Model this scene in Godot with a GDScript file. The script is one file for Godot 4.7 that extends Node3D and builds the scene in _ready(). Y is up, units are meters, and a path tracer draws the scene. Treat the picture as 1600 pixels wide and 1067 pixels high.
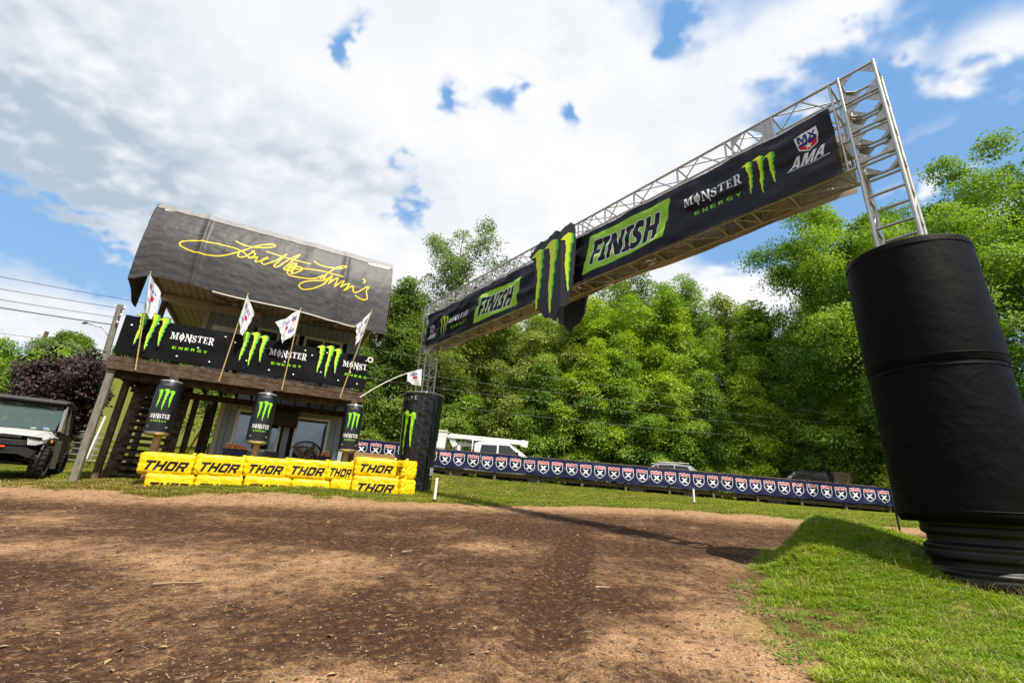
extends Node3D

# The finish line of a dirt track: gantry, deck house, fence, woods. y is up, metres, the camera looks towards -z.

var M := {}
var unit_tube: ArrayMesh
const SUN := Vector3(0.334, 0.848, 0.413)

# mesh builder ------------------------------------------------------------
class MB:
	var v := PackedVector3Array()
	var n := PackedVector3Array()
	var uv := PackedVector2Array()
	var c := PackedColorArray()
	var ix := PackedInt32Array()
	var col := Color.WHITE

	func put(p: Vector3, nn: Vector3, t: Vector2) -> int:
		v.append(p)
		n.append(nn)
		uv.append(t)
		c.append(col)
		return v.size() - 1

	# corners run counter-clockwise seen from outside
	func tri(a: Vector3, b: Vector3, d: Vector3, ua := Vector2.ZERO, ub := Vector2.RIGHT, ud := Vector2.ONE) -> void:
		var nn := (b - a).cross(d - a).normalized()
		var i := put(a, nn, ua)
		put(b, nn, ub)
		put(d, nn, ud)
		ix.append_array([i, i + 2, i + 1])

	func quad(a: Vector3, b: Vector3, d: Vector3, e: Vector3, ua := Vector2(0, 1), ub := Vector2(1, 1), ud := Vector2(1, 0), ue := Vector2(0, 0)) -> void:
		var nn := (d - a).cross(e - b).normalized()
		var i := put(a, nn, ua)
		put(b, nn, ub)
		put(d, nn, ud)
		put(e, nn, ue)
		ix.append_array([i, i + 2, i + 1, i, i + 3, i + 2])

	# a box with chamfered edges; uv in metres, v along its longest side
	func box(at: Vector3, size: Vector3, turn := Basis.IDENTITY, bevel := 0.006) -> void:
		var h := size / 2.0
		var bv := minf(bevel, minf(h.x, minf(h.y, h.z)) * 0.45)
		var long := 0
		if size.y >= size.x and size.y >= size.z:
			long = 1
		elif size.z >= size.x:
			long = 2
		var shift := Vector2(fposmod(at.x * 3.7 + at.y * 1.3, 1.0), fposmod(at.z * 2.9 + at.y * 5.1, 1.0))
		for a in 3:
			for s in [-1.0, 1.0]:
				var b := (a + 1) % 3
				var d := (a + 2) % 3
				var pts := []
				for k in [[-1, -1], [1, -1], [1, 1], [-1, 1]]:
					var p := Vector3.ZERO
					p[a] = s * h[a]
					p[b] = k[0] * (h[b] - bv)
					p[d] = k[1] * (h[d] - bv)
					pts.append(p)
				if s < 0:
					pts.reverse()
				var us := []
				for p: Vector3 in pts:
					var along: float = p[long] if long != a else p[d]
					var across: float = p[b] if (b != long and long != a) else (p[d] if long != a else p[b])
					us.append(Vector2(across, along) + shift)
				quad(at + turn * pts[0], at + turn * pts[1], at + turn * pts[2], at + turn * pts[3], us[0], us[1], us[2], us[3])
				if bv > 0.0:
					# the chamfers towards the next axis
					for k in [-1.0, 1.0]:
						var q := []
						for e in [-1.0, 1.0]:
							var p1 := Vector3.ZERO
							p1[a] = s * h[a]
							p1[b] = k * (h[b] - bv)
							p1[d] = e * (h[d] - bv)
							var p2 := Vector3.ZERO
							p2[a] = s * (h[a] - bv)
							p2[b] = k * h[b]
							p2[d] = e * (h[d] - bv)
							q.append([p1, p2])
						var w := [q[0][0], q[0][1], q[1][1], q[1][0]]
						var out := Vector3.ZERO
						out[a] = s
						out[b] = k
						if ((w[1] - w[0]) as Vector3).cross(w[2] - w[0]).dot(out) < 0:
							w.reverse()
						quad(at + turn * w[0], at + turn * w[1], at + turn * w[2], at + turn * w[3], shift, shift + Vector2(0.01, 0), shift + Vector2(0.01, 0.3), shift + Vector2(0, 0.3))

	# a rectangular bar from a to b
	func bar(a: Vector3, b: Vector3, w: float, h: float, up := Vector3.UP, bevel := 0.004) -> void:
		var y := (b - a).normalized()
		var x := y.cross(up)
		if x.length() < 0.01:
			x = y.cross(Vector3.BACK)
		x = x.normalized()
		box((a + b) / 2.0, Vector3(w, a.distance_to(b), h), Basis(x, y, x.cross(y)), bevel)

	func tube(pts: PackedVector3Array, radii: PackedFloat32Array, seg := 8, caps := true) -> void:
		var first := v.size()
		var x := Vector3.ZERO
		var run := 0.0
		for i in pts.size():
			var y := (pts[mini(i + 1, pts.size() - 1)] - pts[maxi(i - 1, 0)]).normalized()
			if i == 0:
				x = y.cross(Vector3(0.31, 0.17, 0.93)).normalized()
			else:
				x = (x - y * x.dot(y)).normalized()
				run += pts[i].distance_to(pts[i - 1])
			var z := x.cross(y)
			for k in seg + 1:
				var a := TAU * k / seg
				var d := x * cos(a) + z * sin(a)
				put(pts[i] + d * radii[i], d, Vector2(float(k) / seg * TAU * radii[0], run))
		for i in pts.size() - 1:
			for k in seg:
				var p := first + i * (seg + 1) + k
				var q := p + seg + 1
				ix.append_array([p, p + 1, q, p + 1, q + 1, q])
		if caps:
			for e in 2:
				var at := 0 if e == 0 else pts.size() - 1
				var y2 := (pts[at] - pts[1 if e == 0 else at - 1]).normalized()
				var mid := put(pts[at], y2, Vector2.ZERO)
				for k in seg + 1:
					put(v[first + at * (seg + 1) + k], y2, Vector2(0.02, 0.02))
				for k in seg:
					if e == 0:
						ix.append_array([mid, mid + 2 + k, mid + 1 + k])
					else:
						ix.append_array([mid, mid + 1 + k, mid + 2 + k])

	func rod(a: Vector3, b: Vector3, r: float, seg := 8, r2 := -1.0) -> void:
		tube(PackedVector3Array([a, b]), PackedFloat32Array([r, r if r2 < 0 else r2]), seg)

	# a profile (radius, height) turned about y
	func lathe(profile: PackedVector2Array, seg := 32, x := Transform3D.IDENTITY, a0 := 0.0, a1 := TAU) -> void:
		var first := v.size()
		var m := profile.size()
		var run := PackedFloat32Array([0.0])
		for i in range(1, m):
			run.append(run[i - 1] + profile[i].distance_to(profile[i - 1]))
		for i in m:
			var t := profile[mini(i + 1, m - 1)] - profile[maxi(i - 1, 0)]
			var nn := Vector2(t.y, -t.x).normalized()
			for k in seg + 1:
				var a := a0 + (a1 - a0) * k / seg
				var d := Vector3(sin(a), 0, cos(a))
				put(x * (d * profile[i].x + Vector3.UP * profile[i].y), (x.basis * (d * nn.x + Vector3.UP * nn.y)).normalized(), Vector2(float(k) / seg, 1.0 - run[i] / run[m - 1]))
		for i in m - 1:
			for k in seg:
				var p := first + i * (seg + 1) + k
				var q := p + seg + 1
				ix.append_array([p, q, p + 1, p + 1, q, q + 1])

	# a sheet: f(u, v) gives its points; u runs right and v up seen from its front
	func sheet(nu: int, nv: int, f: Callable, u0 := Vector2(0, 1), u1 := Vector2(1, 0)) -> void:
		var first := v.size()
		var pts := PackedVector3Array()
		for j in nv + 1:
			for i in nu + 1:
				pts.append(f.call(float(i) / nu, float(j) / nv))
		for j in nv + 1:
			for i in nu + 1:
				var dx := pts[j * (nu + 1) + mini(i + 1, nu)] - pts[j * (nu + 1) + maxi(i - 1, 0)]
				var dy := pts[mini(j + 1, nv) * (nu + 1) + i] - pts[maxi(j - 1, 0) * (nu + 1) + i]
				put(pts[j * (nu + 1) + i], dx.cross(dy).normalized(), Vector2(lerpf(u0.x, u1.x, float(i) / nu), lerpf(u0.y, u1.y, float(j) / nv)))
		for j in nv:
			for i in nu:
				var p := first + j * (nu + 1) + i
				var q := p + nu + 1
				ix.append_array([p, q, p + 1, p + 1, q, q + 1])

	# a flat outline (counter-clockwise, in x and y) with a thickness towards -z
	func slab(poly: PackedVector2Array, depth: float, x := Transform3D.IDENTITY, uv_of := Rect2(0, 0, 1, 1)) -> void:
		if Geometry2D.is_polygon_clockwise(poly):
			poly = poly.duplicate()
			poly.reverse()
		var t := Geometry2D.triangulate_polygon(poly)
		for i in range(0, t.size(), 3):
			var a := poly[t[i]]
			var b := poly[t[i + 1]]
			var d := poly[t[i + 2]]
			if (b - a).cross(d - a) < 0:
				var k := b
				b = d
				d = k
			var us := []
			for p in [a, b, d]:
				us.append(Vector2((p.x - uv_of.position.x) / uv_of.size.x, 1.0 - (p.y - uv_of.position.y) / uv_of.size.y))
			tri(x * Vector3(a.x, a.y, 0), x * Vector3(b.x, b.y, 0), x * Vector3(d.x, d.y, 0), us[0], us[1], us[2])
			tri(x * Vector3(a.x, a.y, -depth), x * Vector3(d.x, d.y, -depth), x * Vector3(b.x, b.y, -depth), us[0], us[2], us[1])
		for i in poly.size():
			var a := poly[i]
			var b := poly[(i + 1) % poly.size()]
			quad(x * Vector3(a.x, a.y, -depth), x * Vector3(b.x, b.y, -depth), x * Vector3(b.x, b.y, 0), x * Vector3(a.x, a.y, 0))

	func mesh() -> ArrayMesh:
		var m := ArrayMesh.new()
		var a := []
		a.resize(Mesh.ARRAY_MAX)
		a[Mesh.ARRAY_VERTEX] = v
		a[Mesh.ARRAY_NORMAL] = n
		a[Mesh.ARRAY_TEX_UV] = uv
		a[Mesh.ARRAY_COLOR] = c
		a[Mesh.ARRAY_INDEX] = ix
		m.add_surface_from_arrays(Mesh.PRIMITIVE_TRIANGLES, a)
		return m


# nodes ---------------------------------------------------------------------
func tag(o: Node, label: String, category: String, group := "") -> Node:
	o.set_meta("label", label)
	o.set_meta("category", category)
	if group:
		o.set_meta("group", group)
	return o


func numbered(called: String) -> String:
	if not has_node(NodePath(called)):
		return called
	var k := 1
	while has_node(NodePath("%s_%03d" % [called, k])):
		k += 1
	return "%s_%03d" % [called, k]


func thing(called: String, label: String, category: String, at := Vector3.ZERO, turn := 0.0, group := "") -> Node3D:
	var o := Node3D.new()
	o.name = numbered(called)
	add_child(o)
	o.position = at
	o.rotation.y = turn
	tag(o, label, category, group)
	return o


func obj(called: String, shape, m: Material, parent: Node = null, x := Transform3D.IDENTITY) -> MeshInstance3D:
	var o := MeshInstance3D.new()
	o.name = called if parent else numbered(called)
	o.mesh = shape.mesh() if shape is MB else shape
	o.material_override = m
	o.transform = x
	(parent if parent else self).add_child(o, true)
	return o


func empty(called: String, parent: Node, x := Transform3D.IDENTITY) -> Node3D:
	var o := Node3D.new()
	o.name = called
	o.transform = x
	parent.add_child(o, true)
	return o


func copy_of(o: Node3D, label: String, at: Vector3, turn := 0.0) -> Node3D:
	var base: String = o.name
	var r: Node3D = o.duplicate()
	r.name = numbered(base)
	add_child(r)
	r.position = at
	r.rotation.y = turn
	r.set_meta("label", label)
	return r


# one tube of a truss: the unit tube stretched between two points
func member(called: String, a: Vector3, b: Vector3, r: float, m: Material, parent: Node) -> void:
	var y := b - a
	var x := y.cross(Vector3(0.23, 0.31, 0.92)).normalized()
	var z := x.cross(y.normalized())
	obj(called, unit_tube, m, parent, Transform3D(Basis(x * r, y, z * r), a))


func box_obj(called: String, at: Vector3, size: Vector3, m: Material, parent: Node = null, bevel := 0.006, turn := Basis.IDENTITY) -> MeshInstance3D:
	var b := MB.new()
	b.box(Vector3.ZERO, size, Basis.IDENTITY, bevel)
	for i in b.uv.size():
		b.uv[i] += Vector2(fposmod(at.x * 3.7 + at.y * 1.3, 1.0), fposmod(at.z * 2.9 + at.y * 5.1 + at.x, 1.0))
	return obj(called, b, m, parent, Transform3D(turn, at))


func bar_obj(called: String, a: Vector3, b: Vector3, w: float, h: float, m: Material, parent: Node = null, up := Vector3.UP) -> MeshInstance3D:
	var s := MB.new()
	s.bar(a, b, w, h, up)
	return obj(called, s, m, parent)


func rod_obj(called: String, a: Vector3, b: Vector3, r: float, m: Material, parent: Node = null, seg := 8, r2 := -1.0) -> MeshInstance3D:
	var s := MB.new()
	s.rod(a, b, r, seg, r2)
	return obj(called, s, m, parent)


# materials -------------------------------------------------------------------
func lin(r: float, g: float, b: float) -> Color:
	return Color(r, g, b).linear_to_srgb()


func mat(col: Color, rough := 0.7, metal := 0.0, spec := 0.5) -> StandardMaterial3D:
	var m := StandardMaterial3D.new()
	m.albedo_color = col
	m.roughness = rough
	m.metallic = metal
	m.metallic_specular = spec
	return m


func fast(s: int, f: float, oct := 4, gain := 0.5) -> FastNoiseLite:
	var q := FastNoiseLite.new()
	q.seed = s
	q.noise_type = FastNoiseLite.TYPE_SIMPLEX_SMOOTH
	q.frequency = f
	q.fractal_type = FastNoiseLite.FRACTAL_FBM if oct > 1 else FastNoiseLite.FRACTAL_NONE
	q.fractal_octaves = oct
	q.fractal_gain = gain
	return q


func noise_tex(s: int, size: int, f: float, oct: int, ramp: Array, as_normal := false, strength := 4.0) -> NoiseTexture2D:
	var t := NoiseTexture2D.new()
	t.noise = fast(s, f, oct, 0.6)
	t.width = size
	t.height = size
	t.seamless = true
	t.as_normal_map = as_normal
	t.bump_strength = strength
	if ramp:
		var g := Gradient.new()
		g.offsets = PackedFloat32Array()
		g.colors = PackedColorArray()
		for k in ramp:
			g.add_point(k[0], k[1])
		t.color_ramp = g
	return t


# weathered timber: streaks along v, knots and cracks
func wood_image(s: int, dark: Color, light: Color, grey: Color) -> ImageTexture:
	var w := 128
	var h := 512
	var im := Image.create(w, h, false, Image.FORMAT_RGB8)
	var a := fast(s, 0.11, 3)
	var b := fast(s + 1, 0.02, 3)
	var k := fast(s + 2, 0.35, 2)
	for y in h:
		for x in w:
			var wob := b.get_noise_2d(x, y) * 9.0
			var t := a.get_noise_2d(x + wob, y * 0.035) * 0.9 + k.get_noise_2d(x + wob, y * 0.02) * 0.5 + 0.5
			var q := dark.lerp(light, clampf(t, 0, 1)).lerp(grey, clampf(b.get_noise_2d(x * 0.6 + 90, y * 0.5) * 1.6 + 0.3, 0, 1))
			im.set_pixel(x, y, q)
	return ImageTexture.create_from_image(im)


func wood(s: int, dark: Color, light: Color, grey: Color, rough := 0.85) -> StandardMaterial3D:
	var m := mat(Color.WHITE, rough, 0.0, 0.3)
	m.albedo_texture = wood_image(s, dark, light, grey)
	m.uv1_scale = Vector3(2.6, 0.7, 1)
	m.heightmap_enabled = true
	m.heightmap_texture = m.albedo_texture
	m.heightmap_scale = 0.4
	return m


func speckled(m: StandardMaterial3D, s: int, f: float, lo: Color, hi: Color, scale := 1.0) -> StandardMaterial3D:
	m.albedo_color = Color.WHITE
	m.albedo_texture = noise_tex(s, 256, f, 5, [[0.0, lo], [1.0, hi]])
	m.uv1_triplanar = true
	m.uv1_scale = Vector3.ONE * scale
	return m


func materials() -> void:
	M.old_wood = wood(11, Color(0.20, 0.155, 0.115), Color(0.42, 0.335, 0.26), Color(0.40, 0.37, 0.32))
	M.grey_wood = wood(15, Color(0.33, 0.315, 0.28), Color(0.50, 0.48, 0.43), Color(0.45, 0.44, 0.41))
	M.deck_wood = wood(19, Color(0.17, 0.13, 0.105), Color(0.36, 0.275, 0.215), Color(0.32, 0.275, 0.235))
	M.log_wood = wood(23, Color(0.55, 0.44, 0.30), Color(0.72, 0.60, 0.43), Color(0.62, 0.54, 0.42))
	M.fence_wood = wood(27, Color(0.29, 0.25, 0.19), Color(0.47, 0.41, 0.33), Color(0.42, 0.39, 0.33))
	M.new_wood = wood(31, Color(0.50, 0.38, 0.24), Color(0.66, 0.53, 0.36), Color(0.55, 0.46, 0.34))
	M.bamboo = wood(35, Color(0.62, 0.52, 0.33), Color(0.78, 0.68, 0.48), Color(0.72, 0.64, 0.46), 0.5)
	M.alu = speckled(mat(Color.WHITE, 0.42, 0.75), 41, 0.03, Color(0.58, 0.57, 0.55), Color(0.86, 0.85, 0.82), 2.0)
	M.alu_plate = speckled(mat(Color.WHITE, 0.55, 0.6), 43, 0.04, Color(0.56, 0.55, 0.53), Color(0.80, 0.79, 0.77), 1.5)
	M.ply = speckled(mat(Color.WHITE, 0.8), 51, 0.03, Color(0.72, 0.68, 0.62), Color(0.84, 0.80, 0.74), 1.0)
	M.steel = mat(Color(0.55, 0.55, 0.56), 0.4, 0.8)
	M.black = mat(Color(0.055, 0.055, 0.06), 0.5)
	M.black_rough = mat(Color(0.07, 0.07, 0.075), 0.85)
	M.rubber = speckled(mat(Color.WHITE, 0.9), 45, 0.06, Color(0.05, 0.05, 0.05), Color(0.14, 0.13, 0.12), 3.0)
	M.white = mat(Color(0.86, 0.86, 0.85), 0.35)
	M.white_plastic = mat(Color(0.88, 0.88, 0.86), 0.5)
	M.trim = mat(Color(0.93, 0.92, 0.88), 0.65)
	M.beige = mat(Color(0.76, 0.71, 0.61), 0.75)
	M.siding = speckled(mat(Color.WHITE, 0.7), 47, 0.02, Color(0.55, 0.60, 0.63), Color(0.65, 0.69, 0.72), 1.0)
	M.soffit = speckled(mat(Color.WHITE, 0.75), 49, 0.02, Color(0.66, 0.60, 0.50), Color(0.78, 0.72, 0.61), 1.0)
	M.glass = mat(Color(0.02, 0.025, 0.03), 0.03, 0.0, 0.9)
	M.window = mat(Color(0.44, 0.47, 0.50), 0.05, 0.85)
	M.car_glass = mat(Color(0.035, 0.045, 0.05), 0.04, 0.0, 0.8)
	M.lime = mat(Color(0.45, 0.80, 0.10), 0.5)
	M.yellow = mat(Color(0.95, 0.74, 0.04), 0.45)
	M.bolt = mat(Color(0.9, 0.9, 0.9), 0.4)


# the sky ---------------------------------------------------------------------
func bump(az: float, el: float, a0: float, e0: float, ra: float, re: float) -> float:
	var x := (az - a0) / ra
	var y := (el - e0) / re
	var q := x * x + y * y
	return exp(-q) if q < 9.0 else 0.0


func sky_texture() -> ImageTexture:
	var w := 2048
	var h := 1024
	var data := PackedFloat32Array()
	data.resize(w * h * 4)
	data.fill(1.0)
	var big := fast(3, 0.9, 5, 0.55)
	var fine := fast(5, 4.2, 4, 0.6)
	var shade := fast(9, 1.1, 4, 0.5)
	# where the cloud stands thick (+) and where the blue shows (-): azimuth, elevation, their radii, amount
	var fields := [
		[-14.0, 42.0, 40.0, 26.0, 1.25], [-52.0, 34.0, 26.0, 13.0, 0.9], [20.0, 34.0, 13.0, 13.0, 0.7], [-20.0, 78.0, 60.0, 24.0, 0.8], [-20.0, 20.0, 30.0, 12.0, 0.7],
		[-28.7, 47.3, 1.7, 2.2, -1.75], [-12.1, 46.4, 2.5, 1.8, -1.7], [-4.4, 46.9, 3.4, 1.5, -1.35], [-15.6, 33.6, 3.2, 3.4, -1.75], [6.8, 45.4, 1.6, 1.4, -1.3], [-18.5, 38.5, 2.0, 1.2, -1.2],
		[24.2, 51.6, 2.6, 2.2, -1.6], [-53.0, 20.5, 8.0, 2.3, -2.1], [-43.0, 18.2, 6.0, 1.6, -1.6], [-50.0, 12.0, 14.0, 4.0, 0.5],
		[60.0, 42.0, 22.0, 28.0, -0.70], [30.0, 30.2, 8.5, 4.4, -1.3], [36.5, 37.5, 7.0, 4.0, -0.55],
		[39.5, 47.3, 8.0, 3.0, 1.3], [47.0, 46.8, 4.0, 1.6, 1.0], [31.0, 38.0, 3.2, 2.4, 0.9], [56.0, 38.3, 6.0, 3.0, 1.35], [49.5, 34.6, 3.0, 0.8, 0.5],
		[40.5, 40.8, 2.0, 1.2, 0.7], [49.3, 41.0, 1.8, 1.6, 0.75], [27.0, 23.5, 11.0, 2.6, 1.3], [48.0, 30.2, 4.5, 1.2, 1.1], [51.0, 25.5, 6.0, 1.8, 1.0], [10.0, 15.0, 25.0, 6.0, 0.5]]
	var greys := [[-58.0, 23.0, 13.0, 10.0, 0.85], [-46.0, 30.0, 14.0, 7.5, 0.55], [-24.0, 37.0, 14.0, 4.6, 0.5], [-52.0, 42.0, 10.0, 7.0, 0.4], [-36.0, 26.0, 9.0, 5.0, 0.35], [6.0, 53.0, 9.0, 4.0, 0.22], [-70.0, 30.0, 14.0, 16.0, 0.7]]
	var dark_blue := Vector3(0.085, 0.182, 0.345)
	var pale_blue := Vector3(0.20, 0.315, 0.445)
	var white := Vector3(0.445, 0.45, 0.46)
	var grey := Vector3(0.215, 0.26, 0.31)
	for j in h / 2 + 8:
		var el := PI * (0.5 - (j + 0.5) / h)
		var y := maxf(sin(el), 0.0)
		var ce := cos(el)
		var eld := rad_to_deg(el)
		var blue := dark_blue.lerp(pale_blue, pow(clampf(1.0 - y, 0, 1), 2.6))
		var k := 1.9 / (y + 0.22)
		var i := 0
		while i < w:
			var az := wrapf(TAU * (i + 0.5) / w, -PI, PI)
			var azd := rad_to_deg(az)
			var seen := azd > -70.0 and azd < 70.0 and eld < 68.0
			var px := sin(az) * ce * k
			var pz := cos(az) * ce * k
			var n1 := big.get_noise_2d(px, pz)
			var n2 := fine.get_noise_2d(px, pz * 1.35)
			var wa := azd + n2 * 3.2 + n1 * 1.5
			var we := eld + n2 * 1.9
			var cover := -0.05
			var g := 0.0
			if azd > -100.0 and azd < 100.0:
				for f: Array in fields:
					if absf(azd - f[0]) < f[2] * 3.0 + 4.0 and absf(eld - f[1]) < f[3] * 3.0 + 3.0:
						cover += f[4] * bump(wa, we, f[0], f[1], f[2], f[3])
				if azd < 20.0:
					for f: Array in greys:
						g += f[4] * bump(wa, we, f[0], f[1], f[2], f[3])
			else:
				cover += 0.8
			cover += n1 * 0.62 + n2 * 0.34
			var d := smoothstep(-0.18, 0.82, cover + n2 * 0.24)
			var body := smoothstep(0.25, 1.15, cover)
			var sh := clampf((shade.get_noise_2d(px * 1.3 + 7.0, pz * 1.3) * 0.50 + 0.07 + n2 * 0.10) * body * 0.55 + g * (0.85 + n2 * 0.9 + n1 * 0.6), 0.0, 1.0)
			var q := blue.lerp(white.lerp(grey, sh), d * (0.82 + 0.18 * body))
			for e in (1 if seen else 2):
				var at := (j * w + i + e) * 4
				data[at] = q.x
				data[at + 1] = q.y
				data[at + 2] = q.z
			i += 1 if seen else 2
	for j in range(h / 2 + 8, h):
		for i in range(0, w):
			var at := (j * w + i) * 4
			data[at] = 0.22
			data[at + 1] = 0.2
			data[at + 2] = 0.13
	return ImageTexture.create_from_image(Image.create_from_data(w, h, false, Image.FORMAT_RGBAF, data.to_byte_array()))


func _ready() -> void:
	# camera: a wide lens held low, tilted up 19 degrees and rolled 3
	var cam := Camera3D.new()
	cam.name = "camera"
	cam.fov = 73.77
	cam.near = 0.05
	cam.far = 1500.0
	cam.transform = Transform3D(Basis(Vector3.RIGHT, deg_to_rad(19.08)) * Basis(Vector3.BACK, deg_to_rad(3.07)), Vector3(0, 1.15, 0))
	cam.current = true
	add_child(cam)
	# sky and air
	var env := Environment.new()
	env.background_mode = Environment.BG_SKY
	var sky := Sky.new()
	var pan := PanoramaSkyMaterial.new()
	pan.panorama = sky_texture()
	sky.sky_material = pan
	env.sky = sky
	env.tonemap_mode = Environment.TONE_MAPPER_LINEAR
	env.tonemap_exposure = 2.25
	env.sdfgi_enabled = true
	env.ssao_enabled = true
	env.ssil_enabled = true
	var we := WorldEnvironment.new()
	we.name = "environment"
	we.environment = env
	add_child(we)
	# sun: behind the camera's right shoulder, in the plane of the gantry
	var sun := DirectionalLight3D.new()
	sun.name = "sun"
	sun.light_color = Color(1.0, 0.965, 0.90)
	sun.light_energy = 1.2
	sun.light_angular_distance = 0.5
	sun.shadow_enabled = true
	sun.basis = Basis.looking_at(-SUN, Vector3.UP)
	add_child(sun)
	materials()
	var b := MB.new()
	b.rod(Vector3.ZERO, Vector3.UP, 1.0, 10)
	unit_tube = b.mesh()
	ground()
	gantry()
	house()
	fence()
	props()
	vehicles()
	plants()
	utilities()


# flat print: outlines filled row by row into an Image --------------------------
func fill(im: Image, p: PackedVector2Array, col: Color) -> void:
	var y0 := 1e9
	var y1 := -1e9
	for q in p:
		y0 = minf(y0, q.y)
		y1 = maxf(y1, q.y)
	var m := p.size()
	for y in range(maxi(0, int(floor(y0))), mini(im.get_height() - 1, int(ceil(y1))) + 1):
		var yc := y + 0.5
		var xs := []
		for i in m:
			var a := p[i]
			var b := p[(i + 1) % m]
			if (a.y <= yc) != (b.y <= yc):
				xs.append(a.x + (yc - a.y) / (b.y - a.y) * (b.x - a.x))
		xs.sort()
		for k in range(0, xs.size() - 1, 2):
			var x0 := int(ceil(xs[k] - 0.5))
			var x1 := int(ceil(xs[k + 1] - 0.5))
			if x1 > x0:
				im.fill_rect(Rect2i(x0, y, x1 - x0, 1), col)


func stroke(im: Image, p: PackedVector2Array, r: float, col: Color) -> void:
	for i in p.size():
		var ring := PackedVector2Array()
		for k in 12:
			ring.append(p[i] + Vector2.from_angle(TAU * k / 12.0) * r)
		fill(im, ring, col)
		if i + 1 < p.size() and p[i].distance_to(p[i + 1]) > 0.01:
			var d := (p[i + 1] - p[i]).normalized().orthogonal() * r
			fill(im, PackedVector2Array([p[i] + d, p[i + 1] + d, p[i + 1] - d, p[i] - d]), col)


var letters := {}


# a word as triangles in a box that runs 0..1 in x (right) and y (down)
func word(text: String, font: String, weight: int) -> PackedVector2Array:
	var key := text + font + str(weight)
	if letters.has(key):
		return letters[key]
	var f := SystemFont.new()
	f.font_names = PackedStringArray([font])
	f.font_weight = weight
	var t := TextMesh.new()
	t.font = f
	t.text = text
	t.font_size = 64
	t.pixel_size = 0.02
	t.depth = 0.01
	t.curve_step = 1.0
	var a := t.get_mesh_arrays()
	var v: PackedVector3Array = a[Mesh.ARRAY_VERTEX]
	var n: PackedVector3Array = a[Mesh.ARRAY_NORMAL]
	var ix = a[Mesh.ARRAY_INDEX]
	var out := PackedVector2Array()
	var lo := Vector2(1e9, 1e9)
	var hi := -lo
	var count: int = ix.size() if ix != null and ix.size() else v.size()
	for i in range(0, count, 3):
		var id := [i, i + 1, i + 2]
		if ix != null and ix.size():
			id = [ix[i], ix[i + 1], ix[i + 2]]
		if n[id[0]].z > 0.7:
			for k in id:
				var q := Vector2(v[k].x, -v[k].y)
				out.append(q)
				lo = lo.min(q)
				hi = hi.max(q)
	for i in out.size():
		out[i] = (out[i] - lo) / (hi - lo)
	letters[key] = out
	return out


# origin, right and down give the box of the word in pixels
func write(im: Image, text: String, font: String, o: Vector2, right: Vector2, down: Vector2, col: Color, fat := 0.0, weight := 700) -> void:
	var t := word(text, font, weight)
	var shifts := [Vector2.ZERO]
	if fat > 0.0:
		shifts = []
		for k in 8:
			shifts.append(Vector2.from_angle(TAU * k / 8.0) * fat)
	for s in shifts:
		for i in range(0, t.size(), 3):
			fill(im, PackedVector2Array([o + s + right * t[i].x + down * t[i].y, o + s + right * t[i + 1].x + down * t[i + 1].y, o + s + right * t[i + 2].x + down * t[i + 2].y]), col)


# one of the three torn claw strokes, in a box 0..1, as convex pieces; part < 1 keeps only its left share
func claw(i: int, part := 1.0, grow := 0.0) -> Array:
	var r := RandomNumberGenerator.new()
	r.seed = 70 + i
	var cx: float = [0.21, 0.54, 0.86][i]
	var y0: float = [0.04, 0.0, 0.05][i]
	var y1: float = [0.90, 1.0, 0.84][i]
	var steps := 17
	var left := []
	var right := []
	for k in steps + 1:
		var t := float(k) / steps
		var y := lerpf(y0 + 0.10, y1 + (grow * 2.0 if k == steps else 0.0), t)
		var wide := 0.082 * pow(1.0 - t, 0.7) + 0.014 * sin(t * 11.0 + i) * (1.0 - t) + 0.004
		var mid := cx + 0.022 * sin(t * 4.4 + i * 1.3) - 0.03 * t
		var jl := r.randf_range(-0.013, 0.013) * (1.0 - t * 0.6)
		var jr := (0.02 if k % 3 == 1 else (-0.014 if k % 3 == 2 else 0.0)) * (1.0 - t * 0.6) + r.randf_range(-0.008, 0.008)
		if k == steps:
			jl = 0.0
			jr = 0.0
			wide = 0.002
		var a := Vector2(mid - wide + jl - grow, y)
		left.append(a)
		right.append(a.lerp(Vector2(mid + wide + jr + grow, y + 0.008 * sin(k * 2.1)), part))
	var out := []
	var shoulder := Vector2(cx - 0.115, y0 + 0.030 - grow)
	var under := Vector2(cx - 0.125, y0 + 0.090 + grow)
	var crest := Vector2(cx - 0.015, y0 - grow)
	out.append(PackedVector2Array([Vector2(cx - 0.215 - grow * 1.5, y0 + 0.075), under, shoulder]))
	out.append(PackedVector2Array([shoulder, under, left[0], crest]))
	out.append(PackedVector2Array([crest, left[0], right[0], crest.lerp(Vector2(cx + 0.105 + grow, y0 + 0.03 - grow), part)]))
	for k in steps:
		out.append(PackedVector2Array([left[k], left[k + 1], right[k + 1], right[k]]))
	return out


# the stroke as a thin plate
func claw_plate(i: int, part: float, grow: float, o: Vector2, size: Vector2, z: float) -> MB:
	var s := MB.new()
	for piece in claw(i, part, grow):
		var p := PackedVector2Array()
		for q in piece:
			p.append(o + Vector2(q.x * size.x, -q.y * size.y))
		s.slab(p, 0.006, Transform3D(Basis.IDENTITY, Vector3(0, 0, z)))
	return s


func claws(im: Image, o: Vector2, right: Vector2, down: Vector2, edge: Color, core: Color, outline := 0.0) -> void:
	for pass_no in 4:
		for i in 3:
			if pass_no == 0 and outline <= 0.0:
				continue
			for piece in claw(i, [1.0, 1.0, 0.74, 0.5][pass_no], outline if pass_no == 0 else 0.0):
				var p := PackedVector2Array()
				for q in piece:
					p.append(o + right * q.x + down * q.y)
				fill(im, p, Color(0.03, 0.04, 0.05) if pass_no == 0 else edge.lerp(core, [0.0, 0.0, 0.55, 1.0][pass_no]))


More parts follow.
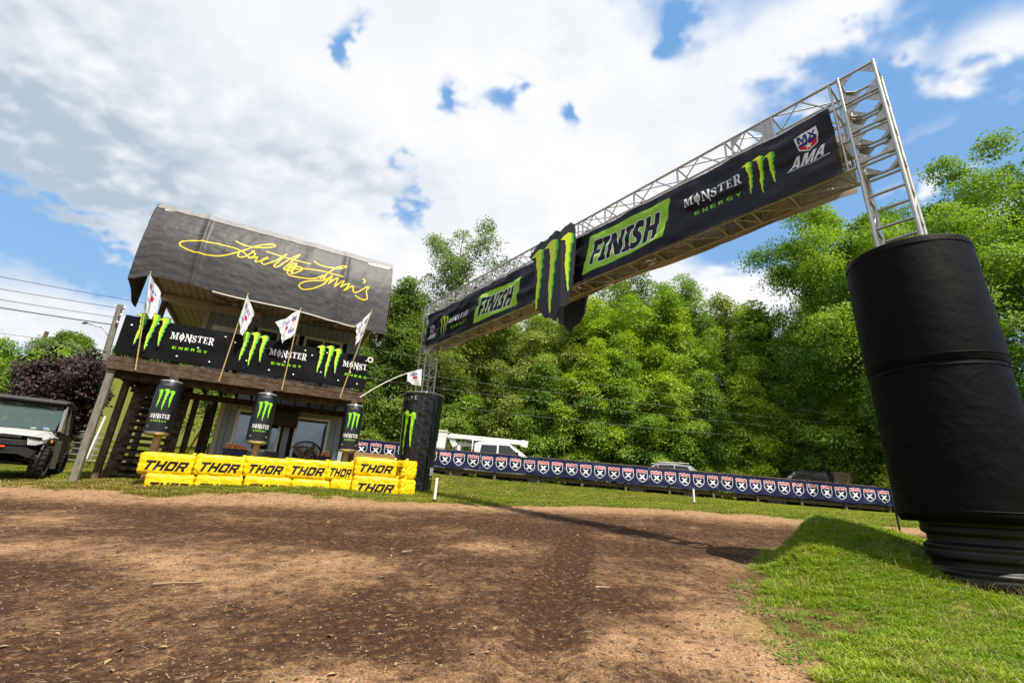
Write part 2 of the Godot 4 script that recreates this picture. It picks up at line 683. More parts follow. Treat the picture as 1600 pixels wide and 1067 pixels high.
const CLAW_GREEN := Color(0.25, 0.70, 0.16)
const CLAW_YELLOW := Color(0.84, 0.90, 0.10)
const CLAW_LIME := Color(0.50, 0.86, 0.08)


# the gothic word and the wide-set one below it
func drink_words(im: Image, o: Vector2, right: Vector2, down: Vector2, o2: Vector2, right2: Vector2, down2: Vector2) -> void:
	var ink := Color(0.86, 0.87, 0.88)
	var x := 0.0
	var set := [["M", 0.19, 0.02, 0.9], ["O", 0.115, 0.16, 0.74], ["N", 0.15, 0.0, 1.02], ["S", 0.11, 0.1, 0.92], ["T", 0.13, 0.04, 0.86], ["E", 0.11, 0.06, 0.86], ["R", 0.14, 0.0, 1.0]]
	for l in set:
		write(im, l[0], "Droid Serif", o + right * x + down * l[2], right * (l[1] - 0.01), down * l[3], ink, 0.0)
		if l[0] == "O":
			var c: Vector2 = o + right * (x + l[1] * 0.46)
			fill(im, PackedVector2Array([c - right * 0.01 - down * 0.08, c + right * 0.012 - down * 0.02, c + right * 0.01 + down * 1.2, c - right * 0.012 + down * 1.1]), ink)
		if l[0] == "N":
			var c: Vector2 = o + right * (x + l[1] - 0.03)
			fill(im, PackedVector2Array([c + down * 0.1, c + right * 0.02, c + right * 0.016 + down * 1.28, c + right * 0.004 + down * 1.2]), ink)
		x += l[1] + 0.008
	x = 0.0
	for l in "ENERGY":
		write(im, l, "Droid Sans", o2 + right2 * x, right2 * 0.115, down2, Color(0.50, 0.78, 0.10), 0.0)
		x += 0.177


# red, white and blue badge
func badge(im: Image, o: Vector2, right: Vector2, down: Vector2) -> void:
	var shape := [Vector2(0.02, 0.18), Vector2(0.3, 0.1), Vector2(0.97, 0.0), Vector2(1.0, 0.4), Vector2(0.9, 0.78), Vector2(0.5, 1.0), Vector2(0.12, 0.84), Vector2(0.06, 0.55)]
	var put := func(points: Array, grow: float, col: Color) -> void:
		var p := PackedVector2Array()
		for q: Vector2 in points:
			var s := Vector2(0.5, 0.5) + (q - Vector2(0.5, 0.5)) * grow
			p.append(o + right * s.x + down * s.y)
		fill(im, p, col)
	put.call(shape, 1.0, Color(0.9, 0.9, 0.9))
	put.call([Vector2(0.1, 0.56), Vector2(0.93, 0.42), Vector2(0.86, 0.76), Vector2(0.5, 0.94), Vector2(0.16, 0.8)], 1.0, Color(0.08, 0.16, 0.5))
	put.call([Vector2(0.12, 0.68), Vector2(0.9, 0.56), Vector2(0.86, 0.76), Vector2(0.5, 0.94), Vector2(0.16, 0.8)], 1.0, Color(0.78, 0.08, 0.14))
	var star := []
	for k in 10:
		star.append(Vector2(0.52, 0.73) + Vector2.from_angle(TAU * k / 10.0 - PI / 2) * (0.17 if k % 2 == 0 else 0.07))
	put.call(star, 1.0, Color(0.9, 0.9, 0.92))
	write(im, "MX", "Droid Sans", o + right * 0.13 + down * 0.2, right * 0.78 - down * 0.06, down * 0.3, Color(0.07, 0.15, 0.5), 0.8)


func slanted_ama(im: Image, o: Vector2, right: Vector2, down: Vector2) -> void:
	write(im, "AMA", "Droid Sans", o + right * 0.18, right * 0.82, down * 0.84 - right * 0.16, Color(0.88, 0.88, 0.89), 1.0)
	var a := o + right * -0.02 + down * 0.93
	fill(im, PackedVector2Array([a, a + right, a + right + down * 0.07, a + down * 0.07]), Color(0.8, 0.8, 0.82))


func cloth_print(im: Image, rough := 0.55, spec := 0.5) -> StandardMaterial3D:
	var m := mat(Color.WHITE, rough, 0.0, spec)
	m.albedo_texture = ImageTexture.create_from_image(im)
	m.texture_repeat = false
	return m


func sheet_image(w: int, h: int, col: Color) -> Image:
	var im := Image.create(w, h, false, Image.FORMAT_RGB8)
	im.fill(col)
	return im


# slight unevenness of tone, so that no print is one flat colour
func grain(im: Image, s: int, amount: float) -> void:
	var q := fast(s, 0.02, 4)
	var f := fast(s + 1, 0.4, 2)
	for y in im.get_height():
		for x in im.get_width():
			var k := 1.0 + amount * (q.get_noise_2d(x, y) + 0.5 * f.get_noise_2d(x, y))
			var c := im.get_pixel(x, y)
			im.set_pixel(x, y, Color(c.r * k, c.g * k, c.b * k))


# woven tarp: long level streaks, rubbed pale along its folds
func streaks(im: Image, s: int) -> void:
	var q := fast(s, 0.012, 4)
	var f := fast(s + 1, 0.25, 2)
	for y in im.get_height():
		for x in im.get_width():
			var k := 1.0 + 0.30 * q.get_noise_2d(x * 0.35, y * 2.2) + 0.16 * f.get_noise_2d(x * 0.06, y)
			var c := im.get_pixel(x, y)
			im.set_pixel(x, y, Color(c.r * k, c.g * k, c.b * k))


# the ground --------------------------------------------------------------------
var rough_noise := fast(101, 0.35, 4)
var lump_noise := fast(103, 1.9, 3)
var edge_noise := fast(105, 0.55, 4)


func along(table: Array, x: float) -> float:
	if x <= table[0][0]:
		return table[0][1]
	for i in range(1, table.size()):
		if x <= table[i][0]:
			return lerpf(table[i - 1][1], table[i][1], (x - table[i - 1][0]) / (table[i][0] - table[i - 1][0]))
	return table[table.size() - 1][1]


const FAR_EDGE := [[-40.0, -11.5], [-15.0, -11.0], [-9.0, -10.3], [-7.0, -10.3], [-1.6, -11.7], [3.9, -13.4], [7.3, -12.8], [9.5, -12.0], [16.0, -12.0], [40.0, -12.5]]
const BANK_EDGE := [[-14.0, 30.0], [-9.3, 14.0], [-9.0, 8.0], [-8.6, 5.6], [-7.7, 4.25], [-6.0, 3.05], [-4.5, 2.45], [-3.3, 2.2], [0.0, 2.1], [4.0, 2.0], [6.0, 30.0]]


# how far inside the grassy bank round the right pillar a point lies
func bank(x: float, z: float) -> float:
	return minf((x - along(BANK_EDGE, z)) * 0.75, z + 9.2)


# how far inside the dirt track a point lies
func dirt(x: float, z: float) -> float:
	return minf(minf(z - along(FAR_EDGE, x), 9.0 - z), -bank(x, z))


func height(x: float, z: float) -> float:
	var d := -z
	var y: float
	if d < 13.5:
		y = 0.09 * maxf(d, -4.0) - 0.1
	elif d < 22.0:
		y = 1.115 + (d - 13.5) * 0.070
	else:
		y = 1.71 + (minf(d, 60.0) - 22.0) * 0.03 + 4.5 * smoothstep(30.0, 58.0, d)
	y -= 0.032 * (clampf(x, -14.0, 20.0) - 7.0) * smoothstep(15.0, 22.0, d)
	y += (0.05 + 0.10 * smoothstep(-10.6, -9.0, x)) * smoothstep(9.6, 11.4, d) * smoothstep(-2.4, -5.0, x) * (1.0 - smoothstep(20.0, 30.0, d))
	if x > -9.0:
		y -= 0.16 * smoothstep(22.2, 23.4, d) * (1.0 - smoothstep(25.5, 28.0, d)) * smoothstep(-9.0, -6.0, x)
	y += 8.5 * smoothstep(17.0, 75.0, d) * smoothstep(-7.0, -26.0, x)
	if x > 0.5 and d < 9.5 and d > -6.0:
		var s := bank(x, z)
		if s > 0.0:
			var q := Vector2(x - 4.5, z + 7.2)
			var w := exp(-q.length_squared() / 3.6)
			y += smoothstep(0.0, 0.65, s) * (0.04 + 0.56 * w)
	return y


func fine_height(x: float, z: float) -> float:
	var y := height(x, z)
	if absf(x) < 22.0 and z > -26.0 and z < 6.0:
		var inside := dirt(x, z)
		if inside > -0.4:
			y += lump_noise.get_noise_2d(x * 1.6, z * 1.6) * 0.018 + rough_noise.get_noise_2d(x * 1.8, z * 1.8) * 0.02
			# the wheel track that runs up to the finish
			var u := absf(x - along([[-12.0, 1.7], [-9.0, 1.25], [-6.5, 0.98], [-5.0, 0.62], [-3.0, 0.2]], z))
			if u < 0.4:
				y += 0.03 * (smoothstep(0.2, 0.3, u) * smoothstep(0.4, 0.3, u) - smoothstep(0.26, 0.14, u)) * smoothstep(-10.0, -8.0, z)
		else:
			y += rough_noise.get_noise_2d(x, z) * 0.035
	return y


func steps(a: float, b: float, step: float, reach: float) -> PackedFloat32Array:
	var out := PackedFloat32Array()
	var before := []
	var s := step
	var p := a
	while p > -reach:
		s *= 1.22
		p -= s
		before.append(p)
	before.reverse()
	for q in before:
		out.append(q)
	var x := a
	while x < b:
		out.append(x)
		x += step
	s = step
	p = x
	while p < reach:
		out.append(p)
		s *= 1.22
		p += s
	out.append(reach)
	return out


func ground() -> void:
	var xs := steps(-13.0, 14.0, 0.13, 420.0)
	var zs := steps(-20.0, -0.5, 0.11, 420.0)
	var b := MB.new()
	var nx := xs.size()
	var nz := zs.size()
	b.v.resize(nx * nz)
	b.n.resize(nx * nz)
	b.uv.resize(nx * nz)
	b.c.resize(nx * nz)
	var uv2 := PackedVector2Array()
	uv2.resize(nx * nz)
	for j in nz:
		for i in nx:
			b.v[j * nx + i] = Vector3(xs[i], fine_height(xs[i], zs[j]), zs[j])
	for j in nz:
		for i in nx:
			var at := j * nx + i
			var dx := b.v[j * nx + mini(i + 1, nx - 1)] - b.v[j * nx + maxi(i - 1, 0)]
			var dz := b.v[mini(j + 1, nz - 1) * nx + i] - b.v[maxi(j - 1, 0) * nx + i]
			b.n[at] = dz.cross(dx).normalized()
			b.uv[at] = Vector2(clampf((xs[i] + 16.0) / 32.0, 0.001, 0.999), clampf((zs[j] + 17.0) / 18.0, 0.001, 0.999))
			uv2[at] = Vector2(xs[i], zs[j]) / 2.6
	for j in nz - 1:
		for i in nx - 1:
			var p := j * nx + i
			var q := p + nx
			b.ix.append_array([p, p + 1, q, p + 1, q + 1, q])
	var m := ArrayMesh.new()
	var a := []
	a.resize(Mesh.ARRAY_MAX)
	a[Mesh.ARRAY_VERTEX] = b.v
	a[Mesh.ARRAY_NORMAL] = b.n
	a[Mesh.ARRAY_TEX_UV] = b.uv
	a[Mesh.ARRAY_TEX_UV2] = uv2
	a[Mesh.ARRAY_INDEX] = b.ix
	m.add_surface_from_arrays(Mesh.PRIMITIVE_TRIANGLES, a)
	var g := mat(Color.WHITE, 0.95, 0.0, 0.25)
	var earth := earth_image()
	g.albedo_texture = earth[0]
	g.heightmap_enabled = true
	g.heightmap_texture = earth[1]
	g.heightmap_scale = 4.0
	g.detail_enabled = true
	g.detail_blend_mode = BaseMaterial3D.BLEND_MODE_MUL
	g.detail_uv_layer = BaseMaterial3D.DETAIL_UV_2
	g.detail_albedo = noise_tex(111, 1024, 0.10, 5, [[0.0, Color(0.45, 0.41, 0.38)], [0.34, Color(0.74, 0.71, 0.69)], [0.5, Color(0.86, 0.85, 0.83)], [0.75, Color(1, 1, 1)], [1.0, Color(1, 1, 1)]])
	g.normal_enabled = true
	var nt := noise_tex(113, 2048, 0.09, 5, [], true, 9.0)
	g.normal_texture = nt
	g.normal_scale = 0.4
	var o := obj("ground", m, g)
	o.set_meta("kind", "structure")
	litter()
	lawn()


# what lies where: dark mulch, pale dry earth, straw and the soil under the grass
func earth_image() -> Array:
	var w := 1280
	var h := 720
	var im := Image.create(w, h, false, Image.FORMAT_RGB8)
	var relief := Image.create(w, h, false, Image.FORMAT_L8)
	relief.fill(Color(0.5, 0.5, 0.5))
	var mid := fast(121, 0.42, 4, 0.55)
	var fine := fast(123, 3.2, 3, 0.6)
	var dot := fast(125, 11.0, 2)
	# patches where the pale earth shows through the mulch: x, z, half widths, amount
	var pale := [[-5.0, -5.6, 1.9, 0.6, 0.75], [-2.6, -4.85, 1.3, 0.75, 0.8], [-1.3, -5.4, 1.2, 0.5, 0.5], [-0.75, -2.9, 0.85, 0.35, 1.2], [1.6, -3.2, 1.1, 0.85, 1.35], [-0.2, -6.7, 0.75, 0.5, 0.8], [2.0, -5.6, 0.8, 0.7, 0.7], [2.2, -4.3, 0.6, 0.6, 0.8], [0.6, -2.2, 1.6, 0.5, 0.6],
		[-6.6, -7.2, 1.2, 0.5, 0.5], [6.5, -11.4, 4.0, 1.0, 0.5], [1.6, -8.0, 0.7, 0.5, 0.35], [2.9, -6.6, 0.6, 0.5, 0.45]]
	var far := PackedFloat32Array()
	var track := PackedFloat32Array()
	for j in h:
		track.append(along([[-12.0, 1.7], [-9.0, 1.25], [-6.5, 0.98], [-5.0, 0.62], [-3.0, 0.2]], (j + 0.5) / h * 18.0 - 17.0))
	for i in w:
		far.append(along(FAR_EDGE, (i + 0.5) / w * 32.0 - 16.0))
	for j in h:
		var z := (j + 0.5) / h * 18.0 - 17.0
		var edge := along(BANK_EDGE, z)
		for i in w:
			var x := (i + 0.5) / w * 32.0 - 16.0
			var e := edge_noise.get_noise_2d(x, z)
			var f := fine.get_noise_2d(x, z)
			var inside := minf(z - far[i], -minf((x - edge) * 0.75, z + 9.2)) + e * 0.55 + f * 0.16
			var c: Color
			if inside > -0.12:
				var n := mid.get_noise_2d(x, z * 1.5)
				var p := smoothstep(2.3, 0.3, z - far[i] + n * 0.9) * 1.1 + n * 0.62 - 0.03
				for q in pale:
					var dx: float = (x - q[0] + n * 0.5) / q[2]
					var dz: float = (z - q[1] + e * 0.3) / q[3]
					if dx * dx + dz * dz < 4.0:
						p += q[4] * 0.85 * exp(-(dx * dx + dz * dz) * 1.0)
				p -= 0.85 * smoothstep(-3.0, -4.6, z) * exp(-pow((x - track[j] + e * 0.1) / 0.24, 4.0)) * smoothstep(-9.6, -8.0, z)
				p += f * 0.42 + dot.get_noise_2d(x * 1.9, z * 1.9) * 0.22
				var low := 0.5 + f * 0.16 + n * 0.12
				# the tread of the wheels: the fresh track, its fainter twin and an older curve
				var u := absf(x - track[j])
				if u < 0.3 and z > -9.6:
					low += (0.13 * sin(z * 48.0 + u * 26.0) * smoothstep(0.3, 0.22, u) - 0.05) * smoothstep(-3.2, -4.8, z)
					p -= 0.10 * sin(z * 48.0 + u * 26.0) * smoothstep(0.3, 0.22, u)
				var u2 := absf(x - track[j] + 1.62)
				if u2 < 0.2 and z > -10.5:
					low += 0.13 * sin(z * 48.0 + u2 * 26.0) * smoothstep(0.2, 0.12, u2) - 0.06
					p -= 0.16 * smoothstep(0.2, 0.1, u2) * (0.6 + e)
				var u3 := absf(sqrt((x + 7.0) * (x + 7.0) + (z + 16.0) * (z + 16.0)) - 9.6)
				if u3 < 0.2:
					low += 0.12 * sin(x * 46.0) * smoothstep(0.2, 0.12, u3) - 0.05
					p -= 0.14 * smoothstep(0.2, 0.1, u3) * (0.6 + e)
				relief.set_pixel(i, j, Color(low, low, low))
				var t := smoothstep(-0.25, 1.12, p)
				c = Color(0.275, 0.195, 0.145).lerp(Color(0.66, 0.54, 0.415), t)
				var d := dot.get_noise_2d(x, z)
				if d > 0.42:
					c = c.lerp(Color(0.60, 0.47, 0.32), 0.55)
				elif d < -0.5:
					c = c.lerp(Color(0.15, 0.105, 0.08), 0.6)
				c = c.lerp(Color(0.52, 0.47, 0.26), smoothstep(0.3, -0.12, inside) * 0.6)
			else:
				var straw := smoothstep(-4.0, -8.0, x) * smoothstep(1.4, 0.1, -inside) + e * 0.5
				c = Color(0.33, 0.39, 0.14).lerp(Color(0.47, 0.46, 0.20), clampf(0.5 + e + f * 0.5, 0, 1))
				c = c.lerp(Color(0.62, 0.52, 0.30), clampf(straw, 0, 0.8))
				if f + e < -0.42:
					c = c.lerp(Color(0.42, 0.31, 0.2), 0.7)
			im.set_pixel(i, j, c)
	return [ImageTexture.create_from_image(im), ImageTexture.create_from_image(relief)]


func scatter(called: String, shape: Mesh, m: Material, places: Array, tints: PackedColorArray, parent: Node = null) -> MultiMeshInstance3D:
	var mm := MultiMesh.new()
	mm.transform_format = MultiMesh.TRANSFORM_3D
	mm.use_colors = true
	mm.mesh = shape
	mm.instance_count = places.size()
	for i in places.size():
		mm.set_instance_transform(i, places[i])
		mm.set_instance_color(i, tints[i])
	var o := MultiMeshInstance3D.new()
	o.name = called if parent else numbered(called)
	o.multimesh = mm
	o.material_override = m
	o.set_meta("kind", "stuff")
	(parent if parent else self).add_child(o, true)
	return o


func litter() -> void:
	var r := RandomNumberGenerator.new()
	r.seed = 201
	# chips of bark and straw
	var b := MB.new()
	b.box(Vector3.ZERO, Vector3(1, 0.12, 0.22), Basis.IDENTITY, 0.03)
	var m := mat(Color.WHITE, 0.9, 0.0, 0.3)
	m.vertex_color_use_as_albedo = true
	var places := []
	var tints := PackedColorArray()
	while places.size() < 9000:
		var d := 2.4 + 10.0 * pow(r.randf(), 1.9)
		var x := r.randf_range(-1.25, 1.15) * d
		var z := -d
		if dirt(x, z) < 0.0 or edge_noise.get_noise_2d(x * 1.5, z * 1.5) + r.randf_range(-0.5, 0.9) < 0.0:
			continue
		var long := 0.007 + 0.03 * pow(r.randf(), 3.0)
		if r.randf() < 0.012:
			long *= r.randf_range(1.6, 3.0)
		var turn := Basis(Vector3.UP, r.randf() * TAU) * Basis(Vector3.BACK, r.randf_range(-0.25, 0.25)) * Basis(Vector3.RIGHT, r.randf_range(-0.5, 0.5))
		var wide := r.randf_range(0.25, 0.9) if r.randf() < 0.5 else 0.18
		places.append(Transform3D(turn.scaled_local(Vector3(long, minf(long * 0.6, 0.009), minf(long * wide, 0.022))), Vector3(x, fine_height(x, z) + 0.003, z)))
		var k := r.randf()
		tints.append(Color(0.22, 0.145, 0.08) * r.randf_range(0.4, 1.2) if k < 0.66 else (Color(0.10, 0.06, 0.04) * r.randf_range(0.5, 1.5) if k < 0.985 else Color(0.33, 0.27, 0.19)))
	scatter("wood_chips", b.mesh(), m, places, tints)
	# crumbs of mulch and earth
	var c := MB.new()
	c.lathe(PackedVector2Array([Vector2(0.0, -0.5), Vector2(0.42, -0.3), Vector2(0.5, 0.05), Vector2(0.28, 0.42), Vector2(0.0, 0.5)]), 6)
	for i in c.v.size():
		c.v[i] += Vector3(sin(c.v[i].y * 9.0 + c.v[i].x * 7.0), 0, cos(c.v[i].x * 11.0)) * 0.09
	places = []
	tints = PackedColorArray()
	while places.size() < 16000:
		var d := 2.3 + 8.0 * pow(r.randf(), 2.0)
		var x := r.randf_range(-1.25, 1.15) * d
		var z := -d
		if dirt(x, z) < -0.2:
			continue
		var s := 0.004 + 0.016 * pow(r.randf(), 4.0)
		places.append(Transform3D(Basis(Vector3.UP, r.randf() * TAU).scaled_local(Vector3(s * r.randf_range(0.8, 1.6), s * 0.8, s)), Vector3(x, fine_height(x, z) + s * 0.15, z)))
		tints.append(Color(0.10, 0.062, 0.04).lerp(Color(0.30, 0.21, 0.13), pow(r.randf(), 2.0)))
	scatter("earth_crumbs", c.mesh(), m, places, tints)
	# dry leaves and straws
	var dl := MB.new()
	dl.sheet(3, 4, func(u: float, v: float) -> Vector3:
		var wide := sin(PI * clampf(v, 0.06, 0.97)) * 0.42
		return Vector3((u - 0.5) * wide * 2.0, 0.10 * sin(v * 4.0) + 0.5 * (u - 0.5) * (u - 0.5), 0.5 - v))
	places = []
	tints = PackedColorArray()
	while places.size() < 130:
		var d := 2.5 + 8.0 * pow(r.randf(), 1.4)
		var x := r.randf_range(-1.2, 1.1) * d
		if dirt(x, -d) < -0.6:
			continue
		var s := r.randf_range(0.02, 0.05)
		places.append(Transform3D((Basis(Vector3.UP, r.randf() * TAU) * Basis(Vector3.RIGHT, r.randf_range(-0.4, 0.4))).scaled_local(Vector3(s, s, s * 1.4)), Vector3(x, fine_height(x, -d) + 0.006, -d)))
		tints.append(Color(0.36, 0.25, 0.13) * r.randf_range(0.35, 1.1))
	scatter("dry_leaves", dl.mesh(), m, places, tints)
	places = []
	tints = PackedColorArray()
	while places.size() < 1500:
		var d := 2.4 + 9.0 * pow(r.randf(), 1.6)
		var x := r.randf_range(-1.2, 1.1) * d
		if dirt(x, -d) < -0.5 or edge_noise.get_noise_2d(x * 2.0, d * 2.0) < r.randf_range(-0.3, 0.3):
			continue
		places.append(Transform3D((Basis(Vector3.UP, r.randf() * TAU) * Basis(Vector3.BACK, r.randf_range(-0.12, 0.12))).scaled_local(Vector3(r.randf_range(0.03, 0.10), 0.010, 0.012)), Vector3(x, fine_height(x, -d) + 0.006, -d)))
		tints.append(Color(0.40, 0.30, 0.16) * r.randf_range(0.5, 1.1))
	scatter("straws", b.mesh(), m, places, tints)
	# single sticks one can point to
	var bark := mat(lin(0.22, 0.15, 0.085), 0.9)
	var grey_bark := mat(lin(0.26, 0.20, 0.15), 0.9)
	for s in [[-2.75, -4.42, 0.36, 0.35, "long brown stick lying on the mulch left of the middle of the track"], [-1.15, -6.15, 0.16, 0.9, "short thin stick on the mulch in front of the yellow bales"], [1.02, -5.0, 0.15, 0.1, "pale thin twig on the mulch beside the wheel track"], [-3.15, -2.95, 0.2, 1.9, "pale broken twig at the lower left corner of the track"]]:
		var t := MB.new()
		var p := PackedVector3Array()
		var ra := PackedFloat32Array()
		for k in 6:
			var u := (k / 5.0 - 0.5) * float(s[2])
			var x: float = s[0] + cos(s[3]) * u + 0.008 * sin(k * 2.1)
			var z: float = s[1] - sin(s[3]) * u + 0.01 * cos(k * 1.7)
			p.append(Vector3(x, height(x, z) + 0.028, z))
			ra.append(0.011 - 0.0012 * k)
		t.tube(p, ra, 6)
		tag(obj("stick", t, bark if s[2] > 0.2 else grey_bark), s[4], "stick", "sticks on the track")


# a tuft: blades that rise, lean out and taper
func tuft(blades: int, high: float, wide: float, spread: float, s: int) -> ArrayMesh:
	var r := RandomNumberGenerator.new()
	r.seed = s
	var b := MB.new()
	for k in blades:
		var a := r.randf() * TAU
		var out := Vector3(cos(a), 0, sin(a))
		var side := Vector3(-out.z, 0, out.x) * wide * r.randf_range(0.7, 1.2)
		var foot := out * r.randf() * spread
		var hgt := high * r.randf_range(0.45, 1.0)
		var lean := r.randf_range(0.3, 1.5) * hgt
		b.col = Color.WHITE * r.randf_range(0.75, 1.15)
		var p1 := foot + out * lean * 0.3 + Vector3.UP * hgt * 0.6
		var p2 := foot + out * lean + Vector3.UP * hgt * r.randf_range(0.75, 1.0)
		b.quad(foot - side, foot + side, p1 + side * 0.8, p1 - side * 0.8)
		b.tri(p1 - side * 0.8, p1 + side * 0.8, p2)
	return b.mesh()


func lawn() -> void:
	var r := RandomNumberGenerator.new()
	r.seed = 301
	var m := mat(Color.WHITE, 0.6, 0.0, 0.35)
	m.vertex_color_use_as_albedo = true
	m.backlight_enabled = true
	m.backlight = Color(0.85, 0.9, 0.5)
	var near := tuft(10, 0.058, 0.0044, 0.05, 5)
	var patch := fast(311, 0.9, 3)
	# the bank in front of the right pillar
	var places := []
	var tints := PackedColorArray()
	var tries := 0
	while places.size() < 48000 and tries < 280000:
		tries += 1
		var d := 1.9 + 7.4 * pow(r.randf(), 1.35)
		var z := -d
		var x := r.randf_range(1.2, 1.35 * d + 1.5)
		var s := bank(x, z) + edge_noise.get_noise_2d(x, z) * 0.4
		if s < -0.08:
			continue
		var n := patch.get_noise_2d(x, z)
		if s < 0.4 and r.randf() > 0.3 + s * 1.9 + n:
			continue
		if n < -0.34 and r.randf() < 0.6:
			continue
		var k := r.randf_range(0.45, 1.15) * (0.92 + 0.45 * n)
		places.append(Transform3D(Basis(Vector3.UP, r.randf() * TAU).scaled(Vector3(k, k * r.randf_range(0.7, 1.2), k)), Vector3(x, fine_height(x, z) - 0.005, z)))
		var c := Color(0.165, 0.285, 0.016).lerp(Color(0.35, 0.42, 0.040), clampf(r.randf() * 0.7 + n * 0.7, 0, 1))
		if r.randf() < 0.10:
			c = Color(0.44, 0.40, 0.17)
		tints.append(c)
	scatter("bank_grass", near, m, places, tints)
	# weeds and dead stalks among it
	var weed := spray(9, 0.55, 0.26, 317)
	var stalk := tuft(4, 0.16, 0.0022, 0.03, 319)
	for kind in 2:
		places = []
		tints = PackedColorArray()
		tries = 0
		while places.size() < [1500, 1100][kind] and tries < 40000:
			tries += 1
			var d := 1.9 + 7.0 * pow(r.randf(), 1.3)
			var x := r.randf_range(1.2, 1.35 * d + 1.5)
			if bank(x, -d) < -0.25 or patch.get_noise_2d(x * 1.7 + 30.0, d * 1.7) < r.randf_range(-0.1, 0.35):
				continue
			var k: float = r.randf_range(0.025, 0.06) if kind == 0 else r.randf_range(0.6, 1.3)
			places.append(Transform3D(Basis(Vector3.UP, r.randf() * TAU).scaled(Vector3.ONE * k), Vector3(x, fine_height(x, -d) + (0.022 if kind == 0 else 0.0), -d)))
			tints.append(Color(0.10, 0.22, 0.02).lerp(Color(0.20, 0.30, 0.03), r.randf()) if kind == 0 else Color(0.42, 0.34, 0.15) * r.randf_range(0.6, 1.1))
		scatter(["weeds", "dead_stalks"][kind], weed if kind == 0 else stalk, m, places, tints)
	# the field beyond the track
	var wide := tuft(12, 0.070, 0.006, 0.10, 7)
	places = []
	tints = PackedColorArray()
	tries = 0
	while places.size() < 30000 and tries < 200000:
		tries += 1
		var d := 9.8 + 17.0 * pow(r.randf(), 1.7)
		var z := -d
		var x := r.randf_range(-1.25, 1.25) * d
		var inside := dirt(x, z) + edge_noise.get_noise_2d(x, z) * 0.55
		if inside > 0.1 or (inside > -0.1 and r.randf() < 0.6):
			continue
		if x > -9.5 and x < -4.0 and z < -11.4 - (x + 9.5) * 0.45 and z > -19:
			continue
		var n := edge_noise.get_noise_2d(x * 0.7 + 40.0, z * 1.4)
		var k := r.randf_range(0.6, 1.2) * (1.0 + d * 0.02)
		places.append(Transform3D(Basis(Vector3.UP, r.randf() * TAU).scaled(Vector3(k, k * 0.8, k)), Vector3(x, fine_height(x, z) - 0.005, z)))
		var c := Color(0.17, 0.255, 0.028).lerp(Color(0.38, 0.365, 0.07), clampf(r.randf() * 0.6 + n * 0.9 + 0.15, 0, 1))
		if r.randf() < clampf(0.08 + smoothstep(-5.5, -8.5, x) * smoothstep(-2.2, -0.2, inside) * 0.75, 0, 1):
			c = Color(0.42, 0.33, 0.14) * r.randf_range(0.7, 1.1)
		tints.append(c)
	scatter("field_grass", wide, m, places, tints)


# the finish gantry: its own frame has x along the beam towards the camera's right, z towards the camera -----
const GATE_AT := Vector3(-2.94, 0, -14.97)
const GATE_TURN := -0.8904
const TALL := 7.64


func box_truss(called: String, parent: Node, u0: float, u1: float, y0: float, y1: float, posts: Array) -> void:
	var t := empty(called, parent)
	var lo := y0 + 0.025
	var hi := y1 - 0.025
	for z in [-0.025, -0.475]:
		for y in [lo, hi]:
			member("chord", Vector3(u0, y, z), Vector3(u1, y, z), 0.025, M.alu, t)
	for i in posts.size():
		var u: float = posts[i]
		for z in [-0.025, -0.475]:
			member("post", Vector3(u, lo, z), Vector3(u, hi, z), 0.019, M.alu, t)
		for y in [lo, hi]:
			member("cross_tube", Vector3(u, y, -0.475), Vector3(u, y, -0.025), 0.016, M.alu, t)
		if i + 1 < posts.size():
			var w: float = posts[i + 1]
			if w - u < 0.3:
				continue
			var mid := (u + w) / 2.0
			for z in [-0.025, -0.475]:
				member("brace", Vector3(u, lo, z), Vector3(mid, hi, z), 0.0125, M.alu, t)
				member("brace", Vector3(mid, hi, z), Vector3(w, lo, z), 0.0125, M.alu, t)
			for y in [lo, hi]:
				member("brace", Vector3(u, y, -0.025), Vector3(w, y, -0.475), 0.0125, M.alu, t)


func gusset(parent: Node, at: Vector3, a: Vector3, b: Vector3, size: float) -> void:
	var s := MB.new()
	var n := a.cross(b).normalized() * 0.003
	var q := [at, at + a * size, at + a * size * 0.72 + b * size * 0.26, at + a * size * 0.26 + b * size * 0.72, at + b * size]
	for k in range(1, 4):
		s.tri(q[0] + n, q[k] + n, q[k + 1] + n)
		s.tri(q[0] - n, q[k + 1] - n, q[k] - n)
	for k in 5:
		s.quad(q[k] - n, q[(k + 1) % 5] - n, q[(k + 1) % 5] + n, q[k] + n)
	obj("gusset_plate", s, M.alu_plate, parent)


